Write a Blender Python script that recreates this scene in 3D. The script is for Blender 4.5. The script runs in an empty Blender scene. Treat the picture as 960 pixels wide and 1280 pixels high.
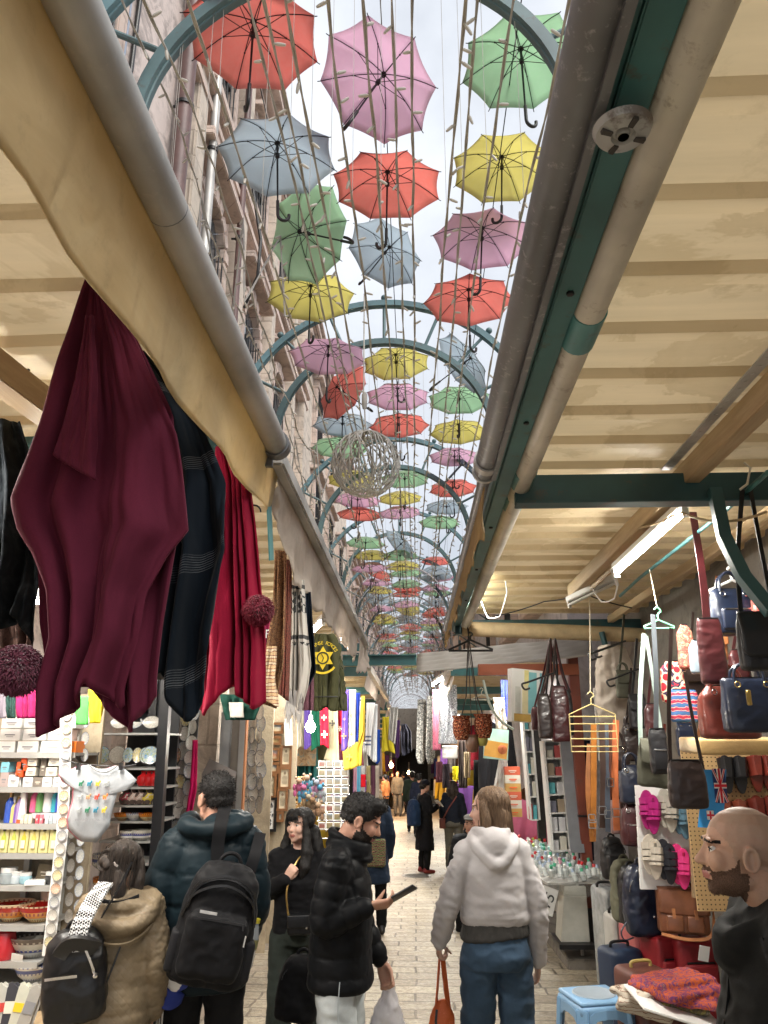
import bpy,bmesh,math,random
from mathutils import Vector,Matrix,Euler,noise as mnoise
PI=math.pi;R=math.radians
rnd=random.Random(7)
sc=bpy.context.scene
COL=sc.collection
F=961.0;TH=R(17.07);YAW=R(2.28);CAM=Vector((0,0,1.9))
cd=bpy.data.cameras.new('camera');cam=bpy.data.objects.new('camera',cd);COL.objects.link(cam)
cd.sensor_fit='VERTICAL';cd.sensor_height=36;cd.lens=F/1280*36
cd.clip_start=0.05;cd.clip_end=1500
cam.location=CAM;cam.rotation_euler=(PI/2+TH,0,YAW)
sc.camera=cam
SUN_EL,SUN_AZ=52,138
w=bpy.data.worlds.new('World');sc.world=w;w.use_nodes=True
nt=w.node_tree;nt.nodes.clear()
def wn(t,**k):
 n=nt.nodes.new(t)
 for a,b in k.items():setattr(n,a,b)
 return n
wo=wn('ShaderNodeOutputWorld');wb=wn('ShaderNodeBackground');sky=wn('ShaderNodeTexSky')
sky.sky_type='NISHITA';sky.sun_disc=False;sky.sun_elevation=R(SUN_EL);sky.sun_rotation=R(SUN_AZ)
sky.air_density=1.0;sky.dust_density=4.0;sky.ozone_density=1.0
tc=wn('ShaderNodeTexCoord');cn=wn('ShaderNodeTexNoise');cn.inputs['Scale'].default_value=2.2
cn.inputs['Detail'].default_value=7;cn.inputs['Roughness'].default_value=0.55
cr=wn('ShaderNodeValToRGB');cr.color_ramp.elements[0].position=0.34;cr.color_ramp.elements[1].position=0.62
cr.color_ramp.elements[0].color=(0.52,0.52,0.52,1);cr.color_ramp.elements[1].color=(0.97,0.97,0.97,1)
mx=wn('ShaderNodeMix',data_type='RGBA');mx.inputs['B'].default_value=(10.6,11.1,11.9,1)
nt.links.new(tc.outputs['Generated'],cn.inputs['Vector']);nt.links.new(cn.outputs['Fac'],cr.inputs['Fac'])
nt.links.new(cr.outputs['Color'],mx.inputs['Factor']);nt.links.new(sky.outputs['Color'],mx.inputs['A'])
nt.links.new(mx.outputs['Result'],wb.inputs['Color']);wb.inputs['Strength'].default_value=0.051
nt.links.new(wb.outputs['Background'],wo.inputs['Surface'])
sl=bpy.data.lights.new('sun','SUN');sun=bpy.data.objects.new('sun',sl);COL.objects.link(sun)
sl.energy=1.8;sl.angle=R(35);sl.color=(1,0.96,0.9)
sun.rotation_euler=Vector((math.sin(R(SUN_AZ))*math.cos(R(SUN_EL)),math.cos(R(SUN_AZ))*math.cos(R(SUN_EL)),math.sin(R(SUN_EL)))).to_track_quat('Z','Y').to_euler()
sc.view_settings.view_transform='Standard';sc.view_settings.look='None'
sc.view_settings.exposure=0.95;sc.view_settings.gamma=1.0
try:sc.view_settings.use_curve_mapping=False
except Exception:pass
sc.render.engine='CYCLES'
cy=sc.cycles
cy.use_denoising=True;cy.max_bounces=7;cy.diffuse_bounces=4;cy.glossy_bounces=3;cy.transmission_bounces=5
cy.transparent_max_bounces=12;cy.sample_clamp_indirect=6;cy.caustics_reflective=False;cy.caustics_refractive=False
cy.use_adaptive_sampling=True;cy.adaptive_threshold=0.02;cy.use_light_tree=True
CM=Euler((PI/2+TH,0,YAW)).to_matrix()
def ray(px,py):return CM@Vector(((px-480)/F,(640-py)/F,-1))
def P(px,py,Y):d=ray(px,py);return CAM+d*(Y/d.y)
def PX(px,py,X):d=ray(px,py);return CAM+d*(X/d.x)
def PZ(px,py,Z):d=ray(px,py);return CAM+d*((Z-CAM.z)/d.z)
def PXM(Y,Z=1.9):
 return F/(Y*math.cos(TH)+(Z-1.9)*math.sin(TH))
def gz(Y):return 0.0 if Y<5 else-0.027*(Y-5)
MATS={}
def srgb(c):
 if isinstance(c,str):
  c=c.lstrip('#');c=[int(c[i:i+2],16)/255 for i in(0,2,4)]
  c=[x/12.92 if x<=0.04045 else((x+0.055)/1.055)**2.4 for x in c]
 return(c[0],c[1],c[2])
class NB:
 def __init__(s,name):
  s.m=bpy.data.materials.new(name);s.m.use_nodes=True;s.t=s.m.node_tree
  s.b=s.t.nodes['Principled BSDF'];s.o=s.t.nodes['Material Output'];s._c=None
 def n(s,t,**k):
  x=s.t.nodes.new(t)
  for a,b in k.items():
   if a in x.inputs.keys():x.inputs[a].default_value=b
   else:setattr(x,a,b)
  return x
 def l(s,a,b):s.t.links.new(a,b)
 @property
 def co(s):
  if not s._c:s._c=s.n('ShaderNodeTexCoord')
  return s._c.outputs['Object']
 def mapping(s,scale=(1,1,1),rot=(0,0,0),loc=(0,0,0)):
  m=s.n('ShaderNodeMapping');m.inputs['Scale'].default_value=scale;m.inputs['Rotation'].default_value=rot;m.inputs['Location'].default_value=loc
  s.l(s.co,m.inputs['Vector']);return m.outputs['Vector']
 def noise(s,scale,detail=4,rough=0.55,vec=None,dist=0):
  x=s.n('ShaderNodeTexNoise');x.inputs['Scale'].default_value=scale;x.inputs['Detail'].default_value=detail
  x.inputs['Roughness'].default_value=rough;x.inputs['Distortion'].default_value=dist;s.l(vec or s.co,x.inputs['Vector']);return x.outputs['Fac']
 def ramp(s,fac,stops,const=False):
  r=s.n('ShaderNodeValToRGB');e=r.color_ramp.elements
  if const:r.color_ramp.interpolation='CONSTANT'
  while len(e)<len(stops):e.new(0.5)
  for i,(p,c)in enumerate(stops):
   e[i].position=p;c=srgb(c)if not isinstance(c,(int,float))else(c,c,c);e[i].color=(*c,1)
  s.l(fac,r.inputs['Fac']);return r.outputs['Color']
 def mix(s,f,a,b,mode='MIX'):
  m=s.n('ShaderNodeMix',data_type='RGBA',blend_type=mode)
  for sock,v in(('Factor',f),('A',a),('B',b)):
   if isinstance(v,bpy.types.NodeSocket):s.l(v,m.inputs[sock])
   elif sock=='Factor':m.inputs[sock].default_value=v
   else:m.inputs[sock].default_value=(*srgb(v),1)
  return m.outputs['Result']
 def bump(s,h,strength=0.3,dist=0.01):
  b=s.n('ShaderNodeBump');b.inputs['Strength'].default_value=strength;b.inputs['Distance'].default_value=dist
  s.l(h,b.inputs['Height']);s.l(b.outputs['Normal'],s.b.inputs['Normal']);return b
 def base(s,c):
  if isinstance(c,bpy.types.NodeSocket):s.l(c,s.b.inputs['Base Color'])
  else:s.b.inputs['Base Color'].default_value=(*srgb(c),1)
 def set(s,**k):
  for a,v in k.items():s.b.inputs[a.replace('_',' ')].default_value=v
def mat(name,col,rough=0.6,metal=0.0,var=0.15,vs=6.0,bump=0.0,bs=60.0,bd=0.004,sheen=0.0,coat=0.0,trans=0.0,spec=None):
 if name in MATS:return MATS[name]
 b=NB(name);c=srgb(col)
 if var>0:
  n=b.noise(vs,5,0.6)
  b.base(b.ramp(n,[(0.3,tuple(x*(1-var)for x in c)),(0.7,tuple(min(1,x*(1+var))for x in c))]))
 else:b.base(c)
 b.set(Roughness=rough,Metallic=metal)
 if sheen:b.set(Sheen_Weight=sheen,Sheen_Roughness=0.4)
 if coat:b.set(Coat_Weight=coat,Coat_Roughness=0.1)
 if spec is not None:b.set(Specular_IOR_Level=spec)
 if bump:b.bump(b.noise(bs,4,0.6),bump,bd)
 if trans:
  t=b.n('ShaderNodeBsdfTranslucent');t.inputs['Color'].default_value=(*c,1);mxx=b.n('ShaderNodeMixShader');mxx.inputs[0].default_value=trans
  b.l(b.b.outputs[0],mxx.inputs[1]);b.l(t.outputs[0],mxx.inputs[2]);b.l(mxx.outputs[0],b.o.inputs['Surface'])
 MATS[name]=b.m;return b.m
def emit(name,col,strength):
 if name in MATS:return MATS[name]
 b=NB(name);b.base(col);b.b.inputs['Emission Color'].default_value=(*srgb(col),1);b.b.inputs['Emission Strength'].default_value=strength
 MATS[name]=b.m;return b.m
def glassy(name,col=(1,1,1),alpha=0.25,rough=0.05):
 if name in MATS:return MATS[name]
 b=NB(name);b.base(col);b.set(Roughness=rough,Alpha=alpha);MATS[name]=b.m;return b.m
class MB:
 def __init__(s):s.v=[];s.f=[];s.mi=[];s.cur=0
 def mat(s,i):s.cur=i;return s
 def add(s,vs,fs,M=None):
  o=len(s.v)
  s.v+=[tuple(M@Vector(p))if M is not None else tuple(p)for p in vs]
  s.f+=[tuple(i+o for i in f)for f in fs];s.mi+=[s.cur]*len(fs);return s
 def box(s,c,d,rot=None,taper=1.0):
  x,y,z=d[0]/2,d[1]/2,d[2]/2;t=taper
  vs=[(-x,-y,-z),(x,-y,-z),(x,y,-z),(-x,y,-z),(-x*t,-y*t,z),(x*t,-y*t,z),(x*t,y*t,z),(-x*t,y*t,z)]
  M=Matrix.Translation(c)
  if rot is not None:M=M@(Euler(rot).to_matrix().to_4x4()if not isinstance(rot,Matrix)else rot.to_4x4())
  return s.add(vs,[(0,3,2,1),(4,5,6,7),(0,1,5,4),(1,2,6,5),(2,3,7,6),(3,0,4,7)],M)
 def rbox(s,c,d,r=0.02,rot=None,seg=3,puff=0.0):
  """box rounded in all edges (superellipsoid-like grid)"""
  bm=bmesh.new();bmesh.ops.create_cube(bm,size=1)
  for v in bm.verts:v.co=Vector((v.co.x*d[0],v.co.y*d[1],v.co.z*d[2]))
  bmesh.ops.bevel(bm,geom=bm.edges[:],offset=min(r,min(d)*0.49),segments=seg,affect='EDGES',profile=0.5)
  M=Matrix.Translation(c)
  if rot is not None:M=M@Euler(rot).to_matrix().to_4x4()
  bm.verts.index_update();s.add([v.co.copy()for v in bm.verts],[[v.index for v in f.verts]for f in bm.faces],M);bm.free();return s
 def tube(s,pts,r,n=8,cap=True,closed=False):
  pts=[Vector(p)for p in pts];m=len(pts);rr=r if isinstance(r,(list,tuple))else[r]*m
  ring=[];prev=None
  for i,p in enumerate(pts):
   if closed:t=pts[(i+1)%m]-pts[i-1]
   else:t=pts[min(i+1,m-1)]-pts[max(i-1,0)]
   if t.length<1e-9:t=Vector((0,0,1))
   t.normalize()
   if prev is None:a=t.orthogonal().normalized()
   else:
    a=prev-t*prev.dot(t)
    a=a.normalized()if a.length>1e-6 else t.orthogonal().normalized()
   prev=a;b=t.cross(a);ring.append([p+(a*math.cos(2*PI*k/n)+b*math.sin(2*PI*k/n))*rr[i]for k in range(n)])
  vs=[q for rg in ring for q in rg];fs=[]
  for i in range(m if closed else m-1):
   j=(i+1)%m
   for k in range(n):fs.append((i*n+k,i*n+(k+1)%n,j*n+(k+1)%n,j*n+k))
  if cap and not closed:fs.append(tuple(range(n-1,-1,-1)));fs.append(tuple((m-1)*n+k for k in range(n)))
  return s.add(vs,fs)
 def strip(s,pts,wid,thick,side):
  """flat strap along pts; side = width direction (vector or list)"""
  pts=[Vector(p)for p in pts];m=len(pts);vs=[];fs=[]
  for i,p in enumerate(pts):
   t=(pts[min(i+1,m-1)]-pts[max(i-1,0)]).normalized()
   sd=Vector(side[i]if isinstance(side,list)else side);sd=(sd-t*sd.dot(t)).normalized();nn=t.cross(sd)
   ww=wid[i]if isinstance(wid,list)else wid
   a=sd*ww/2;b=nn*thick/2
   vs+=[p-a-b,p+a-b,p+a+b,p-a+b]
  for i in range(m-1):
   for k in range(4):fs.append((i*4+k,i*4+(k+1)%4,i*4+4+(k+1)%4,i*4+4+k))
  fs.append((3,2,1,0));fs.append(tuple((m-1)*4+k for k in range(4)))
  return s.add(vs,fs)
 def lathe(s,prof,n=20,M=None,cap=True):
  vs=[];fs=[];m=len(prof)
  for r,z in prof:
   for k in range(n):vs.append((r*math.cos(2*PI*k/n),r*math.sin(2*PI*k/n),z))
  for i in range(m-1):
   for k in range(n):fs.append((i*n+k,i*n+(k+1)%n,(i+1)*n+(k+1)%n,(i+1)*n+k))
  if cap:
   if prof[0][0]>1e-5:fs.append(tuple(range(n-1,-1,-1)))
   if prof[-1][0]>1e-5:fs.append(tuple((m-1)*n+k for k in range(n)))
  return s.add(vs,fs,M)
 def ball(s,c,r,n=12,M=None):
  rx,ry,rz=r if isinstance(r,(list,tuple))else(r,r,r);prof=[]
  vs=[];fs=[];m=max(4,n//2)
  for i in range(m+1):
   a=-PI/2+PI*i/m
   for k in range(n):vs.append((rx*math.cos(a)*math.cos(2*PI*k/n),ry*math.cos(a)*math.sin(2*PI*k/n),rz*math.sin(a)))
  for i in range(m):
   for k in range(n):fs.append((i*n+k,i*n+(k+1)%n,(i+1)*n+(k+1)%n,(i+1)*n+k))
  T=Matrix.Translation(c)
  return s.add(vs,fs,T@M.to_4x4()if M is not None else T)
 def grid(s,fn,nu,nv,closed_u=False):
  vs=[fn(i/nu if closed_u else i/nu,j/nv)for j in range(nv+1)for i in range(nu if closed_u else nu+1)]
  w_=nu if closed_u else nu+1;fs=[]
  for j in range(nv):
   for i in range(nu):
    i2=(i+1)%w_ if closed_u else i+1
    fs.append((j*w_+i,j*w_+i2,(j+1)*w_+i2,(j+1)*w_+i))
  return s.add(vs,fs)
 def prism(s,outline,depth,M=None):
  """outline (x,z) extruded along y, centred"""
  n=len(outline);vs=[(x,-depth/2,z)for x,z in outline]+[(x,depth/2,z)for x,z in outline]
  fs=[tuple(range(n)),tuple(range(2*n-1,n-1,-1))]+[(i,n+i,n+(i+1)%n,(i+1)%n)for i in range(n)]
  return s.add(vs,fs,M)
 def build(s,name,m,parent=None,smooth=True,bevel=0.0,solid=0.0,sub=0,loc=None,autos=40):
  me=bpy.data.meshes.new(name);me.from_pydata(s.v,[],s.f)
  bm=bmesh.new();bm.from_mesh(me)
  bmesh.ops.recalc_face_normals(bm,faces=bm.faces)
  if bevel:
   es=[e for e in bm.edges if len(e.link_faces)==2 and e.calc_face_angle(0)>R(35)]
   bmesh.ops.bevel(bm,geom=es,offset=bevel,segments=2,affect='EDGES',clamp_overlap=True)
  bm.to_mesh(me);bm.free()
  for x in(m if isinstance(m,(list,tuple))else[m]):me.materials.append(x)
  if isinstance(m,(list,tuple))and not bevel:me.polygons.foreach_set('material_index',s.mi)
  o=bpy.data.objects.new(name,me);COL.objects.link(o)
  if smooth:
   me.polygons.foreach_set('use_smooth',[True]*len(me.polygons))
   if autos:
    try:me.set_sharp_from_angle(angle=R(autos))
    except Exception:pass
  if solid:
   q=o.modifiers.new('solid','SOLIDIFY');q.thickness=solid;q.offset=0
  if sub:
   q=o.modifiers.new('sub','SUBSURF');q.levels=sub;q.render_levels=sub
  if parent is not None:
   o.parent=parent
   if loc is None:o.matrix_parent_inverse=parent_world(parent).inverted()
  if loc is not None:o.location=loc
  return o
def parent_world(o):
 M=o.matrix_basis.copy()
 if o.parent is not None:M=parent_world(o.parent)@o.matrix_parent_inverse@M
 return M
def tag(o,label=None,cat=None,group=None,kind=None):
 if label:o['label']=label
 if cat:o['category']=cat
 if group:o['group']=group
 if kind:o['kind']=kind
 return o
def thing(name,label,cat,loc=(0,0,0),rz=0,group=None,rot=None):
 o=bpy.data.objects.new(name,None);COL.objects.link(o);o.location=loc
 o.rotation_euler=rot if rot is not None else(0,0,rz);o.empty_display_size=0.1
 return tag(o,label,cat,group)
def kids(o):return KID.get(o.name,[])or[c for c in o.children]
KID={}
def dup(o,loc=None,rot=None,label=None,group=None,scale=None,parent=None,mats=None):
 c=o.copy();COL.objects.link(c)
 if parent is not None:c.parent=parent
 if loc is not None:c.location=loc
 if rot is not None:c.rotation_euler=rot if not isinstance(rot,(int,float))else(0,0,rot)
 if scale is not None:c.scale=(scale,)*3 if isinstance(scale,(int,float))else scale
 if label:c['label']=label
 if group:c['group']=group
 for ch in list(o.children):dup(ch,parent=c,mats=mats)
 if mats and c.type=='MESH' and stem_(o.name)in mats:
  mm=mats[stem_(o.name)]
  for i in range(len(c.material_slots)):
   c.material_slots[i].link='OBJECT';c.material_slots[i].material=mm[i]if isinstance(mm,(list,tuple))else mm
 return c
def stem_(n):return n.split('.')[0]
def lerp(a,b,t):return a+(b-a)*t
def arc(c,r,a0,a1,n,ax='xz'):
 out=[]
 for i in range(n+1):
  a=lerp(a0,a1,i/n);q=(r*math.cos(a),r*math.sin(a))
  out.append(Vector((c[0]+q[0],c[1],c[2]+q[1]))if ax=='xz' else(Vector((c[0],c[1]+q[0],c[2]+q[1]))if ax=='yz' else Vector((c[0]+q[0],c[1]+q[1],c[2]))))
 return out
def fbm(x,y,z=0.0,o=4):return mnoise.fractal(Vector((x,y,z)),1.0,2.0,o)
#   SETTING
def m_pavers():
 b=NB('worn limestone pavers')
 v=b.mapping((1,1,1));nz=b.n('ShaderNodeTexNoise');nz.inputs['Scale'].default_value=3;b.l(v,nz.inputs['Vector'])
 va=b.n('ShaderNodeVectorMath',operation='MULTIPLY_ADD');va.inputs[1].default_value=(0.05,0.05,0.05)
 b.l(nz.outputs['Color'],va.inputs[0]);b.l(v,va.inputs[2])
 bt=b.n('ShaderNodeTexBrick');bt.offset=0.43;bt.squash=1.25;bt.squash_frequency=3
 for k,x in(('Scale',1.0),('Mortar Size',0.011),('Mortar Smooth',0.35),('Bias',0.0),('Brick Width',0.43),('Row Height',0.23)):bt.inputs[k].default_value=x
 bt.inputs['Color1'].default_value=(0.42,0.375,0.285,1);bt.inputs['Color2'].default_value=(0.235,0.205,0.15,1);bt.inputs['Mortar'].default_value=(0.07,0.06,0.05,1)
 b.l(va.outputs[0],bt.inputs['Vector'])
 n1=b.noise(1.4,5);n2=b.noise(26,6,0.65);n3=b.noise(9,5,0.6)
 c=b.mix(b.ramp(n1,[(0.35,0.0),(0.75,0.45)]),bt.outputs['Color'],(0.35,0.29,0.205))
 c=b.mix(b.ramp(n2,[(0.42,0.55),(0.56,0.0)]),c,(0.12,0.10,0.075))
 c=b.mix(b.ramp(n3,[(0.55,0.0),(0.75,0.3)]),c,(0.50,0.45,0.36))
 b.base(c);b.l(b.ramp(n3,[(0.3,0.32),(0.7,0.62)]),b.b.inputs['Roughness'])
 ma=b.n('ShaderNodeMath',operation='MULTIPLY_ADD');ma.inputs[1].default_value=-1.6;b.l(bt.outputs['Fac'],ma.inputs[0]);b.l(n2,ma.inputs[2])
 b.bump(ma.outputs[0],0.75,0.014);return b.m
def m_stone(name,c1,c2,cm,bw=0.62,rh=0.32,stain=0.5,course=True):
 b=NB(name);sw=b.n('ShaderNodeSeparateXYZ');b.l(b.co,sw.inputs[0]);cb=b.n('ShaderNodeCombineXYZ')
 ad=b.n('ShaderNodeMath',operation='ADD');b.l(sw.outputs[0],ad.inputs[0]);b.l(sw.outputs[1],ad.inputs[1])
 b.l(ad.outputs[0],cb.inputs[0]);b.l(sw.outputs[2],cb.inputs[1])
 bt=b.n('ShaderNodeTexBrick');bt.offset=0.45
 for k,x in(('Scale',1.0),('Mortar Size',0.012),('Mortar Smooth',0.4),('Bias',0.0),('Brick Width',bw),('Row Height',rh)):bt.inputs[k].default_value=x
 bt.inputs['Color1'].default_value=(*c1,1);bt.inputs['Color2'].default_value=(*c2,1);bt.inputs['Mortar'].default_value=(*cm,1)
 b.l(cb.outputs[0],bt.inputs['Vector'])
 n1=b.noise(0.8,6,0.65);n2=b.noise(7,6,0.7);n3=b.noise(2.5,6,0.7,dist=1.2)
 c=b.mix(b.ramp(n1,[(0.35,0.0),(0.7,0.7)]),bt.outputs['Color']if course else b.mix(0.5,c1,c2),tuple(x*1.15 for x in c1))
 c=b.mix(b.ramp(n3,[(0.50,0.0),(0.62,stain)]),c,tuple(x*0.5 for x in c2))
 c=b.mix(b.ramp(n2,[(0.5,0.0),(0.7,0.4)]),c,tuple(x*0.55 for x in c1))
 b.base(c);b.set(Roughness=0.9)
 ma=b.n('ShaderNodeMath',operation='MULTIPLY_ADD');ma.inputs[1].default_value=-0.8 if course else 0;b.l(bt.outputs['Fac'],ma.inputs[0]);b.l(n2,ma.inputs[2])
 b.bump(ma.outputs[0],0.6,0.02);return b.m
M_pave=m_pavers()
M_stuc=m_stone('weathered pinkish stucco',(0.62,0.53,0.49),(0.53,0.45,0.42),(0.4,0.34,0.3),course=False,stain=0.75)
M_ston=m_stone('pink ashlar stone',(0.62,0.49,0.43),(0.54,0.43,0.37),(0.36,0.29,0.25))
M_ston2=m_stone('cream ashlar stone',(0.60,0.52,0.44),(0.52,0.45,0.38),(0.34,0.29,0.24))
M_corn=m_stone('brown carved stone',(0.58,0.47,0.41),(0.50,0.40,0.35),(0.38,0.3,0.26),stain=0.6)
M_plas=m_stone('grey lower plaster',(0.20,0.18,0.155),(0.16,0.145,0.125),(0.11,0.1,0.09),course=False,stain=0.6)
def m_paint(name,col,rust=0.25,rough=0.45,metal=0.0,chip=(0.09,0.06,0.045),sc=9):
 b=NB(name);c=srgb(col);n=b.noise(sc,6,0.7);n2=b.noise(2.2,4)
 k=b.ramp(n2,[(0.3,tuple(x*0.58 for x in c)),(0.7,tuple(min(1,x*1.18)for x in c))])
 k=b.mix(b.ramp(n,[(0.57,0.0),(0.66,min(1,rust*1.8))]),k,chip);b.base(k);b.set(Roughness=rough,Metallic=metal)
 b.bump(n,0.15,0.003);return b.m
M_teal=m_paint('chipped teal paint',(0.055,0.17,0.17),0.35)
M_teald=m_paint('dark teal paint',(0.03,0.095,0.105),0.3)
M_arch=m_paint('grey green arch paint',(0.10,0.175,0.19),0.3,0.5)
M_archlit=m_paint('bluish lit arch paint',(0.12,0.225,0.26),0.25,0.5)  # arch paint tinted lighter and bluer to stand for light on outer hoops
M_gal=m_paint('dull galvanised steel',(0.50,0.49,0.47),0.3,0.5,0.3,(0.5,0.48,0.44),26)
M_gald=m_paint('dark galvanised steel',(0.21,0.215,0.225),0.4,0.45,0.5,(0.4,0.4,0.4),30)
M_cream=m_paint('cream plastic pipe',(0.62,0.58,0.49),0.35,0.4,0.0,(0.25,0.2,0.14),14)
M_sock=m_paint('teal plastic coupling',(0.07,0.23,0.23),0.2,0.4)
M_brownp=mat('brown painted pipe',(0.13,0.075,0.07),0.5,var=0.25,bump=0.2,bs=40)
M_wood=None
def m_wood(name,c1,c2,sc=(1,14,14),rough=0.65):
 b=NB(name);v=b.mapping(sc);n=b.noise(3.0,6,0.65,v,0.6);n2=b.noise(1.2,3)
 c=b.ramp(n,[(0.3,c2),(0.7,c1)]);c=b.mix(b.ramp(n2,[(0.4,0.0),(0.8,0.4)]),c,tuple(x*0.6 for x in srgb(c2)));b.base(c);b.set(Roughness=rough);b.bump(n,0.25,0.004);return b.m
M_wood=m_wood('pale timber joist',(0.50,0.37,0.22),(0.36,0.25,0.14),(14,1,14))
M_woodx=m_wood('orange timber post',(0.40,0.17,0.07),(0.30,0.12,0.05),(14,14,1))
M_redp=m_paint('red brown painted post',(0.20,0.05,0.03),0.25,0.45)
def m_sheet(name,c,dirty):
 b=NB(name);n=b.noise(1.6,6,0.62,dist=0.6);n2=b.noise(5,6,0.7);c=srgb(c)
 v=b.mapping((0.6,6,1));n3=b.noise(2.2,5,0.6,v)
 k=b.ramp(n3,[(0.3,tuple(x*0.86 for x in c)),(0.7,c)])
 k=b.mix(b.ramp(n,[(0.50,0.0),(0.525,0.75),(0.62,0.45)]),k,tuple(x*.86 for x in dirty));k=b.mix(b.ramp(n2,[(0.56,0.0),(0.72,0.6)]),k,tuple(x*0.72 for x in dirty))
 b.base(k);b.set(Roughness=0.5);t=b.n('ShaderNodeBsdfTranslucent');b.l(k,t.inputs['Color']);ms=b.n('ShaderNodeMixShader');ms.inputs[0].default_value=.37;b.l(b.b.outputs[0],ms.inputs[1]);b.l(t.outputs[0],ms.inputs[2]);b.l(ms.outputs[0],b.o.inputs['Surface']);return b.m
M_roofR=m_sheet('stained cream roof sheet',(0.70,0.565,0.35),(0.60,0.465,0.265))
M_roofL=m_sheet('yellowed cream roof sheet',(0.70,0.575,0.36),(0.62,0.49,0.29))
M_black=mat('black plastic',(0.012,0.012,0.013),0.4,var=0)
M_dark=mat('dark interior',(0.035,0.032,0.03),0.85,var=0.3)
M_white=mat('white enamel',(0.72,0.72,0.70),0.45,var=0.08)
M_iron=mat('dark iron',(0.03,0.03,0.032),0.45,0.6,var=0.2)
M_tube=emit('lit fluorescent tube',(1.0,0.97,0.9),60.0)
M_bulb=emit('lit bulb glass',(1.0,0.93,0.82),30.0)
M_warm=emit('lit warm bulb glass',(1.0,0.62,0.28),30.0)
M_chrome=mat('chrome',(0.7,0.7,0.7),0.18,1.0,var=0)
M_glass=mat('window glass',(0.05,0.06,0.07),0.08,var=0.1,spec=0.8)
g=MB();ys=[-14,-4,0,6]+[8+4*i for i in range(24)]+[140,400]
vs=[];fs=[]
for i,y in enumerate(ys):
 for x in(-120,-2.2,2.2,120):vs.append((x,y,gz(min(y,104))))
for i in range(len(ys)-1):
 for k in range(3):fs.append((i*4+k,i*4+k+1,i*4+5+k,i*4+4+k))
g.add(vs,fs);tag(g.build('ground',M_pave,smooth=False),kind='structure')
for px,py,r in((600,1152,0.17),(520,1074,0.26)):
 c=PZ(px,py,0);m=MB();m.lathe([(0.0,0.006),(r*0.8,0.006),(r*0.8,0.004),(r*0.84,0.004),(r*0.84,0.006),(r,0.006),(r,0.0)],32)
 for i in range(-3,4):m.box((0,i*r*0.2,0.008),(2*math.sqrt(max(0.01,(r*.75)**2-(i*r*.2)**2)),r*.06,0.004))
 o=m.build('manhole_cover',mat('worn iron lid',(0.17,0.165,0.155),0.45,0.4,0.3,12,0.3));o.location=(c.x,c.y,gz(c.y)+0.001)
 o.rotation_euler=(-0.02 if c.y>6 else 0,0,0.4)
 tag(o,'small round worn metal lid in the paving behind the grey hoodie' if r<0.2 else 'larger oval looking metal lid in the paving near the phone','manhole cover')
def window(bld,X,y0,z0,wd,ht,side,arched=False,fr=M_corn,bars=True):
 """window on a wall in the plane x = X; side +1 looks towards +x"""
 m=MB();d=0.10
 m.box((X+side*0.04,y0-0.09,z0+ht/2),(0.16,0.16,ht));m.box((X+side*0.04,y0+wd+0.09,z0+ht/2),(0.16,0.16,ht))
 m.box((X+side*0.08,y0+wd/2,z0-0.07),(0.30,wd+0.5,0.13));
 if arched:
  c=(X+side*0.04,y0+wd/2,z0+ht)
  for k in range(9):
   a=PI*(k+0.5)/9;r=wd/2+0.09
   m.box((c[0],c[1]+r*math.cos(a),c[2]+r*math.sin(a)),(0.18,0.17,0.19+0.04*(k==4)),rot=(a-PI/2,0,0))
  m.box((X+side*0.10,y0+wd/2,z0+ht+wd/2+0.34),(0.34,wd+0.6,0.12))
 else:
  m.box((X+side*0.05,y0+wd/2,z0+ht+0.1),(0.20,wd+0.36,0.2));m.box((X+side*0.10,y0+wd/2,z0+ht+0.26),(0.32,wd+0.56,0.1))
 f=m.build('window',fr,bld,bevel=0.012)
 p=MB();p.box((X+side*0.012,y0+wd/2,z0+ht/2+(wd*.2 if arched else 0)),(0.02,wd*0.995,ht+(wd*.4 if arched else 0)-.004));p.build('pane',M_glass,f)
 s=MB()
 s.box((X+side*0.035,y0+wd/2,z0+ht/2),(0.03,0.05,ht));s.box((X+side*0.033,y0+wd/2,z0+ht*0.62),(0.03,wd,0.05))
 if bars:
  for k in range(6):s.tube([(X+side*0.12,y0+wd*(k+.5)/6,z0+.01),(X+side*0.12,y0+wd*(k+.5)/6,z0+ht-.01)],0.011,6)
 s.build('window_bars',M_iron if bars else M_white,f)
def building(label,X,side,y0,y1,top,m,wins=(),depth=6,cor=True,z0=-1.2,cm=M_corn,name='stone_building'):
 b=thing(name,label,'building',(X,(y0+y1)/2,z0))
 w_=MB();w_.box((X-side*depth/2,(y0+y1)/2,(top+z0)/2),(depth,y1-y0-0.01,top-z0));w_.build('wall',m,b,smooth=False)
 if cor:
  c=MB()
  for(zz,pr,h)in((top-0.55,0.10,0.16),(top-0.36,0.2,0.16),(top-0.17,0.32,0.16),(top+0.02,0.38,0.1)):c.box((X+side*pr/2,(y0+y1)/2,zz),(pr+0.02,y1-y0-0.012,h-0.004))
  c.build('cornice',cm,b,bevel=0.015)
 for a in wins:window(b,X,*a,side=side)if not isinstance(a,dict)else window(b,X,side=side,**a)
 return b
XL,XR=-2.46,1.86
b1=building('tall house with peeling pinkish stucco nearest on the left above the shops',XL,1,-.8,6.4,14.5,M_stuc,[(1.6,7.0,0.9,1.7),(3.8,7.0,.9,1.7),(3.9,10.6,.9,1.7)])
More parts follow.
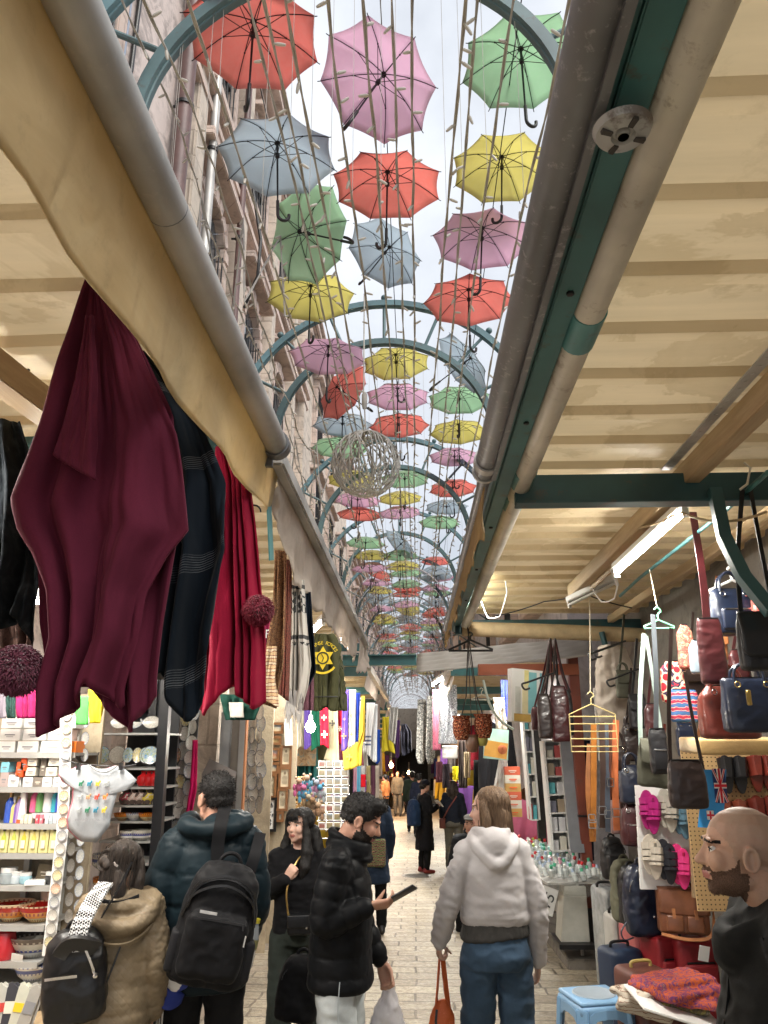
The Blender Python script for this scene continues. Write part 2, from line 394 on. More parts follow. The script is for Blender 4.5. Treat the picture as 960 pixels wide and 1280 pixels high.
b2=building('pink stone house with carved brown cornices and arched windows on the left',XL-0.02,1,6.4,15.5,12.6,M_ston,[dict(y0=7.3,z0=6.2,wd=1.0,ht=1.6,arched=True),dict(y0=9.6,z0=6.2,wd=1.0,ht=1.6,arched=True),dict(y0=11.9,z0=6.2,wd=1.0,ht=1.6,arched=True),dict(y0=7.3,z0=9.6,wd=1.0,ht=1.5),dict(y0=9.6,z0=9.6,wd=1.0,ht=1.5),dict(y0=11.9,z0=9.6,wd=1.,ht=1.5)])
m=MB()
for zz in(5.0,5.3,9.05,9.3):m.box((XL+0.09,10.95,zz),(0.26 if zz in(5.3,9.3)else 0.18,9.0,0.14))
m.build('string_course',M_corn,b2,bevel=0.02)
for yy in(6.85,9.0,11.3,13.6,15.1):
 m=MB();m.box((XL+0.06,yy,8.0),(0.20,0.34,8.2));m.box((XL+0.1,yy,4.1),(0.3,0.46,0.35));m.build('pilaster',M_ston2,b2,bevel=0.02)
b3=building('plain cream stone house farther down the left side',XL,1,15.5,27,11.4,M_ston2,[(17.5,6.5,1.,1.6),(20.5,6.5,1.,1.6),(23.5,6.5,1.,1.6),(17.5,9,1.,1.5),(20.5,9,1.,1.5)])
b4=building('low pink house at the far left where the lane narrows',XL+.1,1,27,60,9.0,M_ston,[(29,6,1,1.5),(33,6,1,1.5)])
b5=building('plastered house, kept low for the sun, above the leather goods stall on the right',2.35,-1,-.8,9.4,4.3,M_plas,[])  # unseen top kept low so the sun reaches the canopy roof
b6=building('pale plastered house behind the striped awning on the right',XR,-1,9.4,24,7.0,m_stone('lilac white plaster',(0.55,0.53,0.56),(0.47,0.45,0.47),(0.3,.3,.3),course=False,stain=.5),[(11,3.9,.9,1.3),(14,3.9,.9,1.3),(18,3.9,.9,1.3)])
b7=building('stone house at the far right where the lane narrows',XR-.06,-1,24,60,7.4,M_ston2,[(26,4,.9,1.3),(30,4,.9,1.3)])
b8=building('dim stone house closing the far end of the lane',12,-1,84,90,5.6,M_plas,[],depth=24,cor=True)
def pipe_on_wall(name,label,pts,r,m,cat='pipe',clips=True,group=None):
 o=thing(name,label,cat,pts[0],group=group)
 t=MB();t.tube(pts,r,12);t.build('pipe',m,o)
 if clips:
  c=MB();a,b=Vector(pts[0]),Vector(pts[-1]);n=max(2,int((b-a).length/1.4))
  for i in range(n):
   q=a.lerp(b,(i+0.5)/n);c.lathe([(r,-0.02),(r+0.014,-0.02),(r+0.014,0.02),(r,0.02)],12,Matrix.Translation(q),cap=False);c.box(q+Vector((-r-.03,0,0)),(0.07,0.02,0.02))
  c.build('pipe_clip',M_iron,o)
 return o
pipe_on_wall('drainpipe','thick dark red brown drainpipe between the stucco and pink houses',[(XL+.12,6.35,2.6),(XL+.12,6.35,12.4)],0.085,M_brownp)
pipe_on_wall('drainpipe','silvery vertical drainpipe on the pink stone house',[(XL+.2,7.15,3.4),(XL+.2,7.15,12.1)],0.05,M_gal)
pipe_on_wall('drainpipe','thin brown pipe on the pink stone house next to the silvery one',[(XL+.2,8.6,3.4),(XL+.2,8.6,11.9)],0.045,M_brownp)
pipe_on_wall('cable','black power cable running up the peeling stucco wall',[(XL+.03,5.2,3),(XL+.03,5.22,8),(XL+.03,5.3,14)],0.022,M_black)
pipe_on_wall('cable','pale thin cable running up the peeling stucco wall',[(XL+.03,5.0,3),(XL+.03,5.06,8),(XL+.03,5.02,14)],0.012,mat('blue grey cable',(0.25,0.3,0.4),0.5,var=0),clips=False)
pts=[P(312,210,7),P(326,300,7.1),P(322,345,7.1),P(305,385,7.2)]
o=MB();o.tube([pts[0].lerp(pts[1],t/6)for t in range(6)]+[pts[1],pts[1].lerp(pts[2],.5),pts[2],pts[2].lerp(pts[3],.5),pts[3]],0.018,8);tag(o.build('cable',M_black),'loose black cable hanging in a curve before the pink house','cable')
def corrug(x0,x1,y0,y1,z,m,parent,pitch=0.335,rh=0.035,sag=0.0,y_off=0.0):
 """sheet metal ribs running across the lane, seen from below"""
 prof=[];y=y0
 while y<y1:
  for dy,dz in((0,0),(0.055,0),(0.075,rh),(pitch-0.02,rh)):
   if y+dy<=y1:prof.append((y+dy,z+dz))
  y+=pitch
 g=MB();n=4
 def fn(u,v):
  i=min(len(prof)-1,round(u*(len(prof)-1)));p=prof[i];x=lerp(x0,x1,v)
  return(x,p[0]+0.004*fbm(x*2,p[0],3),p[1]+0.006*fbm(x*1.5,p[0]*1.3)+sag*math.sin(PI*v))
 g.grid(fn,len(prof)-1,n);return g.build('roof_sheet',m,parent,smooth=False)
def ibeam(mb,a,b,w_,h):
 a,b=Vector(a),Vector(b);d=(b-a);L=d.length;q=d.to_track_quat('X','Z').to_matrix();c=(a+b)/2
 def bx(off,dim):mb.box(c+q@Vector(off),dim,rot=q)
 bx((0,0,h/2-.006),(L,w_,.012));bx((0,0,-h/2+.006),(L,w_,.012));bx((0,0,0),(L,.012,h-.024))
cr_=thing('shop_canopy','cream corrugated canopy with teal beams over the leather goods stall','canopy',(1.4,4,3.2))
corrug(0.57,2.34,-.65,8.15,3.255,M_roofR,cr_)
m=MB();m.box((0.445,3.8,3.16),(0.072,9.4,0.075));m.box((0.40,3.8,3.20),(0.022,9.4,0.13));m.build('edge_beam',M_teal,cr_,bevel=0.004)
m=MB();m.box((1.5,3.62,3.115),(2.0,0.05,0.145));m.box((1.5,3.60,3.036),(2.0,0.10,0.014));m.build('cross_beam',M_teald,cr_,bevel=0.003)
m=MB();m.box((1.4,8.1,3.115),(1.95,0.06,0.14));m.box((1.4,8.08,3.04),(1.95,0.1,0.014));m.build('cross_beam',M_teald,cr_,bevel=0.003)
m=MB();m.box((1.36,3.0,3.19),(0.075,7.2,0.11));m.build('joist',M_wood,cr_,bevel=0.004)
m=MB();m.box((1.405,5.4,3.165),(0.012,2.3,0.14));m.build('joist',M_wood,cr_,bevel=0.002)
m=MB();m.box((2.02,5.0,3.17),(0.06,6.0,0.07));m.build('joist',M_wood,cr_,bevel=0.004)
m=MB()
m.box((1.25,3.0,3.215),(0.05,1.25,0.006));
for i in range(20):m.lathe([(0.008,0),(0.008,0.002)],8,Matrix.Translation((1.25,2.42+i*.06,3.2095)))
m.build('perforated_strip',[M_gal],cr_)
m=MB();m.box((1.03,3.95,3.205),(0.045,0.5,0.006),rot=(0,0,-.05));m.build('perforated_strip',M_white,cr_)
m=MB();m.tube([P(960,590,3.3),P(905,640,3.9),P(800,722,5.6),P(775,745,6.2)],0.012,8);m.build('brace',M_sock,cr_)
m=MB()
pp=[P(893,612,3.55),P(905,672,3.5),P(930,722,3.4),P(965,765,3.3)]
m.strip([pp[0],pp[0].lerp(pp[1],.5),pp[1],pp[1].lerp(pp[2],.5),pp[2],pp[3]],0.055,0.05,(1,0,0.2));m.build('curved_brace',M_teald,cr_)
m=MB();m.tube([P(752,790,7.9),P(757,808,7.9),P(770,826,7.9),P(790,845,7.9)],0.03,8);m.build('curved_brace',M_teald,cr_)
m=MB();m.tube([P(578,786,8.0),P(700,790,8.0),P(830,795,8.0)],[0.075,0.08,0.07],12);tag(m.build('rolled_awning',mat('rolled tan canvas',(0.40,0.30,0.17),0.8,var=.25,bump=.4,bs=30)),'tan rolled awning tied under the far beam of the leather stall canopy','awning')
o=thing('awning_roller','long dark grey metal awning roller along the right canopy edge','awning roller',(0.34,1,3.15))
m=MB();m.tube([(0.34,-.8,3.15),(0.34,3.42,3.15)],0.052,20);m.box((0.375,.4,3.12),(0.02,6.0,0.06));m.build('roller_tube',M_gald,o)
m=MB();m.lathe([(.054,-.03),(.062,-.03),(.062,.03),(.054,.03)],20,Matrix.Translation((.34,3.30,3.15))@Matrix.Rotation(PI/2,4,'X'),cap=False);m.lathe([(0,0),(.06,0),(.06,.02),(0,.02)],20,Matrix.Translation((.34,3.44,3.15))@Matrix.Rotation(PI/2,4,'X'));m.build('end_bracket',M_gal,o)
m=MB();m.tube([(0.345,3.42,3.14),(0.345,8.4,3.14)],0.03,12);m.build('roller_shaft',M_gald,o)
o=thing('gutter_pipe','cream plastic pipe with teal couplings running beside the teal edge beam','pipe',(0.53,1,3.15))
m=MB();m.tube([(0.53,-.8,3.15),(0.53,8.0,3.12)],0.047,20);m.build('pipe',M_cream,o)
for y in(2.12,3.50,3.86):
 m=MB();m.lathe([(.0475,-.09),(.055,-.09),(.055,.09),(.0475,.09)],20,Matrix.Translation((.53,y,3.146))@Matrix.Rotation(PI/2,4,'X'),cap=False);m.build('coupling',M_sock,o)
c=PZ(778,160,3.07)
o=thing('round_bracket','round grey metal plate with slots fixed under the teal edge beam','bracket',c)
m=MB();m.lathe([(0.0,-.022),(.012,-.022),(.014,-.012),(.02,-.012),(.024,-.02),(.052,-.014),(.058,0),(0,0)],32,Matrix.Translation(c));m.build('plate',m_paint('scuffed zinc',(.4,.4,.39),.4,.5,.4),o)
m=MB()
for k in range(4):m.box(c+Vector((.036*math.cos(k*PI/2+.3),.036*math.sin(k*PI/2+.3),-.017)),(.022,.010,.012),rot=(0,0,k*PI/2+.3))
m.lathe([(.0001,-.0235),(.011,-.0235)],12,Matrix.Translation(c));m.build('slot',mat('rusty dark slot',(.05,.045,.04),.8),o)
def canvas_strip(name,label,X,y0,y1,ztop,zbot,m,nf=40,tooth=0.05,amp=0.02,taper=None,seed=0,xtop=None,wob=0.03):
 g=MB()
 def fn(u,v):
  y=lerp(y0,y1,u);zb=zbot(u)if callable(zbot)else zbot;zt=ztop(u)if callable(ztop)else ztop
  zb+=wob*fbm(y*1.6,seed)+tooth*(abs((u*nf)%1-.5)-.25)
  x=X+(0 if xtop is None else(xtop-X)*(1-v))+amp*v*fbm(y*3.5,v*1.2,seed)+amp*.5*math.sin(y*9+v*2+seed)*v
  return(x,y,lerp(zt,zb,v))
 g.grid(fn,nf*4,14);o=g.build(name,m,solid=0.004);return tag(o,label,'awning')
def m_canvas(name,c,c2,sc=2.0,tr=0.25):
 b=NB(name);n=b.noise(sc,6,0.62,b.mapping((1,1,3)),0.8);n2=b.noise(14,5,.7);wv=b.n('ShaderNodeTexWave');wv.inputs['Scale'].default_value=4;wv.inputs['Distortion'].default_value=9;wv.inputs['Detail'].default_value=3;b.l(b.mapping((1,1.2,.35)),wv.inputs['Vector'])
 k=b.ramp(n,[(0.3,c2),(0.65,c)]);k=b.mix(b.ramp(n2,[(0.55,0.0),(0.8,0.35)]),k,tuple(x*.5 for x in srgb(c2)));b.base(k);b.set(Roughness=0.75)
 b.bump(wv.outputs['Fac'],0.35,0.02)
 t=b.n('ShaderNodeBsdfTranslucent');b.l(k,t.inputs['Color']);ms=b.n('ShaderNodeMixShader');ms.inputs[0].default_value=tr
 b.l(b.b.outputs[0],ms.inputs[1]);b.l(t.outputs[0],ms.inputs[2]);b.l(ms.outputs[0],b.o.inputs['Surface']);return b.m
M_canL=m_canvas('mustard canvas',(0.74,0.62,0.38),(0.62,0.49,0.27),tr=.45)
M_canR=m_canvas('ochre canvas',(0.42,0.29,0.12),(0.32,0.2,0.08))
M_canG=m_canvas('dusty greige canvas',(0.56,0.49,0.42),(0.45,0.385,0.32),tr=0.3)
canvas_strip('awning_valance','torn ochre canvas strip with jagged lower edge hanging from the right roller',0.345,3.55,8.9,3.14,lambda u:lerp(2.93,3.0,u),M_canR,26,0.075,0.02,seed=3)
canvas_strip('awning_valance','broad mustard yellow canvas valance hanging under the near left roller',-0.67,-.8,3.36,3.135,lambda u:lerp(2.80,2.935,u**2)+.004*math.sin(u*17),M_canL,10,0.0,0.014,seed=9,xtop=-.628,wob=.010)
o=thing('awning_roller','thick galvanised awning roller along the near left canopy edge','awning roller',(-.59,1,3.15))
m=MB();m.tube([(-.59,-.8,3.155),(-.59,3.12,3.155)],0.05,22);m.build('roller_tube',M_gal,o)
m=MB();m.tube([(-.59,1.55,3.155),(-.59,1.553,3.155)],0.0505,22);m.build('joint_ring',M_gald,o)
m=MB();m.lathe([(.052,-.03),(.06,-.03),(.06,.03),(.052,.03)],20,Matrix.Translation((-.59,3.08,3.155))@Matrix.Rotation(PI/2,4,'X'),cap=False);m.box((-.66,3.12,3.13),(.10,.03,.12));m.build('end_bracket',M_gald,o)
o=thing('awning_roller','grey square awning rail along the farther left canopy edge','awning roller',(-.6,6,3.15))
m=MB();m.box((-.615,6.5,3.15),(.075,6.6,.08));m.build('rail',M_gal,o,bevel=.01)
m=MB();m.strip([(-.665,3.3,3.14),(-.66,3.34,2.95),(-.65,3.4,2.72)],.1,.006,(0,1,0));m.build('rail_bracket',M_sock,o)
canvas_strip('awning_valance','greige canvas valance with frayed edge hanging from the farther left rail',-.66,3.36,8.6,3.11,lambda u:2.80-.02*math.sin(u*6)+(0.22*(1-min(1,u*9))),M_canG,22,0.05,0.035,seed=21,xtop=-.63)
canvas_strip('awning_valance','short greige canvas flap at the far end of the left rail',-.62,8.7,10.1,3.1,lambda u:2.70+.2*u,M_canG,8,0.05,0.05,seed=5)
cl_=thing('shop_canopy','yellowed cream corrugated canopy over the pottery and clothes shop on the left','canopy',(-1.6,4,3.2))
corrug(-2.44,-0.70,-.65,10.0,3.25,M_roofL,cl_,y_off=.1)
m=MB();m.box((-1.36,3.2,3.155),(0.10,2.2,0.11),rot=(0,0,-.10));m.build('joist',M_wood,cl_,bevel=.004)
m=MB();m.box((-1.9,3.3,3.15),(0.08,4.2,0.11));m.build('joist',M_wood,cl_,bevel=.004)
for y in(3.05,9.95):m=MB();m.box((-1.55,y,3.14),(1.75,0.06,0.1));m.build('cross_beam',M_teald,cl_,bevel=.003)
for k,(y0,y1,z)in enumerate(((10.3,17.5,2.95),(17.8,27,2.85),(27.3,45,2.7),(45.3,80,2.5))):
 for s in(-1,1):
  xe=-0.62 if s<0 else 0.46;xo=-2.44 if s<0 else 1.84
  c=thing('shop_canopy',['first','second','third','last'][k]+' low dark canopy with teal beams beyond the %s, on the %s'%('blue green cross bar','left' if s<0 else 'right'),'canopy',((xe+xo)/2,(y0+y1)/2,z))
  corrug(min(xe,xo),max(xe,xo),y0,y1,z,M_roofL if s<0 else M_roofR,c,pitch=0.5)
  for y in(y0+.05,(y0+y1)/2,y1-.1):m=MB();m.box(((xe+xo)/2,y,z-.08),(abs(xo-xe)-.02,.08,.12));m.build('cross_beam',M_teal,c)
  m=MB();m.box((xe,(y0+y1)/2,z-.03),(.07,y1-y0,.10));m.build('edge_beam',M_cream,c)
  if k<3:
   m=MB();m.strip([(xe+s*.05,y0+.3+(y1-y0-.6)*i/12,z-.16-.02*(i%2))for i in range(13)],.20,.01,(0.2,0,1));tag(m.build('awning_valance',M_canG),'narrow dusty canvas edge under the %s low canopy on the %s'%(['first','second','third'][k],'left' if s<0 else 'right'),'awning')
m=MB();ibeam(m,(-.95,10.2,3.0),(.02,10.2,3.0),.1,.14);m.box((-.62,10.25,2.99),(.06,.03,.10));tag(m.build('cross_bar',M_teal),'short blue green steel bar bridging the lane under the umbrellas','beam')
b=NB('striped grey awning sheet');wv=b.n('ShaderNodeTexWave');wv.wave_type='BANDS';wv.bands_direction='Y';wv.inputs['Scale'].default_value=2.2;wv.inputs['Distortion'].default_value=.3;b.l(b.mapping((1,1,1)),wv.inputs['Vector'])
b.base(b.mix(b.ramp(b.noise(6,5),[(.5,0.0),(.8,.4)]),b.ramp(wv.outputs['Fac'],[(.2,(.44,.42,.38)),(.8,(.54,.52,.48))]),(.2,.18,.16)));b.set(Roughness=.6);tl=b.n('ShaderNodeBsdfTranslucent');tl.inputs['Color'].default_value=(.6,.58,.54,1);ms=b.n('ShaderNodeMixShader');ms.inputs[0].default_value=.45;b.l(b.b.outputs[0],ms.inputs[1]);b.l(tl.outputs[0],ms.inputs[2]);b.l(ms.outputs[0],b.o.inputs['Surface'])
g=MB();A=[P(522,818,9.9),P(738,796,8.9)];B=[P(520,842,9.3),P(742,820,8.4)]
def fn(u,v):p=A[0].lerp(A[1],u).lerp(B[0].lerp(B[1],u),v);p.z+=.018*math.sin(v*28)+.01*fbm(u*6,v*5);return p
g.grid(fn,24,30);tag(g.build('striped_awning',b.m,solid=.004),'sloping pale grey ribbed awning beyond the leather stall','awning')
for i,(pts,lb)in enumerate((([(588,735,7.2),(602,752,7.0),(610,772,6.9),(625,770,6.8),(634,740,6.6),(630,712,6.5)],'white cable with a plug looping under the cream pipe'),([(740,735,6.0),(752,752,5.8),(768,748,5.6),(772,730,5.5),(764,712,5.3),(772,700,5.1)],'pale cable curling between the two tube fixtures'),([(620,770,7.9),(680,752,7.4),(730,742,6.6),(790,760,6.6)],'thin dark cable slung along the far beam'),([(958,640,3.4),(900,652,3.6),(850,640,3.8),(800,660,4.4)],'thin tan cord tied under the right roof'),([(0,470,2.6),(14,478,2.6),(28,470,2.55),(36,462,2.5)],'little wire loop on the left timber joist'))):
 q=[P(*a)for a in pts];m=MB();m.tube([q[j].lerp(q[j+1],t/4)+Vector((0,0,-.012*math.sin(PI*t/4)))for j in range(len(q)-1)for t in range(4)]+[q[-1]],.006,6);tag(m.build('cable',[M_white,M_white,M_iron,M_wood,M_iron][i]),lb,'cable')
for y in(1.0,1.9,2.8,4.3,5.4,6.6):m=MB();m.lathe([(0,0),(.011,0),(.011,.008),(0,.01)],6,Matrix.Translation((.447,y,3.1215))@Matrix.Rotation(PI,4,'X'));m.build('bolt',M_iron,cr_)
#   OVERHEAD: arches, lights, umbrellas
ORD=['first','second','third','fourth','fifth','sixth','seventh','eighth','ninth','tenth','eleventh','twelfth','thirteenth','fourteenth','fifteenth','sixteenth','seventeenth','eighteenth','nineteenth','twentieth','twenty-first','twenty-second','twenty-third','twenty-fourth','twenty-fifth','twenty-sixth','twenty-seventh','twenty-eighth','twenty-ninth','thirtieth']
AX,AZ,AR,AO=-0.36,5.65,1.40,1.98
def arch_bar(r,n=40,leg=0.55):
 m=MB();ring=[]
 path=[(-r,-leg),(-r,-leg*.5)]+[(-r*math.cos(PI*i/n),r*math.sin(PI*i/n))for i in range(n+1)]+[(r,-leg*.5),(r,-leg)]
 sec=[(-.045,-.05),(.035,-.05),(.035,-.012),(.045,-.008),(.045,.008),(.035,.012),(.035,.05),(-.045,.05)]
 vs=[];fs=[];k=len(sec)
 for i,(x,z)in enumerate(path):
  a=Vector((x,0,z if z>0 else 0)).normalized()
  for(dr,dy)in sec:vs.append((x-a.x*dr,dy,z-a.z*dr))
 for i in range(len(path)-1):
  for j in range(k):fs.append((i*k+j,i*k+(j+1)%k,(i+1)*k+(j+1)%k,(i+1)*k+j))
 fs+=[tuple(range(k)),tuple((len(path)-1)*k+j for j in range(k))]
 m.add(vs,fs);return m
def make_arch():
 t=thing('street_arch','x','arch',(0,0,0),group='painted double arches over the lane')
 arch_bar(AR).build('inner_arch',M_arch,t);arch_bar(AO).build('outer_arch',M_archlit,t)
 for k,a in enumerate((8,28,48,68,90,112,132,152,172)):
  c,s_=math.cos(R(a)),math.sin(R(a));m=MB();m.tube([(c*(AR+.03),0,s_*(AR+.03)),(c*(AO-.03),0,s_*(AO-.03))],0.022,8);m.build('strut',M_arch,t)
  m=MB();m.ball((c*(AO+.10),0,s_*(AO+.10)),.045,12);m.tube([(c*(AO+.03),0,s_*(AO+.03)),(c*(AO+.08),0,s_*(AO+.08))],.014,8);m.build('ball_finial',M_arch,t)
 for s_ in(-1,1):
  m=MB();x1=(XL-AX+.01)if s_<0 else(XR-AX-.01)
  m.tube([(s_*AR,0,-.5),(x1,0,-.42)],0.025,8);m.tube([(s_*AR,0,-.28),(x1,0,-.85)],0.018,8);m.build('wall_bracket',M_arch,t)
 return t
arch0=make_arch();AY=[-.95,3.93,9.1,13.85,18.6,23.35,28.1,32.9,37.6,42.4,47.1,51.9,56.6]
for i,y in enumerate(AY):
 nm='grey green double arch, %s'%(['just behind the viewer','nearest one cut by the top edge','second one above the wire ball','third one crossing behind the wire ball','fourth from the front','fifth from the front','sixth from the front','seventh from the front','eighth from the front','ninth from the front','tenth from the front','eleventh from the front','twelfth and farthest'][i])
 o=arch0 if i==0 else dup(arch0,label=nm);o['label']=nm;o.location=(AX,y,AZ)
M_cord=mat('weathered grey light cord',(0.38,0.37,0.345),0.7,var=.25)
M_lamp=mat('unlit frosted lamp cap',(0.62,0.60,0.55),0.35,var=.1,trans=.3)
M_hold=mat('grey lamp holder',(0.33,0.32,0.3),0.6)
m=MB();m.lathe([(0.0,-.030),(.005,-.029),(.0075,-.02),(.0085,0),(.0085,.014),(.006,.016),(.006,.030),(0,.031)],8);BULB=m.build('bulb',M_lamp).data
bpy.data.objects.remove(bpy.data.objects['bulb'])
def light_string(label,pts,rad=.0062,gap=.25,near=15.0,ties=True,wob=.012,sd=0):
 rr=random.Random(sd);t=thing('string_light',label,'string light',pts[0],group='string lights over the lane')
 dens=[]
 for a,b in zip(pts,pts[1:]):
  a,b=Vector(a),Vector(b);n=max(2,int((b-a).length/.18))
  for i in range(n):dens.append(a.lerp(b,i/n)-Vector((0,0,0)))
 dens.append(Vector(pts[-1]))
 dens=[p+Vector((wob*fbm(p.y*1.1,sd*3.1,0),0,1.6*wob*fbm(p.y*.8,sd*1.7,5)))for p in dens]
 mb=MB()
 for ph in(0,PI):
  tw=[p+Vector((math.cos(i*1.25+ph),0,math.sin(i*1.25+ph)))*rad*.8 for i,p in enumerate(dens)];mb.tube(tw,rad*.8,5)
 if ties:
  for y in AY:
   q=min(dens,key=lambda p:abs(p.y-y))
   if abs(q.y-y)<.3 and abs(q.x-AX)<AR-.05:
    mb.tube([q,(q.x,y,AZ+math.sqrt(AR**2-(q.x-AX)**2)-.05)],.0022,4)
 mb.build('cord',M_cord,t)
 far=MB();acc=0;cnt=0
 for a,b in zip(dens,dens[1:]):
  acc+=(b-a).length
  if acc>gap:
   acc=rr.uniform(0,.08);d=Vector((rr.uniform(-1,1),rr.uniform(-.4,.4),rr.uniform(-.9,.5))).normalized();q=d.to_track_quat('-Z','Y')
   if b.y<near and cnt<95:
    o=bpy.data.objects.new('bulb',BULB);COL.objects.link(o);o.parent=t;o.matrix_parent_inverse=parent_world(t).inverted();o.location=b+d*.03;o.rotation_euler=q.to_euler();cnt+=1
   else:far.lathe([(.004,-.028),(.009,-.01),(.009,.014),(.004,.03)],5,Matrix.Translation(b+d*.03)@q.to_matrix().to_4x4())
 if far.v:tag(far.build('bulb',M_lamp,t,smooth=False),kind='stuff')
 return t
ZS=5.0
def slack(x0,x1,z0,y0=.6,y1=46,sag=.10,x2=None):
 out=[];y=y0
 while y<=y1:
  u=(y-y0)/(y1-y0);ph=((y+.35)%4.75)/4.75
  out.append((lerp(x0,x1,min(1,(y-y0)/12)),y,z0-sag*4*ph*(1-ph)));y+=.6
 return out
SPEC=[(-.98,-.80,5.05,'leftmost long string of white mini lights passing the red and blue grey umbrellas'),(-.66,-.52,5.15,'long string of mini lights crossing the red and blue grey umbrellas on their right'),(-.37,-.30,5.2,'string of mini lights between the pink umbrella and the left one'),(-.19,-.15,5.0,'string of mini lights just left of the lane middle'),(.03,.02,5.3,'middle string of mini lights right of the pink umbrella'),(.28,.10,5.05,'string of mini lights crossing the left edge of the green umbrella'),(.32,.36,5.25,'string of mini lights paired beside the green umbrella'),(.74,.62,5.15,'rightmost string of mini lights dropping to the grey roller'),(-.82,-.62,5.5,'higher string of mini lights on the left behind the red and blue grey umbrellas'),(-.08,-.05,5.45,'higher string of mini lights over the lane middle'),(.52,.42,5.35,'string of mini lights crossing the yellow umbrella on the right'),(-.52,-.42,4.95,'lowest string of mini lights left of the large pink umbrella')]
for i,(a,b,z,lb)in enumerate(SPEC):light_string(lb,slack(a,b,z,sag=.06+.03*(i%3)),sd=i+1)
for i,(a,b,z)in enumerate(((-1.32,-1.2,4.7),(-1.55,-1.45,4.9),(-1.75,-1.62,5.35),(-1.2,-1.35,5.5),(-1.9,-1.75,4.6),(.95,.9,5.6),(-2.05,-1.9,5.9),(-1.65,-1.8,6.3),(-1.45,-1.6,4.3))):
 light_string('tangled string of mini lights along the %s, %s'%('left stone fronts' if a<0 else 'right side of the lane',['lowest','second lowest','close to the wall','highest','touching the wall','by the arch ends','second highest','topmost','drooping one'][i]),slack(a,b,z,y0=1.2,y1=30,sag=.22),sd=30+i,wob=.05,gap=.24)
for i,y in enumerate((4.5,9.3,13.9,18.5)):
 pts=[]
 for k in range(9):pts.append((-1.95+.12*k,y+.25+.9*((k*37)%10)/10,4.75+(1.0 if k%2 else 0.0)+.05*k))
 light_string('zigzag of mini lights tied beside the left leg of arch %s'%ORD[i],pts,sd=60+i,gap=.2,ties=False)
m=MB();rr=random.Random(4)
for k in range(64):
 y=20+k*1.05+rr.uniform(-.2,.2);r=1.38+rr.uniform(-.08,.06);n=26;zc=lerp(5.5,4.2,min(1,max(0,(y-30)/40)))
 base_=max(2.6,zc-2.2);path=[(AX-r+rr.uniform(-.03,.03),y,base_)]+[(AX-r*math.cos(PI*i/n),y+rr.uniform(-.06,.06),zc-.3+r*math.sin(PI*i/n))for i in range(n+1)]+[(AX+r,y,base_)]
 m.tube(path,.010 if k%4 else.022,4,cap=False)
 for i in range(50 if y>28 else 20):
  a=rr.uniform(-.45,PI+.45);rq=r*rr.uniform(.93,1.0);q=Vector((AX+rq*math.cos(a),y+rr.uniform(-.5,.5),(zc-.3)+(rq*math.sin(a)if 0<=a<=PI else-abs(math.sin(a))*1.9)))
  m.tube([q,q+Vector((rr.uniform(-.08,.08),rr.uniform(-.3,.3),rr.uniform(-.09,.09)))],.011,3,cap=False)
 for i in range(7):
  a=rr.uniform(0,PI);a2=a+rr.uniform(-.5,.5);m.tube([(AX+r*math.cos(a),y,zc-.3+r*math.sin(a)),(AX+r*math.cos(a2)*.98,y+1.05,zc-.36+r*math.sin(a2))],.007,3,cap=False)
tag(m.build('light_netting',mat('lilac grey light netting',(.42,.40,.44),.6,var=.3,vs=3),smooth=False),'tunnel of tangled unlit light netting arching over the far lane','light netting',kind='stuff')
c=P(457,580,7.6);o=thing('wire_ball','hanging round ball woven of grey light wires above the lane','wire ball',c);rr=random.Random(11);r=.355
for k in range(24):
 M=Euler((rr.uniform(-.45,.45),rr.uniform(-.3,.3),PI*k/24)).to_matrix()
 m=MB();m.tube([c+M@Vector((r*math.cos(2*PI*i/30)*(1+.03*math.sin(i*3+k)),0,r*math.sin(2*PI*i/30)))for i in range(30)],.0085,6,closed=True);m.build('wire_hoop',M_cord,o)
m=MB()
for k in range(70):
 a,b=rr.uniform(0,2*PI),rr.uniform(-1,1);q=Vector((math.cos(a)*math.sqrt(1-b*b),math.sin(a)*math.sqrt(1-b*b),b));tq=q.cross(Vector((rr.uniform(-1,1),rr.uniform(-1,1),1))).normalized()
 m.tube([c+q*r*.99,c+q*r*1.0+tq*.05,c+q*r*.97+tq*.08],.006,5)
tag(m.build('bulb',M_lamp,o),kind='stuff')
m=MB();m.tube([c+Vector((0,0,r)),c+Vector((-.03,.05,r+.5)),c+Vector((-.05,.3,r+1.9))],.008,6);m.lathe([(.02,-.05),(.03,.0),(.03,.12),(.012,.15)],10,Matrix.Translation(c+Vector((-.02,.04,r+.35))));m.build('hanging_cable',M_cord,o)
M_rib=mat('black umbrella steel',(0.02,0.018,0.02),0.4,.4,var=0)
UC={'red':(0.88,0.42,0.38),'pink':(0.84,0.64,0.75),'green':(0.58,0.77,0.59),'yellow':(0.82,0.77,0.38),'blue grey':(0.62,0.69,0.74)}
def m_umb(n,c):
 b=NB(n+' umbrella fabric');k=b.mix(b.ramp(b.noise(2.5,5),[(.4,0.0),(.7,.6)]),c,tuple(x*.80 for x in c));k=b.mix(b.ramp(b.noise(40,3),[(.3,0.0),(.8,.12)]),k,(.9,.9,.9));b.base(k);b.set(Roughness=.65)
 t=b.n('ShaderNodeBsdfTranslucent');b.l(k,t.inputs['Color']);ms=b.n('ShaderNodeMixShader');ms.inputs[0].default_value=.78
 b.l(b.b.outputs[0],ms.inputs[1]);b.l(t.outputs[0],ms.inputs[2]);b.l(ms.outputs[0],b.o.inputs['Surface']);return b.m
MU={n:m_umb(n,c)for n,c in UC.items()}
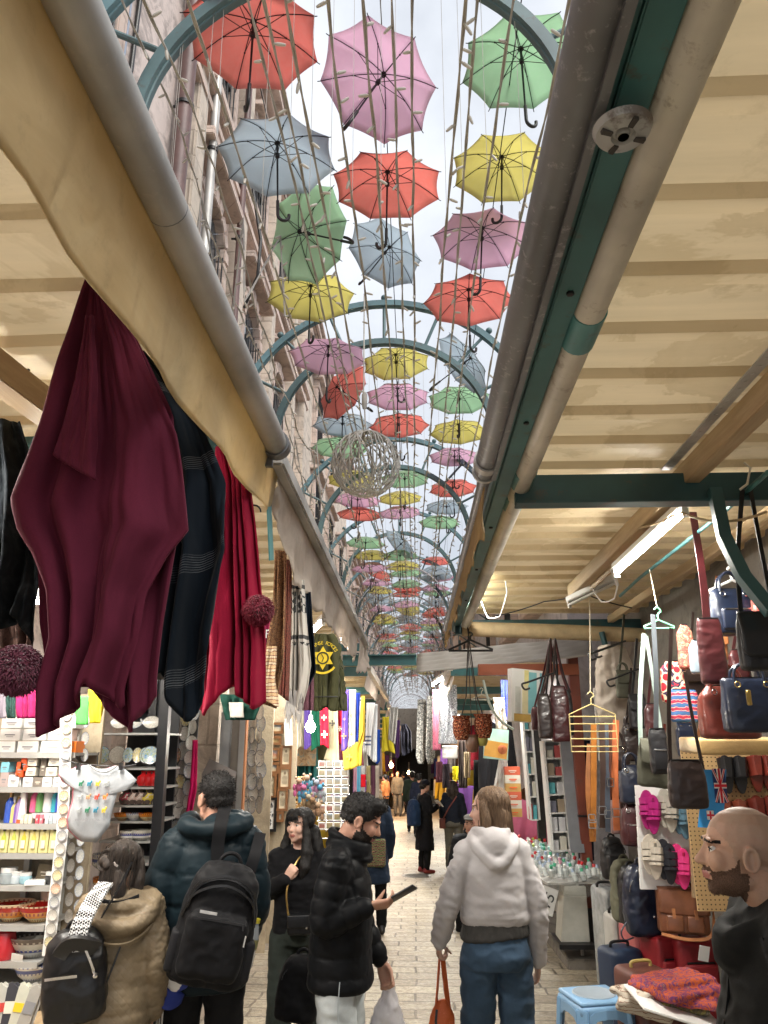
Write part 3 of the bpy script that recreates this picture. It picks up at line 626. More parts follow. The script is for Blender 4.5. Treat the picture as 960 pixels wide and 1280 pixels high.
def make_umbrella():
 t=thing('umbrella','x','umbrella');RT,RISE=.45,.15
 def zz(q):return RISE*(1-q**1.9)
 g=MB()
 nu=6;nv=8
 for k in range(8):
  a0=2*PI*k/8;a1=a0+PI/4;p0=Vector((math.cos(a0),math.sin(a0),0));p1=Vector((math.cos(a1),math.sin(a1),0))
  def fn(u,v):
   q=.02+.98*v;ch=p0.lerp(p1,u);s_=4*u*(1-u);ch=ch*(1-.045*s_*q**2)
   return(ch.x*RT*q,ch.y*RT*q,zz(q)-.012*s_*q*(1-.4*q))
  g.grid(fn,nu,nv)
 g.build('canopy',MU['red'],t,solid=.0012)
 for k in range(8):
  a=2*PI*k/8;d=Vector((math.cos(a),math.sin(a),0));m=MB()
  m.tube([d*RT*q+Vector((0,0,zz(q)-.006))for q in(.02,.2,.4,.6,.8,1.0)]+[d*(RT+.018)+Vector((0,0,-.012))],.0034,5);rb=m.build('rib',M_rib,t)
  m=MB();m.tube([Vector((0,0,RISE-.12))+d*.015,d*RT*.5+Vector((0,0,zz(.5)-.009))],.0028,5);m.ball(d*RT*.5+Vector((0,0,zz(.5)-.009)),.007,6);m.build('stretcher',M_rib,rb)
 m=MB();m.lathe([(.0,.25),(.006,.245),(.006,RISE),(.022,RISE-.006),(.022,RISE-.018),(.009,RISE-.02),(.009,RISE-.10),(.018,RISE-.11),(.018,RISE-.14),(.008,RISE-.15),(.0065,-.42),(0,-.42)],10);m.build('shaft',M_rib,t)
 m=MB();m.tube([(0,0,-.38),(0,0,-.50)]+[Vector((.042-.042*math.cos(R(x)),0,-.50-.042*math.sin(R(x))))for x in range(20,200,20)]+[(.084,0,-.485)],.0125,10);m.build('handle',M_black,t)
 return t
umb0=make_umbrella();UD=.9;first=[True]
def umbrella(col,loc,label,rot=(0,0,0),aim=None):
 if aim:d=CM@Vector((aim[0]/math.hypot(aim[0],aim[1])*.5,-aim[1]/math.hypot(aim[0],aim[1])*.5,aim[2]));rot=tuple((-d).to_track_quat('Z','Y').to_euler())
 rz=rnd.uniform(0,6.28)if rot==(0,0,0)else rot[2]
 if first[0]:o=umb0;first[0]=False;o.location=loc;o.rotation_euler=(rot[0],rot[1],rz);tag(o,label,group='coloured umbrellas over the lane')
 else:o=dup(umb0,loc,(rot[0]+rnd.uniform(-.05,.05),rot[1]+rnd.uniform(-.05,.05),rz),label,'coloured umbrellas over the lane',mats=None)
 o.scale=(1.1,)*3
 for ch in o.children:
  if stem_(ch.name)=='canopy':ch.material_slots[0].link='OBJECT';ch.material_slots[0].material=MU[col]
 return o
UL=[('red',316,42,156,0,'largest red umbrella at the top left beside the house wall'),('pink',471,100,142,(-40,80,.3),'large pink umbrella at the top in the middle, tipped a little'),('green',652,75,140,0,'large green umbrella at the top right by the near arch'),('blue grey',347,193,135,0,'blue grey umbrella below the largest red one'),('red',484,229,127,0,'red umbrella in the middle right under the pink one'),('yellow',627,208,116,0,'yellow umbrella under the large green one'),('green',388,288,118,(65,29,.36),'green umbrella tipped on its side on the left'),('blue grey',480,314,92,(-31,58,.30),'blue grey umbrella tipped over near the middle'),('pink',602,297,113,0,'pink umbrella under the yellow one on the right'),('yellow',388,368,102,0,'yellow umbrella on the left under the tipped green one'),('red',586,373,104,0,'red umbrella on the right at the crown of the second arch'),('pink',410,443,90,0,'pink umbrella on the left behind the second arch'),('red',430,487,76,(38,28,.22),'red umbrella tipped steeply just above the wire ball'),('yellow',495,452,79,0,'yellow umbrella in the middle inside the second arch'),('blue grey',578,452,82,(-48,40,.14),'blue grey umbrella tipped steeply at the right of the second arch'),('pink',497,494,74,0,'pink umbrella in the middle beside the tipped red one'),('green',574,498,73,0,'green umbrella on the right under the second arch'),('blue grey',428,529,70,0,'blue grey umbrella just above left of the wire ball'),('red',499,530,70,0,'red umbrella in the middle right of the wire ball'),('yellow',573,538,67,0,'yellow umbrella on the right under the green one'),('green',425,558,66,0,'green umbrella half hidden behind the wire ball'),('pink',568,570,60,0,'pink umbrella on the right under the yellow one'),('yellow',440,598,58,0,'yellow umbrella behind the lower left of the wire ball'),('green',506,598,58,0,'green umbrella in the middle inside the third arch'),('red',566,609,56,0,'red umbrella on the right under two pink and yellow ones'),('pink',447,624,54,0,'pink umbrella right below the wire ball'),('yellow',500,622,52,0,'yellow umbrella in the middle under the green one'),('blue grey',558,633,50,0,'blue grey umbrella on the right near the canvas strip'),('red',449,642,53,0,'red umbrella under the pink one below the wire ball'),('pink',500,640,50,0,'pink umbrella in the middle under two yellow and green ones'),('green',549,652,48,0,'green umbrella on the right under the blue grey one'),('green',457,678,47,0,'green umbrella low on the left inside the fourth arch'),('blue grey',500,679,46,(-20,18,.2),'blue grey umbrella tipped at the crown of the fourth arch'),('yellow',465,694,45,0,'yellow umbrella low on the left under a green one'),('green',500,694,45,0,'green umbrella low in the middle inside the fourth arch'),('pink',462,709,44,0,'pink umbrella low on the left under a yellow one'),('yellow',503,707,42,0,'yellow umbrella low in the middle under a green one'),('red',545,701,36,0,'red umbrella low on the right inside the fourth arch'),('blue grey',545,713,38,0,'blue grey umbrella low on the right under a red one')]
for col,px,py,wd,rot,lb in UL:
 f=UD*F/wd;umbrella(col,CAM+ray(px,py)*f+Vector((0,0,-.04)),'open '+lb if len(lb.split())<12 else lb,(0,0,0),rot or None)
rows=24;cc=['red','pink','yellow','green','blue grey']
for r_ in range(rows):
 y=21.8+r_*1.12+rnd.uniform(-.2,.2)
 for k,x in enumerate((-1.18,-.22,.72)):
  col=cc[(r_+k*2+rnd.choice((0,0,1)))%5]
  tl=rnd.choice((0,0,0,0,1));umbrella(col,(x+rnd.uniform(-.1,.1),y+rnd.uniform(-.3,.3),6.75-.018*(y-20)+rnd.uniform(-.12,.12)),'small far %s umbrella in the %s column, %s row beyond the fourth arch'%(col,['left','middle','right'][k],ORD[r_]),(rnd.uniform(-.4,.4),rnd.uniform(-.6,.6),.3)if tl else(0,0,0))
for i,x in enumerate((-1.25,-.2,.85)):
 m=MB();m.tube([(x,y,7.22-.02*abs(y-18)/10-.05*math.sin(y))for y in[2+1.5*k for k in range(30)]],.005,5)
 tag(m.build('support_cable',M_iron),'thin dark wire carrying the umbrellas, %s of three'%['left','middle','right'][i],'cable')
m=MB();m.box(P(367,742,19.5),(.06,.45,1.3));tag(m.build('hanging_sheet',mat('sky blue sheet',(.25,.42,.72),.8)),'pale blue sheet hung on the left front far down the lane','sheet')
m=MB();m.box(P(386,742,19.6),(.06,.5,1.35));tag(m.build('hanging_sheet',mat('rose pink sheet',(.68,.32,.45),.8)),'rose pink sheet hung on the left front far down the lane','sheet')
#   LAMPS
def lamp_area(name,loc,rot,sx,sy,power,col=(1,.95,.86)):
 l=bpy.data.lights.new(name,'AREA');l.shape='RECTANGLE';l.size=sx;l.size_y=sy;l.energy=power;l.color=col;l.use_shadow=True
 o=bpy.data.objects.new(name,l);COL.objects.link(o);o.location=loc;o.rotation_euler=rot;return o
def tube_lamp(label,a,b,power,lit=True,r=.013,housing=True,col=(1,.95,.86)):
 a,b=Vector(a),Vector(b);d=b-a;L=d.length;q=d.to_track_quat('X','Z');c=(a+b)/2;M=Matrix.Translation(c)@q.to_matrix().to_4x4()
 o=thing('fluorescent_lamp',label,'lamp',c)
 if housing:
  m=MB();m.box(c+q@Vector((0,0,.045)),(L*1.03,.055,.045),rot=q.to_matrix());m.build('housing',M_white,o,bevel=.006)
  for s_ in(-1,1):
   m=MB();m.box(c+q@Vector((s_*L*.505,0,.008)),(.018,.034,.075),rot=q.to_matrix());m.build('end_holder',M_white,o,bevel=.004)
 m=MB();m.tube([a,b],r,10);m.build('tube',M_tube if lit else M_lamp,o)
 if lit:
  l=lamp_area('lamp_light',c+Vector((0,0,-.02)),(0,0,0),L,.05,power*.75,col);l.rotation_euler=q.to_euler();l.parent=o;l.matrix_parent_inverse=parent_world(o).inverted()
 return o
tube_lamp('lit white fluorescent tube lamp over the handbags on the right',P(771,716,5.0),P(856,640,3.85),55)
tube_lamp('unlit tube fixture trailing loose wires beyond the lit lamp',P(712,756,6.3),P(770,728,5.9),0,lit=False)
tube_lamp('lit lamp under the cream pipe near the far end of the right canopy',P(576,752,7.5),P(601,720,6.3),22)
tube_lamp('lit tube lamp in the clothes shop hidden behind the velvet poncho',(-1.75,2.3,3.0),(-1.75,3.6,3.0),60)
tube_lamp('lit tube lamp behind the greige valance above the green hoodie',P(388,792,7.5),P(404,778,6.6),45)
tube_lamp('lit tube lamp under the low left canopy beyond the bar',P(404,838,12.6),P(416,862,14),110)
tube_lamp('lit tube lamp beside the silver banners under the low right canopy',P(541,856,13),P(556,846,12),110)
tube_lamp('lit tube lamp behind the striped awning on the right',P(612,834,10.5),P(634,836,10.5),55)
tube_lamp('added lit tube lamp deeper under the left low canopy',(-1.2,19,2.6),(-1.2,20.2,2.6),130)  # extra tube added to brighten the far lane
tube_lamp('added lit tube lamp deeper under the right low canopy',(1.0,18,2.6),(1.0,19.2,2.6),130)  # its right hand partner, added for the same brightening
tube_lamp('added lit tube lamp far down under the third left canopy',(-1.2,29,2.45),(-1.2,30.4,2.45),140)  # added tube, lifts the dim paving farther down
tube_lamp('added lit tube lamp far down under the third right canopy',(1.0,27.5,2.45),(1.0,28.9,2.45),140)  # added opposite the left one to light the deep lane
def bulb_lamp(label,p,r,power,m=None,col=(1,.93,.82),drop=.5):
 p=Vector(p);o=thing('hanging_bulb',label,'lamp',p);b_=MB();b_.lathe([(0,-r),(r*.6,-r*.8),(r,0),(r*.75,r*.7),(r*.4,r*1.2),(r*.35,r*1.5)],16,Matrix.Translation(p));b_.build('bulb',m or M_bulb,o)
 b_=MB();b_.lathe([(r*.42,r*1.3),(r*.42,r*2.2),(.005,r*2.4)],12,Matrix.Translation(p));b_.tube([p+Vector((0,0,r*2.3)),p+Vector((.01,0,drop))],.005,6);b_.build('socket',M_white,o)
 l=bpy.data.lights.new('lamp_light','POINT');l.energy=power;l.color=col;l.shadow_soft_size=r;q=bpy.data.objects.new('lamp_light',l);COL.objects.link(q);q.parent=o;q.matrix_parent_inverse=parent_world(o).inverted();q.location=p+Vector((0,0,-r*1.6));return o
bulb_lamp('glowing round white bulb hanging among the stoles on the left',P(388,909,7.6),.05,14)
bulb_lamp('small warm glowing bulb far down the dim lane',P(489,957,33),.09,160,M_warm,(1,.6,.3))
bulb_lamp('second small warm bulb deep in the far lane',P(511,966,40),.08,110,M_warm,(1,.6,.3))
#   PEOPLE
def m_skin(name,c,red=(0.45,0.16,0.11)):
 b=NB(name);n=b.noise(14,5,.6);n2=b.noise(160,3);c=srgb(c)
 k=b.mix(b.ramp(n,[(.35,0.0),(.8,.35)]),c,red);k=b.mix(b.ramp(n2,[(.5,0.0),(.8,.2)]),k,tuple(x*.7 for x in c));b.base(k)
 n3=b.noise(420,4,.7);k2=b.mix(b.ramp(b.noise(45,5,.7),[(.52,0.0),(.75,.3)]),k,tuple(x*.6 for x in red));b.base(b.mix(b.ramp(n3,[(.55,0.0),(.75,.22)]),k2,tuple(x*.45 for x in c)));b.set(Roughness=.56,Specular_IOR_Level=.35);b.b.inputs['Subsurface Weight'].default_value=.12;b.b.inputs['Subsurface Radius'].default_value=(.012,.005,.003);b.bump(n3,.3,.0012);return b.m
SKIN=m_skin('tanned skin',(0.44,0.255,0.18));SKINP=m_skin('fair skin',(0.54,0.35,0.27));SKINB=m_skin('olive skin',(0.45,0.29,0.2))
def m_hair(name,c,c2,rough=.6,sc=(60,60,6)):
 b=NB(name);n=b.noise(2.5,5,.65,b.mapping(sc));b.base(b.ramp(n,[(.3,c),(.72,c2)]));b.set(Roughness=rough,Specular_IOR_Level=.3);b.bump(n,.8,.006);return b.m
HBLK=m_hair('black hair',(0.004,0.0035,0.0035),(0.014,0.012,0.011));HBRN=m_hair('dark brown hair',(0.012,0.009,0.008),(0.05,0.036,0.027));HLBR=m_hair('light brown hair',(0.07,0.042,0.026),(0.21,0.135,0.08));HBLD=m_hair('dusty blonde hair',(.16,.11,.06),(.36,.27,.17))
HSTUB=m_hair('short beard',(0.07,0.04,0.026),(0.20,0.115,0.075),.7,(120,120,120));HBRD=m_hair('black beard',(0.008,0.006,0.005),(0.03,0.022,0.018),.6,(120,120,60))
HSHV=m_skin('shaven stubble skin',(0.36,0.25,0.18));LIP=mat('lips',(.33,.12,.10),.4,var=.1)
EYEW=mat('eye white',(.6,.57,.53),.2,var=0);EYED=mat('dark iris',(.02,.012,.008),.15,var=0)
def m_cloth(name,c,rough=.75,sc=220,bs=.25,var=.18,sheen=.3,vs=4):
 b=NB(name);c=srgb(c);n=b.noise(vs,5,.6);k=b.ramp(n,[(.3,tuple(x*(1-var)for x in c)),(.7,tuple(x*(1+var)for x in c))])
 n2=b.noise(sc,3,.6);k=b.mix(b.ramp(n2,[(.35,0.0),(.75,.3)]),k,tuple(x*.55 for x in c));b.base(k);b.set(Roughness=rough,Sheen_Weight=sheen*.12,Sheen_Roughness=.5,Specular_IOR_Level=.12);b.bump(n2,bs,.002);return b.m
NYB=m_cloth('black nylon',(0.005,0.0055,0.0065),.55,90,.12,sheen=.15);NYT=m_cloth('blue black nylon',(0.007,0.015,0.020),.5,60,.1,sheen=.2)
KHA=m_cloth('khaki quilted nylon',(0.19,0.145,0.09),.55,70,.15,sheen=.2);BLKW=m_cloth('black wool',(0.006,0.006,0.007),.85,240,.35);HOOD=m_cloth('oatmeal grey fleece',(0.48,0.46,0.465),.95,300,.08,.06,sheen=.1);RIBK=m_cloth('charcoal rib knit',(0.06,0.058,0.055),.9,200,.5)
DENIM=m_cloth('mid blue denim',(0.045,0.078,0.125),.85,320,.35,.3,vs=5);JEANW=m_cloth('pale washed jeans',(0.50,0.54,0.55),.85,320,.3,.12,vs=6);OLIV=m_cloth('dark olive trousers',(.028,.035,.03),.8);NAVY=m_cloth('navy coat cloth',(.018,.03,.055),.8);GREYT=m_cloth('grey green trousers',(.10,.095,.08),.85)
def m_quilt(name,c,k=70):
 b=NB(name);c=srgb(c);sx=b.n('ShaderNodeSeparateXYZ');b.l(b.co,sx.inputs[0])
 def M_(op,x,y=None):
  q=b.n('ShaderNodeMath',operation=op)
  for i,v in enumerate((x,y)):
   if isinstance(v,bpy.types.NodeSocket):b.l(v,q.inputs[i])
   elif v is not None:q.inputs[i].default_value=v
  return q.outputs[0]
 h_=M_('ADD',sx.outputs[0],M_('MULTIPLY',sx.outputs[1],.8));wz=M_('ADD',sx.outputs[2],M_('MULTIPLY',b.noise(9,3),.02))
 f=M_('MINIMUM',M_('ABSOLUTE',M_('SINE',M_('MULTIPLY',M_('ADD',h_,wz),k))),M_('ABSOLUTE',M_('SINE',M_('MULTIPLY',M_('SUBTRACT',h_,wz),k))));f=M_('POWER',f,.45)
 k2=b.mix(b.ramp(f,[(.0,.35),(.35,0.0)]),b.ramp(b.noise(5,5),[(.3,tuple(x*.8 for x in c)),(.7,tuple(x*1.15 for x in c))]),tuple(x*.45 for x in c));b.base(k2);b.set(Roughness=.5,Specular_IOR_Level=.3)
 hh=M_('ADD',f,M_('MULTIPLY',b.noise(60,5,.7),.5));b.bump(hh,.3,.0035);return b.m
KHA=m_quilt('khaki quilted nylon shell',(.19,.145,.09))
LEAB=mat('black grained leather',(0.006,0.006,0.007),.36,var=.2,bump=.25,bs=160,bd=.002)
def remesh_obj(name,mb,m,parent,vox=.012,smooth=4,disp=None,matfn=None,iters=1):
 me=bpy.data.meshes.new('tmp');me.from_pydata(mb.v,[],mb.f)
 bm=bmesh.new();bm.from_mesh(me);bmesh.ops.recalc_face_normals(bm,faces=bm.faces);bm.to_mesh(me);bm.free()
 t=bpy.data.objects.new('tmp',me);COL.objects.link(t);q=t.modifiers.new('r','REMESH');q.mode='VOXEL';q.voxel_size=vox
 dg=bpy.context.evaluated_depsgraph_get();dg.update();me2=bpy.data.meshes.new_from_object(t.evaluated_get(dg));bpy.data.objects.remove(t);bpy.data.meshes.remove(me)
 bm=bmesh.new();bm.from_mesh(me2)
 for _ in range(smooth):bmesh.ops.smooth_vert(bm,verts=bm.verts,factor=.5,use_axis_x=True,use_axis_y=True,use_axis_z=True)
 if disp:
  bm.normal_update();ns=[v.normal.copy()for v in bm.verts]
  for v,n in zip(bm.verts,ns):
   d=disp(v.co,n);v.co+=n*d if not isinstance(d,Vector)else d
 bm.to_mesh(me2);bm.free();me2.name=name
 me2.materials.clear()
 for x in(m if isinstance(m,(list,tuple))else[m]):me2.materials.append(x)
 if matfn:me2.polygons.foreach_set('material_index',[matfn(p.center)for p in me2.polygons])
 me2.polygons.foreach_set('use_smooth',[True]*len(me2.polygons));me2.update()
 o=bpy.data.objects.new(name,me2);COL.objects.link(o);o.parent=parent;return o
def limb(mb,pts,rad,n=14,sub=5):
 pts=[Vector(p)for p in pts];out=[];rr=[]
 for i in range(len(pts)-1):
  for k in range(sub):out.append(pts[i].lerp(pts[i+1],k/sub));rr.append(lerp(rad[i],rad[i+1],k/sub))
 out.append(pts[-1]);rr.append(rad[-1])
 for _ in range(2):
  o2=out[:]
  for i in range(1,len(out)-1):o2[i]=out[i]*.5+(out[i-1]+out[i+1])*.25
  out=o2
 mb.tube(out,rr,n);mb.ball(out[0],rr[0]*.98,12);mb.ball(out[-1],rr[-1]*.98,12)
def loft(mb,rings,n=28,pw=2.4):
 """rings: (cx, cy, z, rx, ry) bottom to top, superellipse sections, closed"""
 vs=[];fs=[]
 for cx,cy,z,rx,ry in rings:
  for k in range(n):
   a=2*PI*k/n;c,s_=math.cos(a),math.sin(a);vs.append((cx+rx*math.copysign(abs(c)**(2/pw),c),cy+ry*math.copysign(abs(s_)**(2/pw),s_),z))
 for i in range(len(rings)-1):
  for k in range(n):fs.append((i*n+k,i*n+(k+1)%n,(i+1)*n+(k+1)%n,(i+1)*n+k))
 fs+=[tuple(range(n-1,-1,-1)),tuple((len(rings)-1)*n+k for k in range(n))];mb.add(vs,fs)
def hand(mb,w_,f,n,s_,curls=(25,35,25),thumb=(.5,.2),sc=1.0,spread=.05,each=None):
 """wrist, forward, palm normal, towards the thumb"""
 w_=Vector(w_);f=Vector(f).normalized();n=Vector(n);n=(n-f*n.dot(f)).normalized();s_=Vector(s_);s_=(s_-f*s_.dot(f)-n*s_.dot(n)).normalized()
 for k,(a,b,r0,r1)in enumerate(((.030,.028,.013,.0125),(.010,.010,.014,.0135),(-.010,-.009,.014,.013),(-.027,-.026,.0125,.0115))):
  limb(mb,[w_+s_*a*.55*sc,w_+f*.045*sc+s_*a*.9*sc,w_+f*.088*sc+s_*b*sc],[r0*sc,r0*sc*1.05,r1*sc],10,3)
 for k,(b,L)in enumerate(((.030,.072),(.0095,.081),(-.011,.075),(-.030,.059))):
  cu=each[k]if each else curls;p=w_+f*.088*sc+s_*b*sc;ang=0;pts=[p];d0=(f+s_*spread*(1.5-k)).normalized()
  for c,q in zip(cu,(.45,.31,.24)):
   ang+=R(c);p=p+(d0*math.cos(ang)+n*math.sin(ang))*L*q*sc;pts.append(p)
  limb(mb,pts,[.0095*sc,.0090*sc,.0080*sc,.0062*sc],9,3)
 b0=w_+f*.022*sc+s_*.024*sc+n*.008*sc;d1=(f*.62+s_*(.75-thumb[1])+n*thumb[0]).normalized();p1=b0+d1*.042*sc;d2=(f*.85+s_*(.25-thumb[1])+n*thumb[0]*1.1).normalized();p2=p1+d2*.034*sc;p3=p2+(d2+n*.15).normalized()*.026*sc
 limb(mb,[b0,p1,p2,p3],[.017*sc,.0125*sc,.0105*sc,.0075*sc],9,3)
def head(mb,HM,neck=(0,-.012,1.45),male=True):
 def T(v):return HM@Vector(v)
 r3=HM.to_3x3()
 def bl(c,r):mb.ball(T(c),r,18,r3)
 bl((0,-.014,.030),(.076,.098,.084));bl((0,.028,-.028),(.061,.066,.086));bl((0,.046,-.074),(.043,.040,.036));bl((0,.070,-.094),(.021,.019,.018))
 for s_ in(-1,1):
  bl((s_*.036,.064,-.024),(.028,.026,.030));bl((s_*.045,.02,-.07),(.02,.045,.025));bl((s_*.026,.080,.024),(.027,.014,.010))
  if not male:continue
  mb.tube([T((s_*.087,-.010-.017*math.cos(t*.52),-.012-.028*math.sin(t*.52)))for t in range(13)],.0065,8,closed=False);bl((s_*.076,-.008,-.013),(.009,.015,.026))
 limb(mb,[T((0,.084,.014)),T((0,.094,-.008)),T((0,.108,-.028))],[.0085,.0100,.0120],10,3);bl((0,.0975,-.031),(.0175,.011,.0085))
 limb(mb,[T((-.024,.084,-.0585)),T((0,.099,-.0555)),T((.024,.084,-.0585))],[.0045,.0078,.0045],8,4);limb(mb,[T((-.020,.082,-.067)),T((0,.096,-.0675)),T((.020,.082,-.067))],[.004,.0075,.004],8,4)
 nk=.056 if male else.048
 limb(mb,[T((0,-.026,-.05)),Vector(neck).lerp(T((0,-.02,-.07)),.5),Vector(neck),Vector(neck)+Vector((0,-.012,-.07))],[nk*.98,nk,nk*1.12,nk*1.5],18,4)
def eyes(HM,root):
 for s_ in(-1,1):
  m=MB();c=HM@Vector((s_*.031,.0722,.002));m.ball(c,.0115,14);e=m.build('eye',EYEW,root,loc=(0,0,0))
  m=MB();m.ball(HM@Vector((s_*.031,.0790,.002)),(.0062,.0062,.0062),10);m.build('iris',EYED,e,loc=(0,0,0))
  m=MB();m.tube([HM@Vector((s_*(.031+dx),0.0848-abs(dx)*.30-(.002 if dx*s_>0 else 0),.0080-abs(dx)*.22))for dx in(-.017,-.009,0,.009,.017)],[.0008,.0018,.0022,.0018,.0008],6);m.build('eyelash',HBLK,root,loc=(0,0,0))
class Person:pass
def rotm(yaw=0,pitch=0,roll=0):return Euler((R(pitch),R(roll),R(yaw)),'XYZ').to_matrix()if False else(Matrix.Rotation(R(yaw),3,'Z')@Matrix.Rotation(R(pitch),3,'X')@Matrix.Rotation(R(roll),3,'Y'))
def person(label,H,at,rz,skin,hd=(0,0,0),L=None,Rr=None,legs=None,male=True,group=None,vox=.0075,brow=HBLK,beard=None,hands=(None,None),wide=1.0,shz=1.405,headoff=(0,.02,0),face=True,shaved=False,hip=(0,0,.92)):
 """L / Rr: (shoulder, elbow, wrist); body faces +y"""
 p=Person();root=thing('person',label,'person',(0,0,0),group=group);p.root=root;p.H=H
 sw=(.185 if male else.163)*wide
 p.L=[Vector(q)for q in(L or((-sw,-.01,shz),(-sw-.06,-.03,1.13),(-sw-.05,.05,.88)))]
 p.R=[Vector(q)for q in(Rr or((sw,-.01,shz),(sw+.06,-.03,1.13),(sw+.05,.05,.88)))]
 hx=.09;p.legs=legs or[[(-hx,0,.90),(-hx-.015,.02,.49),(-hx-.02,-.02,.07)],[(hx,0,.90),(hx+.015,.02,.49),(hx+.02,-.02,.07)]]
 p.legs=[[Vector(q)for q in l]for l in p.legs]
 HM=Matrix.Translation(Vector((0,0,1.60))+Vector(headoff))@rotm(*hd).to_4x4();p.HM=HM;inv=HM.inverted()
 mb=MB();hz=hip[2];loft(mb,[(hip[0],hip[1],hz-.08,.12,.09),(hip[0],hip[1],hz,.155,.105),(0,0,1.08,.13,.10),(0,0,1.25,.15,.105),(0,-.005,1.37,.15,.09),(0,-.01,1.43,.10,.065),(0,-.012,1.46,.06,.055)])
 ar=(.047,.038,.027)if male else(.040,.033,.024)
 for a in(p.L,p.R):limb(mb,a,ar);limb(mb,[a[0]+Vector((-a[0].x*.5,0,.0)),a[0]],[.05,.05])
 for l in p.legs:limb(mb,l,(.072,.052,.036));limb(mb,[l[2]+Vector((0,-.02,-.03)),l[2]+Vector((0,.12,-.045))],(.035,.028))
 head(mb,HM,male=male)
 for a,hs in((p.L,hands[0]),(p.R,hands[1])):
  if hs is None:
   d=(a[2]-a[1]).normalized();sd=1 if a is p.L else-1
   hs=dict(f=d,n=(sd,0,-.1),s_=(0,1,.2),curls=(22,30,22))
  hs=dict(hs);hs.setdefault('sc',1.0 if male else.9);ext=Vector(hs['f']).normalized();mb_w=a[2]
  limb(mb,[a[1].lerp(a[2],.8),mb_w],[ar[2]*1.05,ar[2]*.88],10,3);hand(mb,mb_w,**hs)
 def mf(c):
  q=inv@c
  if q.z>-.13 and q.length<.17 and q.y>.04:
   if abs(q.x)<.027 and q.y>.078 and-.072<q.z<-.052 and abs(q.x)<.026-abs(q.z+.062)*.8:return 1
   if.014<abs(q.x)<.050 and.0185<q.z-(.004*math.sin(abs(q.x)*60))<.0255 and q.y>.055:return 2
  if beard and beard(q):return 3
  if shaved and q.length<.2 and q.z>lerp(.060,-.04,min(1,max(0,(.07-q.y)/.085)))-(.025 if abs(q.x)>.055 and-.02<q.y<.03 else 0)+.006*mnoise.noise(q*70):return 4
  return 0
 p.body=remesh_obj('body',mb,[skin,LIP,brow,HBRD if beard is not None and not hasattr(beard,'m')else(beard.m if beard else HBRD),HSHV],root,vox,2,None,mf if face else None)
 if face and vox<.012:eyes(HM,root)
 if beard:
  rq=random.Random(4);mb=MB();me=p.body.data;L0=.0035 if shaved else.007;hm=[beard.m if hasattr(beard,'m')else HBRD,brow]
  for idx,cnt,mi in((3,1600,0),(2,160,1)):
   fs=[f for f in me.polygons if f.material_index==idx]
   for f in(rq.sample(fs,min(cnt,len(fs)))if fs else[]):
    d=(f.normal*.7+Vector((rq.uniform(-.4,.4),rq.uniform(-.4,.4),-.6 if mi==0 else rq.uniform(-.2,.4)))).normalized();L=L0*rq.uniform(.7,1.4)*(1 if mi==0 else.55);mb.mat(mi);mb.tube([f.center-f.normal*.001,f.center+d*L*.6,f.center+d*L],[.0008,.0007,.0002],3,cap=False)
  tag(mb.build('beard_hair',hm,root,loc=(0,0,0)),kind='stuff')
 return p
def finish(p,hpos,f=None,rz=0,z0=None):
 """stand the figure so that its head is at hpos; z0 = ground height"""
 s_=p.H/1.7;q=Matrix.Rotation(R(rz),3,'Z')@(p.HM.translation*s_);z=gz(hpos[1])if z0 is None else z0
 p.root.scale=(s_,)*3;p.root.rotation_euler=(0,0,R(rz));p.root.location=(hpos[0]-q.x,hpos[1]-q.y,z)
def folds(amp=.005,sc=(5,5,9),seed=0,ridge=True):
 def d(co,n):
  v=mnoise.fractal(Vector((co.x*sc[0],co.y*sc[1]+seed,co.z*sc[2])),1,2,3);return amp*(1-2.2*abs(v))if ridge else amp*v
 return d
def puffer(arms,pitch=.1,amp=.012,apitch=.095,ph=0.0,torso=True,wr=.004):
 def near(co,a):
  best=(9,0);acc=0
  for i in range(2):
   d=a[i+1]-a[i];t=max(0,min(1,(co-a[i]).dot(d)/d.length_squared));q=a[i]+d*t;k=(co-q).length
   if k<best[0]:best=(k,acc+d.length*t)
   acc+=d.length
  return best
 def f(co,n):
  b=min((near(co,a)for a in arms),key=lambda q:q[0]);use=b[0]<.105 and abs(co.x)>.13
  c=b[1]/apitch if use else(co.z+ph+.012*math.sin(co.x*9))/pitch
  h=abs(math.sin(PI*c))**.55
  w_=mnoise.fractal(Vector((co.x*22,co.y*22,co.z*40)),1,2,3)*(1.3-h)
  return amp*(h-.55)+wr*w_
 return f
def trousers(p,m,rad=(.098,.072,.062),top=1.0,waist=(.165,.118),disp=None,vox=.011,hip=(.178,.132),name='trousers',length=.06,hem=None):
 mb=MB();loft(mb,[(0,-.005,.84,hip[0]*.93,hip[1]),(0,-.008,.90,hip[0],hip[1]+.01),(0,-.004,.96,lerp(hip[0],waist[0],.55),lerp(hip[1],waist[1],.5)),(0,0,top,waist[0],waist[1])])
 for l in p.legs:limb(mb,[l[0]+Vector((0,-.006,-.02)),l[0].lerp(l[1],.45)+Vector((0,-.004,0)),l[1],l[1].lerp(l[2],.5)+Vector((0,-.012,0)),Vector((l[2].x,l[2].y,length+.05))],[rad[0],lerp(rad[0],rad[1],.45),rad[1],lerp(rad[1],rad[2],.5)*1.03,rad[2]],18,5)
 return remesh_obj(name,mb,m,p.root,vox,3,disp or folds(.006,(7,7,12)))
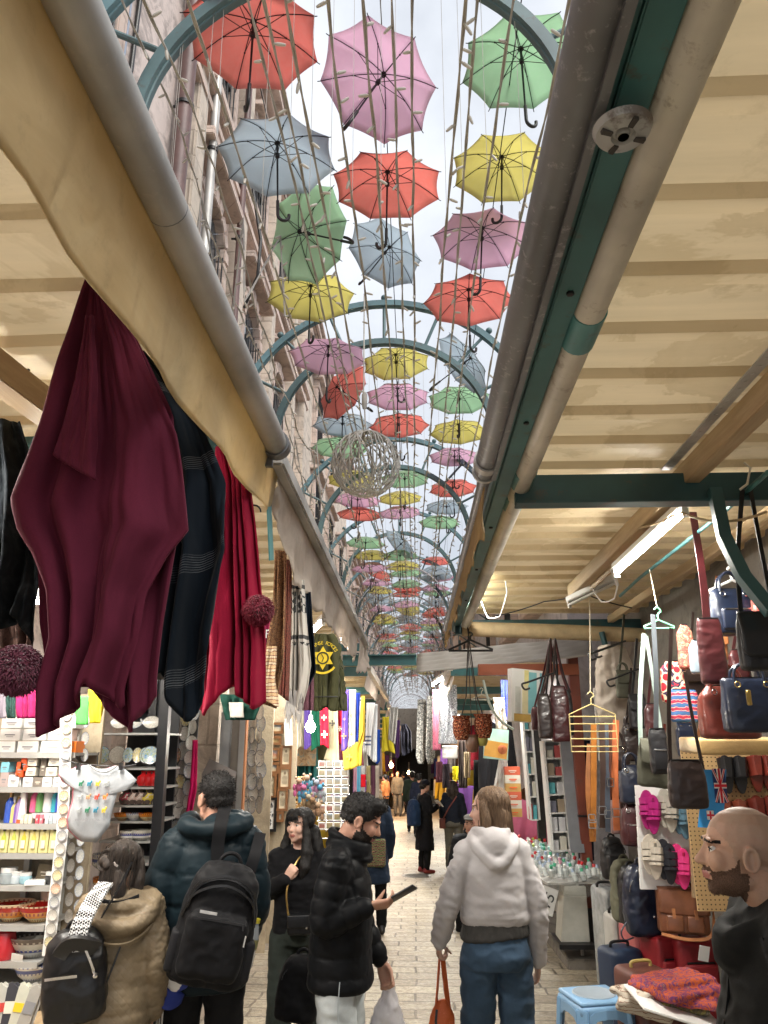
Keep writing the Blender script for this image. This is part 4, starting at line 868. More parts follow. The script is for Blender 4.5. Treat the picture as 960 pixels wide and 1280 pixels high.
def shoes(p,m,sole=None,L=.27,w_=.046,vox=.01):
 for l in p.legs:
  a=l[2];mb=MB();base=.035+max(0,a.z-.07);limb(mb,[(a.x,a.y-.05,base+.012),(a.x,a.y+.06,base),(a.x*1.03,a.y+L-.12,base-.004)],[.040,w_,w_*.8]);limb(mb,[(a.x,a.y-.03,base+.02),(a.x,a.y-.02,base+.07)],[.042,.045]);remesh_obj('shoe',mb,m,p.root,vox,2,lambda co,n:Vector((0,0,(base-.033-co.z)if co.z<base-.033 else 0)))
def jacket(p,m,rings,ar=(.075,.066,.056),disp=None,vox=.01,cuff=.98,collar=None,name='jacket',sh=.072,smooth=3,extra=None):
 mb=MB();loft(mb,rings)
 for a in(p.L,p.R):
  e=a[1].lerp(a[2],cuff);limb(mb,[a[0]+Vector((-a[0].x*.15,0,-.005)),a[0].lerp(a[1],.5),a[1],a[1].lerp(e,.5),e],[ar[0]*1.04,lerp(ar[0],ar[1],.5),ar[1],lerp(ar[1],ar[2],.5),ar[2]],18,5)
  limb(mb,[Vector((a[0].x*.35,-.012,a[0].z+.022)),a[0]],[sh,ar[0]],16,4)
 if collar:
  z,r,ry,th,tilt=collar
  mb.tube([Vector((r*math.cos(t*PI/12),-.012+ry*math.sin(t*PI/12),z-tilt*math.sin(t*PI/12)))for t in range(24)],th,12,closed=True)
 if extra:extra(mb)
 return remesh_obj(name,mb,m,p.root,vox,smooth,disp)
def strands(mb,roots,n,rr,spread=.006,rad=.006):
 """roots: fn(i,u)->list of points ; tapered locks"""
 for i in range(n):
  pts=roots(i,rr);k=len(pts);mb.tube(pts,[rad*(1-.75*j/(k-1))for j in range(k)],5)
def hair_short(p,m,top=.105,vol=.012,quiff=0.0,vox=.006,seed=1,curly=.006,low=-.03,fr=80):
 HM=p.HM;mb=MB();r3=HM.to_3x3()
 mb.ball(HM@Vector((0,-.020,.036)),(.079+vol*.5,.101+vol*.5,.084+vol),20,r3)
 mb.ball(HM@Vector((0,-.055,-.012)),(.066,.062,.06),16,r3)
 if quiff:
  for x in(-.04,-.015,.012,.04):mb.ball(HM@Vector((x,.050,.088+quiff*.5)),(.028,.045,.022+quiff*.4),12,r3)
 inv=HM.inverted()
 def d(co,n):
  q=inv@co;v=mnoise.fractal(Vector((q.x*fr,q.y*fr*.8,q.z*fr+seed)),1,2,3);return curly*v
 o=remesh_obj('hair',mb,m,p.root,vox,2,d);bm=bmesh.new();bm.from_mesh(o.data)
 kill=[]
 for f in bm.faces:
  q=inv@f.calc_center_median()
  lim=lerp(.062,low,min(1,max(0,(.075-q.y)/.085)))
  if abs(q.x)>.055 and-.02<q.y<.03:lim-=.03*(q.y<.02)
  if q.z<lim+.004*math.sin(q.x*300+q.y*260):kill.append(f)
 bmesh.ops.delete(bm,geom=kill,context='FACES');bm.to_mesh(o.data);rr=random.Random(seed);mb=MB()
 for v in rr.sample(list(bm.verts),min(350 if quiff else 900,len(bm.verts))):
  n=v.normal;t_=(n*.8+HM.to_3x3()@Vector((rr.uniform(-.5,.5),.25 if quiff else-.2,rr.uniform(-.5,.4)))).normalized();L=rr.uniform(.008,.016);mb.tube([v.co-n*.003,v.co+t_*L*.6,v.co+t_*L+Vector((0,0,-.002))],[.0014,.0012,.0004],3,cap=False)
 bm.free();tag(mb.build('hair_strands',m,p.root,loc=(0,0,0)),kind='stuff');return o
def strap_part(name,pts,wd,th,side,m,root):
 mb=MB();mb.strip(pts,wd,th,side);return mb.build(name,m,root,loc=(0,0,0))
def smoothpts(pts,n=4):
 pts=[Vector(p)for p in pts];out=[]
 for i in range(len(pts)-1):
  p0,p1,p2,p3=pts[max(0,i-1)],pts[i],pts[i+1],pts[min(len(pts)-1,i+2)]
  for k in range(n):
   t=k/n;out.append(.5*((2*p1)+(p2-p0)*t+(2*p0-5*p1+4*p2-p3)*t*t+(3*p1-p0-3*p2+p3)*t**3))
 out.append(pts[-1]);return out
def PF(px,py,f):return CAM+ray(px,py)*f
p=person('woman seen from behind in oatmeal grey hoodie and blue jeans, looking left',1.68,None,6,SKINP,hd=(68,-4,0),male=False,brow=HLBR,L=((-.148,-.01,1.385),(-.248,-.04,1.14),(-.292,.03,.955)),Rr=((.148,-.01,1.385),(.222,-.03,1.12),(.228,.03,.86)),hands=(dict(f=(-.03,.1,-1),n=(1,.1,0),s_=(0,1,.1),curls=(62,75,45),thumb=(.8,.4)),None),wide=.92)
PE=p
def dh(co,n):
 v=mnoise.fractal(Vector((co.x*5,co.y*5,co.z*10)),1,2,3);low=max(0,1-abs(co.z-1.09)/.10);w_=mnoise.fractal(Vector((co.x*3,co.y*3+7,co.z*26)),1,2,2)
 arm=1.0 if abs(co.x)>.21 else 0;w2=mnoise.fractal(Vector((co.x*9,co.y*9,co.z*20+co.x*12)),1,2,2)
 w3=mnoise.fractal(Vector((co.x*12,co.y*12,co.z*30-co.x*20)),1,2,2);return.0035*(1-2.4*abs(v))+low*.010*w_+(arm*.006+.0015)*(1-2*abs(w2))+.0009*(1-2*abs(w3))
def ehood(mb):
 mb.tube(smoothpts([(-.09,.06,1.45),(-.108,-.03,1.455),(-.088,-.105,1.41),(0,-.142,1.335),(.088,-.105,1.41),(.108,-.03,1.455),(.09,.06,1.45)],5),[.030]*31,12)
 mb.ball((0,-.09,1.425),(.09,.06,.09),18);mb.ball((0,-.06,1.465),(.09,.07,.05),16)
 mb.tube(smoothpts([(-.085,.04,1.485),(-.075,-.055,1.495),(0,-.095,1.48),(.075,-.055,1.495),(.085,.04,1.485)],5),[.022]*21,10)
jacket(p,HOOD,[(0,0,1.035,.165,.122),(0,0,1.06,.180,.138),(0,-.005,1.10,.182,.140),(0,-.005,1.20,.168,.132),(0,-.01,1.30,.166,.122),(0,-.012,1.38,.150,.098),(0,-.012,1.44,.09,.07)],(.066,.060,.045),dh,.009,1.0,None,'hoodie',extra=ehood,sh=.06)
mb=MB();loft(mb,[(0,0,.975,.180,.142),(0,0,1.01,.178,.138),(0,0,1.07,.166,.126)])
remesh_obj('hoodie_hem',mb,RIBK,p.root,.009,2,lambda co,n:.002*math.sin(math.atan2(co.y,co.x)*110)+Vector((0,0,.022*(co.x/.2))).z*n.z)
trousers(p,DENIM,(.098,.082,.080),1.03,(.155,.115),folds(.008,(7,7,11),3),.010,(.174,.138),'jeans')
m=MB()
for s_ in(-1,1):m.strip([(s_*.045,-.156,.905),(s_*.05,-.162,.86),(s_*.10,-.158,.78),(s_*.15,-.138,.80),(s_*.148,-.135,.90)],.004,.005,(0,1,.2))
shoes(p,mat('white trainers',(.6,.6,.58),.6))
HM=p.HM;mb=MB();r3=HM.to_3x3();rr=random.Random(3)
mb.ball(HM@Vector((0,-.022,.036)),(.079,.101,.086),20,r3);mb.ball(HM@Vector((0,-.072,-.04)),(.074,.046,.10),18,r3);mb.ball(HM@Vector((0,-.072,-.11)),(.074,.042,.07),16,r3)
for s_ in(-1,1):limb(mb,[HM@Vector((s_*.068,.02,.03)),HM@Vector((s_*.082,.0,-.05)),HM@Vector((s_*.085,.02,-.13))],[.022,.028,.020])
inv=HM.inverted()
def dhair(co,n):
 q=inv@co;return.005*mnoise.fractal(Vector((math.atan2(q.x,q.y)*12,q.z*3,2)),1,2,3)
o=remesh_obj('hair',mb,HLBR,p.root,.007,2,dhair);bm=bmesh.new();bm.from_mesh(o.data);kill=[]
for f in bm.faces:
 q=inv@f.calc_center_median()
 if q.y>.052-max(0,-q.z)*.1 and q.z<.072:kill.append(f)
bmesh.ops.delete(bm,geom=kill,context='FACES');bm.to_mesh(o.data);bm.free()
mb=MB()
for i in range(330):
 a=rr.uniform(.55,2*PI-.55);sx,cy_=math.sin(a),math.cos(a);top=rr.uniform(-.02,.09);bt=rr.uniform(-.20,-.13)if abs(a-PI)<1.6 else rr.uniform(-.24,-.16);rad=.082+rr.uniform(0,.009)
 pts=[HM@Vector((sx*rad*.9*min(1,(.13-t)/.09+.3),cy_*rad*1.1*min(1,(.13-t)/.09+.3)-.02,t))for t in(top,lerp(top,bt,.3),lerp(top,bt,.6),bt)]
 mb.tube(pts,[.0016,.0032,.003,.0006],4)
mb.build('hair_locks',HLBR,p.root,loc=(0,0,0))
finish(p,PF(612,1014,4.2),rz=6)
W=Matrix.Translation(p.root.location)@Matrix.Rotation(R(6),4,'Z')@Matrix.Scale(p.H/1.7,4);hp=W@(p.L[2]+Vector((.01,.015,-.085)))
t=thing('handbag','small sparkly orange handbag held by its strap in the left hand of the hoodie woman','handbag',(hp.x,hp.y,hp.z-.5))
b=NB('glittery orange knit');vn=b.n('ShaderNodeTexVoronoi');vn.inputs['Scale'].default_value=150;b.l(b.co,vn.inputs['Vector']);k=b.ramp(vn.outputs['Distance'],[(.10,(.85,.45,.3)),(.2,(.62,.13,.035))]);b.base(b.mix(b.ramp(b.noise(120),[(.58,0.0),(.62,1.0)]),(.58,.12,.03),k));b.set(Roughness=.5);b.bump(b.noise(150),.5,.003);M_ORB=b.m
mb=MB();loft(mb,[(hp.x,hp.y,hp.z-.385,.03,.012),(hp.x,hp.y,hp.z-.37,.06,.025),(hp.x-.003,hp.y,hp.z-.32,.068,.032),(hp.x,hp.y,hp.z-.26,.058,.03),(hp.x,hp.y,hp.z-.215,.035,.022),(hp.x,hp.y,hp.z-.19,.02,.014)]);remesh_obj('bag_body',mb,M_ORB,None,.006,2,folds(.004,(16,16,12)))
o=bpy.data.objects['bag_body'];o.parent=t;o.matrix_parent_inverse=parent_world(t).inverted()
for s_ in(-1,1):
 strap=smoothpts([hp+Vector((s_*.045,s_*.006,-.29)),hp+Vector((s_*.034,s_*.008,-.24)),hp+Vector((s_*.018,s_*.006,-.10)),hp+Vector((s_*.008,0,.0))],4);m=MB();m.strip(strap,.026,.007,(0.3,1,0)if s_<0 else(.8,.6,0));m.build('strap',M_ORB,t)
m=MB();m.strip([hp+Vector((-.028,-.026,-.23)),hp+Vector((-.034,-.034,-.28)),hp+Vector((-.03,-.037,-.33))],.012,.004,(1,0,0));m.build('bag_opening',M_black,t)
def beardzone(q,top=-.03,up=.03,front=-.052):
 nz=.004*mnoise.noise(q*90)
 if q.y<(.014 if q.z>-.05 else-.004)+nz or q.z<-.124 or(abs(q.x)<.025+nz and-.073<q.z<-.0525 and q.y>.07):return False
 t=min(1,max(0,(.062-q.y)/.06));lim=lerp(front+.010*(abs(q.x)<.03),top,min(1,t*1.6))+up*max(0,t-.55)/.45
 return q.z<lim+nz
def bd(q):return beardzone(q,-.028,.045,-.046)
p=person('bearded man in black puffer jacket and pale jeans reading his phone',1.67,None,-97,SKIN,hd=(6,-26,0),beard=bd,headoff=(0,.10,-.015),L=((-.165,-.0,1.395),(-.19,.03,1.13),(-.18,.17,.90)),Rr=((.165,.0,1.395),(.195,-.05,1.135),(.15,.165,1.215)),hands=(dict(f=(.05,.35,-1),n=(1,0,0),s_=(0,1,.3),curls=(45,60,40),thumb=(.7,.3)),dict(f=(-.25,.93,.12),n=(-.6,-.05,.85),s_=(-.75,.2,.55),curls=(30,42,30),thumb=(.75,.35))))
PD=p
def dcol(mb):
 for z,r in((1.44,.092),(1.47,.087),(1.495,.084)):mb.tube([Vector((r*math.cos(t*PI/12),.035+(r+.008)*math.sin(t*PI/12),z-.035*math.sin(t*PI/12)))for t in range(24)],.020,10,closed=True)
jacket(p,NYB,[(0,0,.835,.180,.148),(0,0,.855,.190,.156),(0,-.005,.96,.178,.150),(0,0,1.10,.172,.148),(0,.005,1.27,.176,.14),(0,.01,1.38,.155,.105),(0,.02,1.45,.09,.08)],(.078,.072,.048),puffer([p.L,p.R],.085,.0085,.075,.02),.008,.90,None,'puffer_jacket',extra=dcol)
trousers(p,JEANW,(.098,.082,.078),.93,(.14,.105),folds(.006,(7,7,10),5),.010,(.160,.118),'jeans');shoes(p,mat('black trainers',(.02,.02,.02),.5))
m=MB();m.strip([(.187,.035,.90),(.195,.03,.80),(.188,.03,.65),(.17,.03,.52)],.004,.004,(0,1,0));m.build('seam',mat('jeans stitch',(.38,.42,.44),.8),p.root,loc=(0,0,0))
hair_short(p,HBLK,vol=.008,quiff=.022,curly=.005,low=-.035,fr=70)
finish(p,PF(453,1023,3.85),rz=-97)
W=Matrix.Translation(p.root.location)@Matrix.Rotation(R(-97),4,'Z')@Matrix.Scale(p.H/1.7,4)
ph=W@(p.R[2]+Vector((-.035,.15,.05)));q=Matrix.Rotation(R(-97),3,'Z')@rotm(0,28,-22)
t=thing('phone','thin black phone held in the right hand of the bearded man','phone',ph);m=MB();m.rbox((0,0,0),(.072,.15,.0085),.0035);o=m.build('case',M_black,t,loc=(0,0,0));o.matrix_basis=q.to_4x4()
m=MB();m.box((0,0,.0047),(.066,.142,.0008));o=m.build('screen',mat('dark phone glass',(.01,.01,.012),.06,var=0),t,loc=(0,0,0));o.matrix_basis=q.to_4x4()
def soft_bag(name,label,cat,c,dims,m,rz=0,lean=(0,0),puff=1.0,vox=.009,zipm=None,front=True,seed=0,strap=None,handle=True,zips=True,parts=None):
 c=Vector(c);t=thing(name,label,cat,(0,0,0));w_,d,h=dims;mb=MB()
 loft(mb,[(0,0,-h*.5,w_*.40,d*.38),(0,0,-h*.46,w_*.48,d*.48),(0,0,-h*.2,w_*.5,d*.5),(0,0,h*.15,w_*.48,d*.47),(0,0,h*.36,w_*.42,d*.40),(0,0,h*.47,w_*.30,d*.28),(0,0,h*.5,w_*.15,d*.14)],pw=3.0)
 if front:mb.rbox((0,-d*.5,-h*.16),(w_*.78,d*.34,h*.52),min(d*.16,w_*.2))
 remesh_obj('bag_body',mb,m,t,vox,3,folds(.006*puff,(9,9,9),seed))
 if zips:
  z=MB();zz=[(w_*.44*math.cos(R(a)),-d*.34-(.012 if front else 0),h*(.12+.26*math.sin(R(a))))for a in range(0,181,15)];z.strip(zz,.010,.004,(0,-1,.4));z.build('zip',zipm or M_iron,t,loc=(0,0,0))
 if front:
  z=MB();z.strip([(-w_*.33,-d*.66,h*.06),(0,-d*.685,h*.066),(w_*.33,-d*.66,h*.06)],.009,.004,(0,0,1));z.tube([(w_*.31,-d*.68,h*.06),(w_*.32,-d*.70,h*.02)],.004,6);z.build('pocket_zip',zipm or M_iron,t,loc=(0,0,0))
 if handle:z=MB();z.tube(arc((0,d*.05,h*.485),w_*.14,0,PI,10),.009,8);z.build('handle',m,t,loc=(0,0,0))
 for i,s_ in enumerate(strap or[]):z=MB();z.strip(smoothpts(s_[0],5),s_[1],s_[2],s_[3]);z.build('strap',s_[4]if len(s_)>4 else m,t,loc=(0,0,0))
 if parts:parts(t)
 t.location=c;t.rotation_euler=(lean[0],lean[1],rz);return t
soft_bag('shoulder_bag','plain black fabric bag hanging at the hip behind the bearded man','bag',PF(374,1234,4.0),(.22,.14,.30),m_cloth('black bag cloth',(.006,.006,.007),.75,200,.3),rz=R(8),lean=(0,.12),strap=[([(.06,0,.12),(.10,.03,.3),(.14,.02,.55)],.03,.006,(0,1,0))],front=False,seed=2)
W3=W@(p.L[2]+Vector((0,.03,-.10)))
t=thing('carrier_bag','thin white plastic carrier bag in the low hand of the bearded man','bag',W3);mb=MB();loft(mb,[(0,0,-.40,.06,.04),(0,0,-.36,.10,.06),(0,0,-.22,.095,.06),(0,0,-.08,.05,.035),(0,0,.02,.014,.014)]);remesh_obj('bag_body',mb,mat('white thin plastic',(.75,.73,.75),.35,var=.06,trans=.35),t,.008,2,folds(.012,(14,14,8),8))
m=MB();m.tube([(0,0,.0),(.005,0,.05),(-.004,0,.10)],[.014,.008,.010],8);m.build('handle',mat('white thin plastic',(.7,.7,.7),.4),t,loc=(0,0,0))
p=person('tall man seen from behind in hooded blue black puffer and striped track trousers',1.76,None,14,SKIN,hd=(28,-6,0),L=((-.17,-.01,1.39),(-.25,-.04,1.13),(-.235,.05,.905)),Rr=((.17,-.01,1.39),(.21,.0,1.12),(.18,.15,.93)))
PB=p
def bhood(mb):
 mb.tube(smoothpts([(-.10,.085,1.49),(-.135,.0,1.485),(-.10,-.09,1.47),(.02,-.14,1.465),(.12,-.10,1.48),(.145,.0,1.50),(.11,.085,1.50)],5),[.042+.008*math.sin(i*.9)for i in range(31)],12);mb.ball((.06,-.085,1.49),(.11,.065,.055),16);mb.ball((.10,-.05,1.52),(.06,.05,.035),14);mb.ball((0,-.08,1.43),(.115,.06,.06),14)
jacket(p,NYT,[(0,0,.78,.18,.14),(0,0,.80,.198,.152),(0,-.005,.95,.20,.155),(0,-.005,1.10,.196,.152),(0,-.01,1.27,.198,.150),(0,-.012,1.37,.175,.115),(0,-.012,1.45,.10,.085)],(.092,.085,.056),puffer([p.L,p.R],.145,.011,.125,.04,wr=.006),.009,.97,None,'puffer_jacket',extra=bhood,sh=.07)
TRK=m_cloth('black tracksuit cloth',(.010,.010,.011),.7);trousers(p,TRK,(.098,.080,.072),.98,(.155,.115),folds(.006,(7,7,10),9),.011,(.174,.135),'track_trousers');shoes(p,mat('white trainers',(.6,.6,.58),.6))
M_WST=mat('white woven stripe',(.7,.7,.7),.7,var=.05)
for k in range(3):
 l=p.legs[0];m=MB();off=Vector((-.105+.012*k,-.035-.024*k,0));m.strip([l[0]+off+Vector((-.003,0,.02)),l[0].lerp(l[1],.5)+off*1.0+Vector((.004,0,0)),l[1]+off*.88,l[2]+off*.8],.014,.004,(.35*k-.35,-1,0));m.build('stripe',M_WST,p.root,loc=(0,0,0))
hair_short(p,HBLK,vol=.004,curly=.005,low=-.045,fr=120)
finish(p,PF(269,1001,3.95),rz=14)
def Wp(p):return Matrix.Translation(p.root.location)@p.root.rotation_euler.to_matrix().to_4x4()@Matrix.Scale(p.H/1.7,4)
bc=Wp(p)@Vector((.04,-.275,1.10))
def bparts(t):
 for i,z in enumerate((.115,.155)):m=MB();m.strip(smoothpts([(-.165+.02*i,-.06,-.02+z*.3),(-.13,-.10,z),(0,-.125,z+.055),(.13,-.10,z),(.165-.02*i,-.06,-.02+z*.3)],5),.012,.010,(0,-1,.2));m.build('piping',M_black,t,loc=(0,0,0))
 m=MB();m.box((-.055,-.196,.065),(.075,.004,.011));m.build('name_tape',mat('silver grey tape',(.45,.45,.45),.4),t,loc=(0,0,0))
 for s_ in(-1,1):m=MB();m.rbox((s_*.165,-.02,-.13),(.05,.12,.17),.02);m.build('side_pocket',M_mesh,t,loc=(0,0,0))
 m=MB();m.box((.125,-.205,-.02),(.006,.006,.045));m.build('zip_pull',M_chrome,t,loc=(0,0,0))
M_mesh=m_cloth('black mesh',(.016,.016,.018),.6,300,.5);M_pack=m_cloth('black pack nylon',(.007,.007,.008),.6,200,.3)
soft_bag('backpack','large black backpack on the back of the man in the blue black puffer','backpack',bc,(.35,.23,.50),M_pack,rz=R(14),lean=(0,.19),seed=4,strap=[(([(-.05,.08,.2),(-.075,.09,.30),(-.085,.10,.40),(-.08,.22,.47)]),.062,.016,(1,0,.1)),([(.10,.08,.2),(.11,.10,.30),(.12,.2,.38)],.055,.016,(1,0,.1))],parts=bparts)
M_pet=glassy('clear plastic bottle',(.75,.8,.85),.35,.08)
def bottle(label,c,capc,h=.21,r=.031,rot=(0,0,0),lab=None,name='water_bottle'):
 t=thing(name,label,'bottle',(0,0,0));m=MB();m.lathe([(r*.8,0),(r,.01),(r,h*.3),(r*.93,h*.34),(r,h*.38),(r,h*.62),(r*.55,h*.84),(r*.42,h*.87),(r*.42,h*.92)],16);m.build('bottle_body',M_pet,t,loc=(0,0,0));m=MB();m.lathe([(r*.48,h*.91),(r*.5,h*.92),(r*.5,h),(0,h)],14);m.build('cap',capc,t,loc=(0,0,0))
 if lab:m=MB();m.lathe([(r*1.02,h*.4),(r*1.02,h*.6)],16,cap=False);m.build('paper_label',lab,t,loc=(0,0,0))
 t.location=c;t.rotation_euler=rot;return t
W=Wp(p)
bottle('clear water bottle with blue cap in the left pocket of the large backpack',PF(233,1180,3.62),mat('blue cap',(.02,.17,.62),.4),.25,.032,(0,.28,0))
bottle('clear bottle with yellow cap in the right pocket of the large backpack',PF(307,1210,3.62),mat('yellow cap',(.75,.62,.05),.4),.215,.03,(0,.22,0),mat('olive label',(.25,.24,.1),.6))
t=thing('baseball_cap','white and blue cap hanging from the bottom of the large backpack','cap',(0,0,0));mb=MB();mb.ball((0,0,0),(.075,.085,.065),18);o=remesh_obj('crown',mb,[mat('white cap cloth',(.66,.66,.66),.7),mat('royal blue cap cloth',(.02,.04,.25),.7)],t,.008,2,folds(.004,(14,14,14)),lambda c:1 if c.x>.018 else 0)
m=MB();m.grid(lambda u,v:(lerp(-.07,.07,u),-.07-v*.085*(1-(2*u-1)**2*.6),-.02-.02*(2*u-1)**2-.015*v),12,5);m.build('brim',mat('royal blue cap cloth',(.02,.04,.25),.7),t,loc=(0,0,0),solid=.004)
t.location=PF(224,1213,3.55);t.rotation_euler=(1.1,.4,.5)
p=person('dark haired woman in khaki quilted jacket seen from behind, facing the pottery shelves',1.47,None,16,SKINB,hd=(-38,-10,0),male=False,L=((-.155,-.01,1.38),(-.22,.03,1.13),(-.19,.2,1.0)),Rr=((.155,-.01,1.38),(.205,-.05,1.13),(.20,.02,.89)),wide=.95)
def dq(co,n):
 a=math.atan2(co.y,co.x)*.2
 if abs(co.x)>.20:u,v,pt=co.y+co.z*.9,co.y-co.z*.9,.042
 else:u,v,pt=co.z+.0*a,0,.115
 h=min(abs(math.sin(PI*u/pt)),abs(math.sin(PI*v/pt))if v else 1)**.5
 return.009*(h-.6)+.006*mnoise.fractal(Vector((co.x*14,co.y*14,co.z*26)),1,2,3)
def ahood(mb):
 mb.tube(smoothpts([(-.10,.09,1.44),(-.15,.0,1.43),(-.145,-.09,1.385),(-.05,-.155,1.335),(.07,-.16,1.325),(.155,-.10,1.375),(.16,.0,1.43),(.11,.09,1.44)],5),[.04]*36,12);mb.ball((0,-.085,1.40),(.15,.07,.06),16);mb.ball((0,-.035,1.44),(.125,.085,.055),16);mb.ball((0,-.13,1.30),(.12,.05,.075),16)
jacket(p,KHA,[(0,0,.66,.18,.155),(0,0,.70,.194,.165),(0,-.005,.90,.19,.16),(0,-.005,1.06,.175,.145),(0,-.01,1.25,.17,.135),(0,-.012,1.35,.165,.112),(0,-.012,1.43,.095,.08)],(.082,.078,.06),dq,.009,.98,None,'quilted_jacket',extra=ahood,sh=.08)
m=MB();m.grid(lambda u,v:(lerp(-.125,.09,u),-.105-.035*math.sin(PI*u)+.0*v,1.455-.06*v-.055*math.sin(PI*u)*(.4+v)+.01),12,6);m.build('hood_lining',NYB,p.root,loc=(0,0,0),solid=.006)
m=MB();m.strip(smoothpts([(-.165,-.115,1.33),(-.08,-.178,1.262),(.05,-.188,1.25),(.15,-.145,1.30),(.175,-.06,1.35)],4),.012,.01,(0,-.5,1));m.build('hood_seam',KHA,p.root,loc=(0,0,0))
trousers(p,NYB,(.10,.08,.07),.95);shoes(p,M_black)
HM=p.HM;mb=MB();rr=random.Random(5);r3=HM.to_3x3();inv=HM.inverted()
mb.ball(HM@Vector((0,-.02,.034)),(.081,.101,.088),20,r3);mb.ball(HM@Vector((0,-.06,-.05)),(.076,.056,.085),18,r3)
for(x,y,z,r)in((-.035,-.105,.0,.042),(-.055,-.085,-.03,.035),(-.01,-.115,-.015,.036),(-.045,-.09,.035,.032)):mb.ball(HM@Vector((x,y,z)),r,14)
for s_ in(-1,1):limb(mb,[HM@Vector((s_*.075,.03,.02)),HM@Vector((s_*.085,.03,-.08)),HM@Vector((s_*.085,.045,-.2)),HM@Vector((s_*.08,.05,-.27))],[.026,.036,.034,.014])
limb(mb,[HM@Vector((.04,-.08,-.06)),HM@Vector((.06,-.075,-.16)),HM@Vector((.07,-.06,-.26))],[.04,.036,.015])
o=remesh_obj('hair',mb,HBRN,p.root,.007,2,lambda co,n:.008*mnoise.fractal(Vector((co.x*26,co.y*26,co.z*9)),1,2,3))
mb=MB()
for i in range(60):
 a=rr.uniform(0,2*PI);c=Vector((-.035+rr.uniform(-.012,.012),-.11+rr.uniform(-.01,.01),.002));rad=rr.uniform(.018,.05);st=rr.uniform(0,6.28)
 mb.tube([HM@(c+Vector((rad*math.cos(st+t*.5),-.008*t*.3,rad*1.1*math.sin(st+t*.5))))for t in range(6)],[.002,.005,.006,.006,.004,.0015],5)
for i in range(220):
 a=rr.uniform(1.0,2*PI-1.0);top=rr.uniform(-.05,.10);pts=[]
 for t in(0,.35,.7,1.0):
  z=lerp(top,top-rr.uniform(.06,.16),t);k=min(1,(.135-z)/.08+.25);pts.append(HM@Vector((math.sin(a+t*.15)*.092*k,math.cos(a)*.112*k-.02,z)))
 mb.tube(pts,[.001,.0024,.0024,.0005],4)
mb.build('hair_locks',HBRN,p.root,loc=(0,0,0))
m=MB();m.strip([HM@Vector((.03,-.122,.0)),HM@Vector((.04,-.12,-.012)),HM@Vector((.052,-.112,-.018))],.012,.006,(0,0,1));m.build('hair_clip',M_chrome,p.root,loc=(0,0,0))
finish(p,PF(156,1088,3.6),rz=16);W=Wp(p)
def aparts(t):
 m=MB();m.strip(smoothpts([(-.10,-.10,.02),(-.05,-.112,.024),(.03,-.115,.024)],3),.011,.004,(0,0,1));m.strip(smoothpts([(.055,-.10,.13),(.085,-.105,.06),(.095,-.10,.02)],3),.010,.004,(1,0,.3));m.ball((.10,-.105,.015),.012,8);m.build('zip',M_chrome,t,loc=(0,0,0))
M_hound=NB('black and white houndstooth');ck=M_hound.n('ShaderNodeTexChecker');ck.inputs['Scale'].default_value=120;ck.inputs['Color1'].default_value=(.65,.65,.65,1);ck.inputs['Color2'].default_value=(.01,.01,.01,1);M_hound.l(M_hound.mapping((1,1,1),(.2,.3,.6)),ck.inputs['Vector']);M_hound.base(ck.outputs['Color']);M_hound.set(Roughness=.8);M_hound=M_hound.m
bag=soft_bag('backpack','small shiny black leather backpack hanging off the khaki jacket','backpack',PF(94,1216,3.3),(.26,.17,.35),LEAB,rz=R(12),lean=(.1,-.08),zipm=M_chrome,front=False,zips=False,seed=7,parts=aparts,strap=[([(.10,.0,-.12),(.16,.02,.02),(.20,.06,.12),(.25,.10,.20)],.022,.006,(0,1,.3)),([(.06,.05,.12),(.10,.04,.2),(.165,.06,.30),(.22,.10,.40)],.022,.006,(0,1,.3))])
m=MB();pts=smoothpts([(.02,-.085,.11),(.025,-.09,.17),(.05,-.06,.24),(.085,-.01,.30),(.115,.05,.335)],5);m.strip(pts,.075,.012,(1,0,.15));o=m.build('houndstooth_scarf',M_hound,None);sc_=thing('scarf','black and white houndstooth scarf tied along the strap of the small black backpack','scarf',bag.location);o.parent=sc_;o.matrix_parent_inverse=Matrix.Identity(4);sc_.rotation_euler=bag.rotation_euler;o.name='scarf_cloth'
m=MB();m.strip(smoothpts([(-.05,-.085,.10),(.0,-.105,.15),(.07,-.10,.135),(.10,-.08,.11)],4),.06,.02,(0,-.4,1));m.build('scarf_knot',LEAB,sc_,loc=(0,0,0))
def bf(q):return beardzone(q,-.036,.045,-.050)
bf.m=HSTUB
p=person('bald man with short brown beard in black jacket at the right edge, in profile',1.73,None,84,SKINB,hd=(-4,2,0),beard=bf,vox=.0044,shaved=True,headoff=(0,.075,0))
def fcol(mb):
 for z,r in((1.40,.112),(1.425,.112),(1.45,.108)):mb.tube([Vector((r*math.cos(t*PI/12),.010+(r+.02)*math.sin(t*PI/12),z-.06*math.sin(t*PI/12)))for t in range(24)],.026,10,closed=True)
jacket(p,m_cloth('black padded cotton',(.0025,.0028,.0025),.75,160,.25),[(0,.01,.70,.23,.19),(0,.01,.74,.25,.205),(0,.01,.95,.245,.195),(0,.005,1.12,.235,.175),(0,-.005,1.27,.225,.150),(0,-.012,1.385,.205,.128),(0,-.012,1.46,.115,.09)],(.095,.085,.065),folds(.008,(5,5,8),4),.010,.97,None,'jacket',extra=fcol,sh=.085)
trousers(p,NYB);shoes(p,M_black)
finish(p,PF(926,1072,2.12),rz=84)
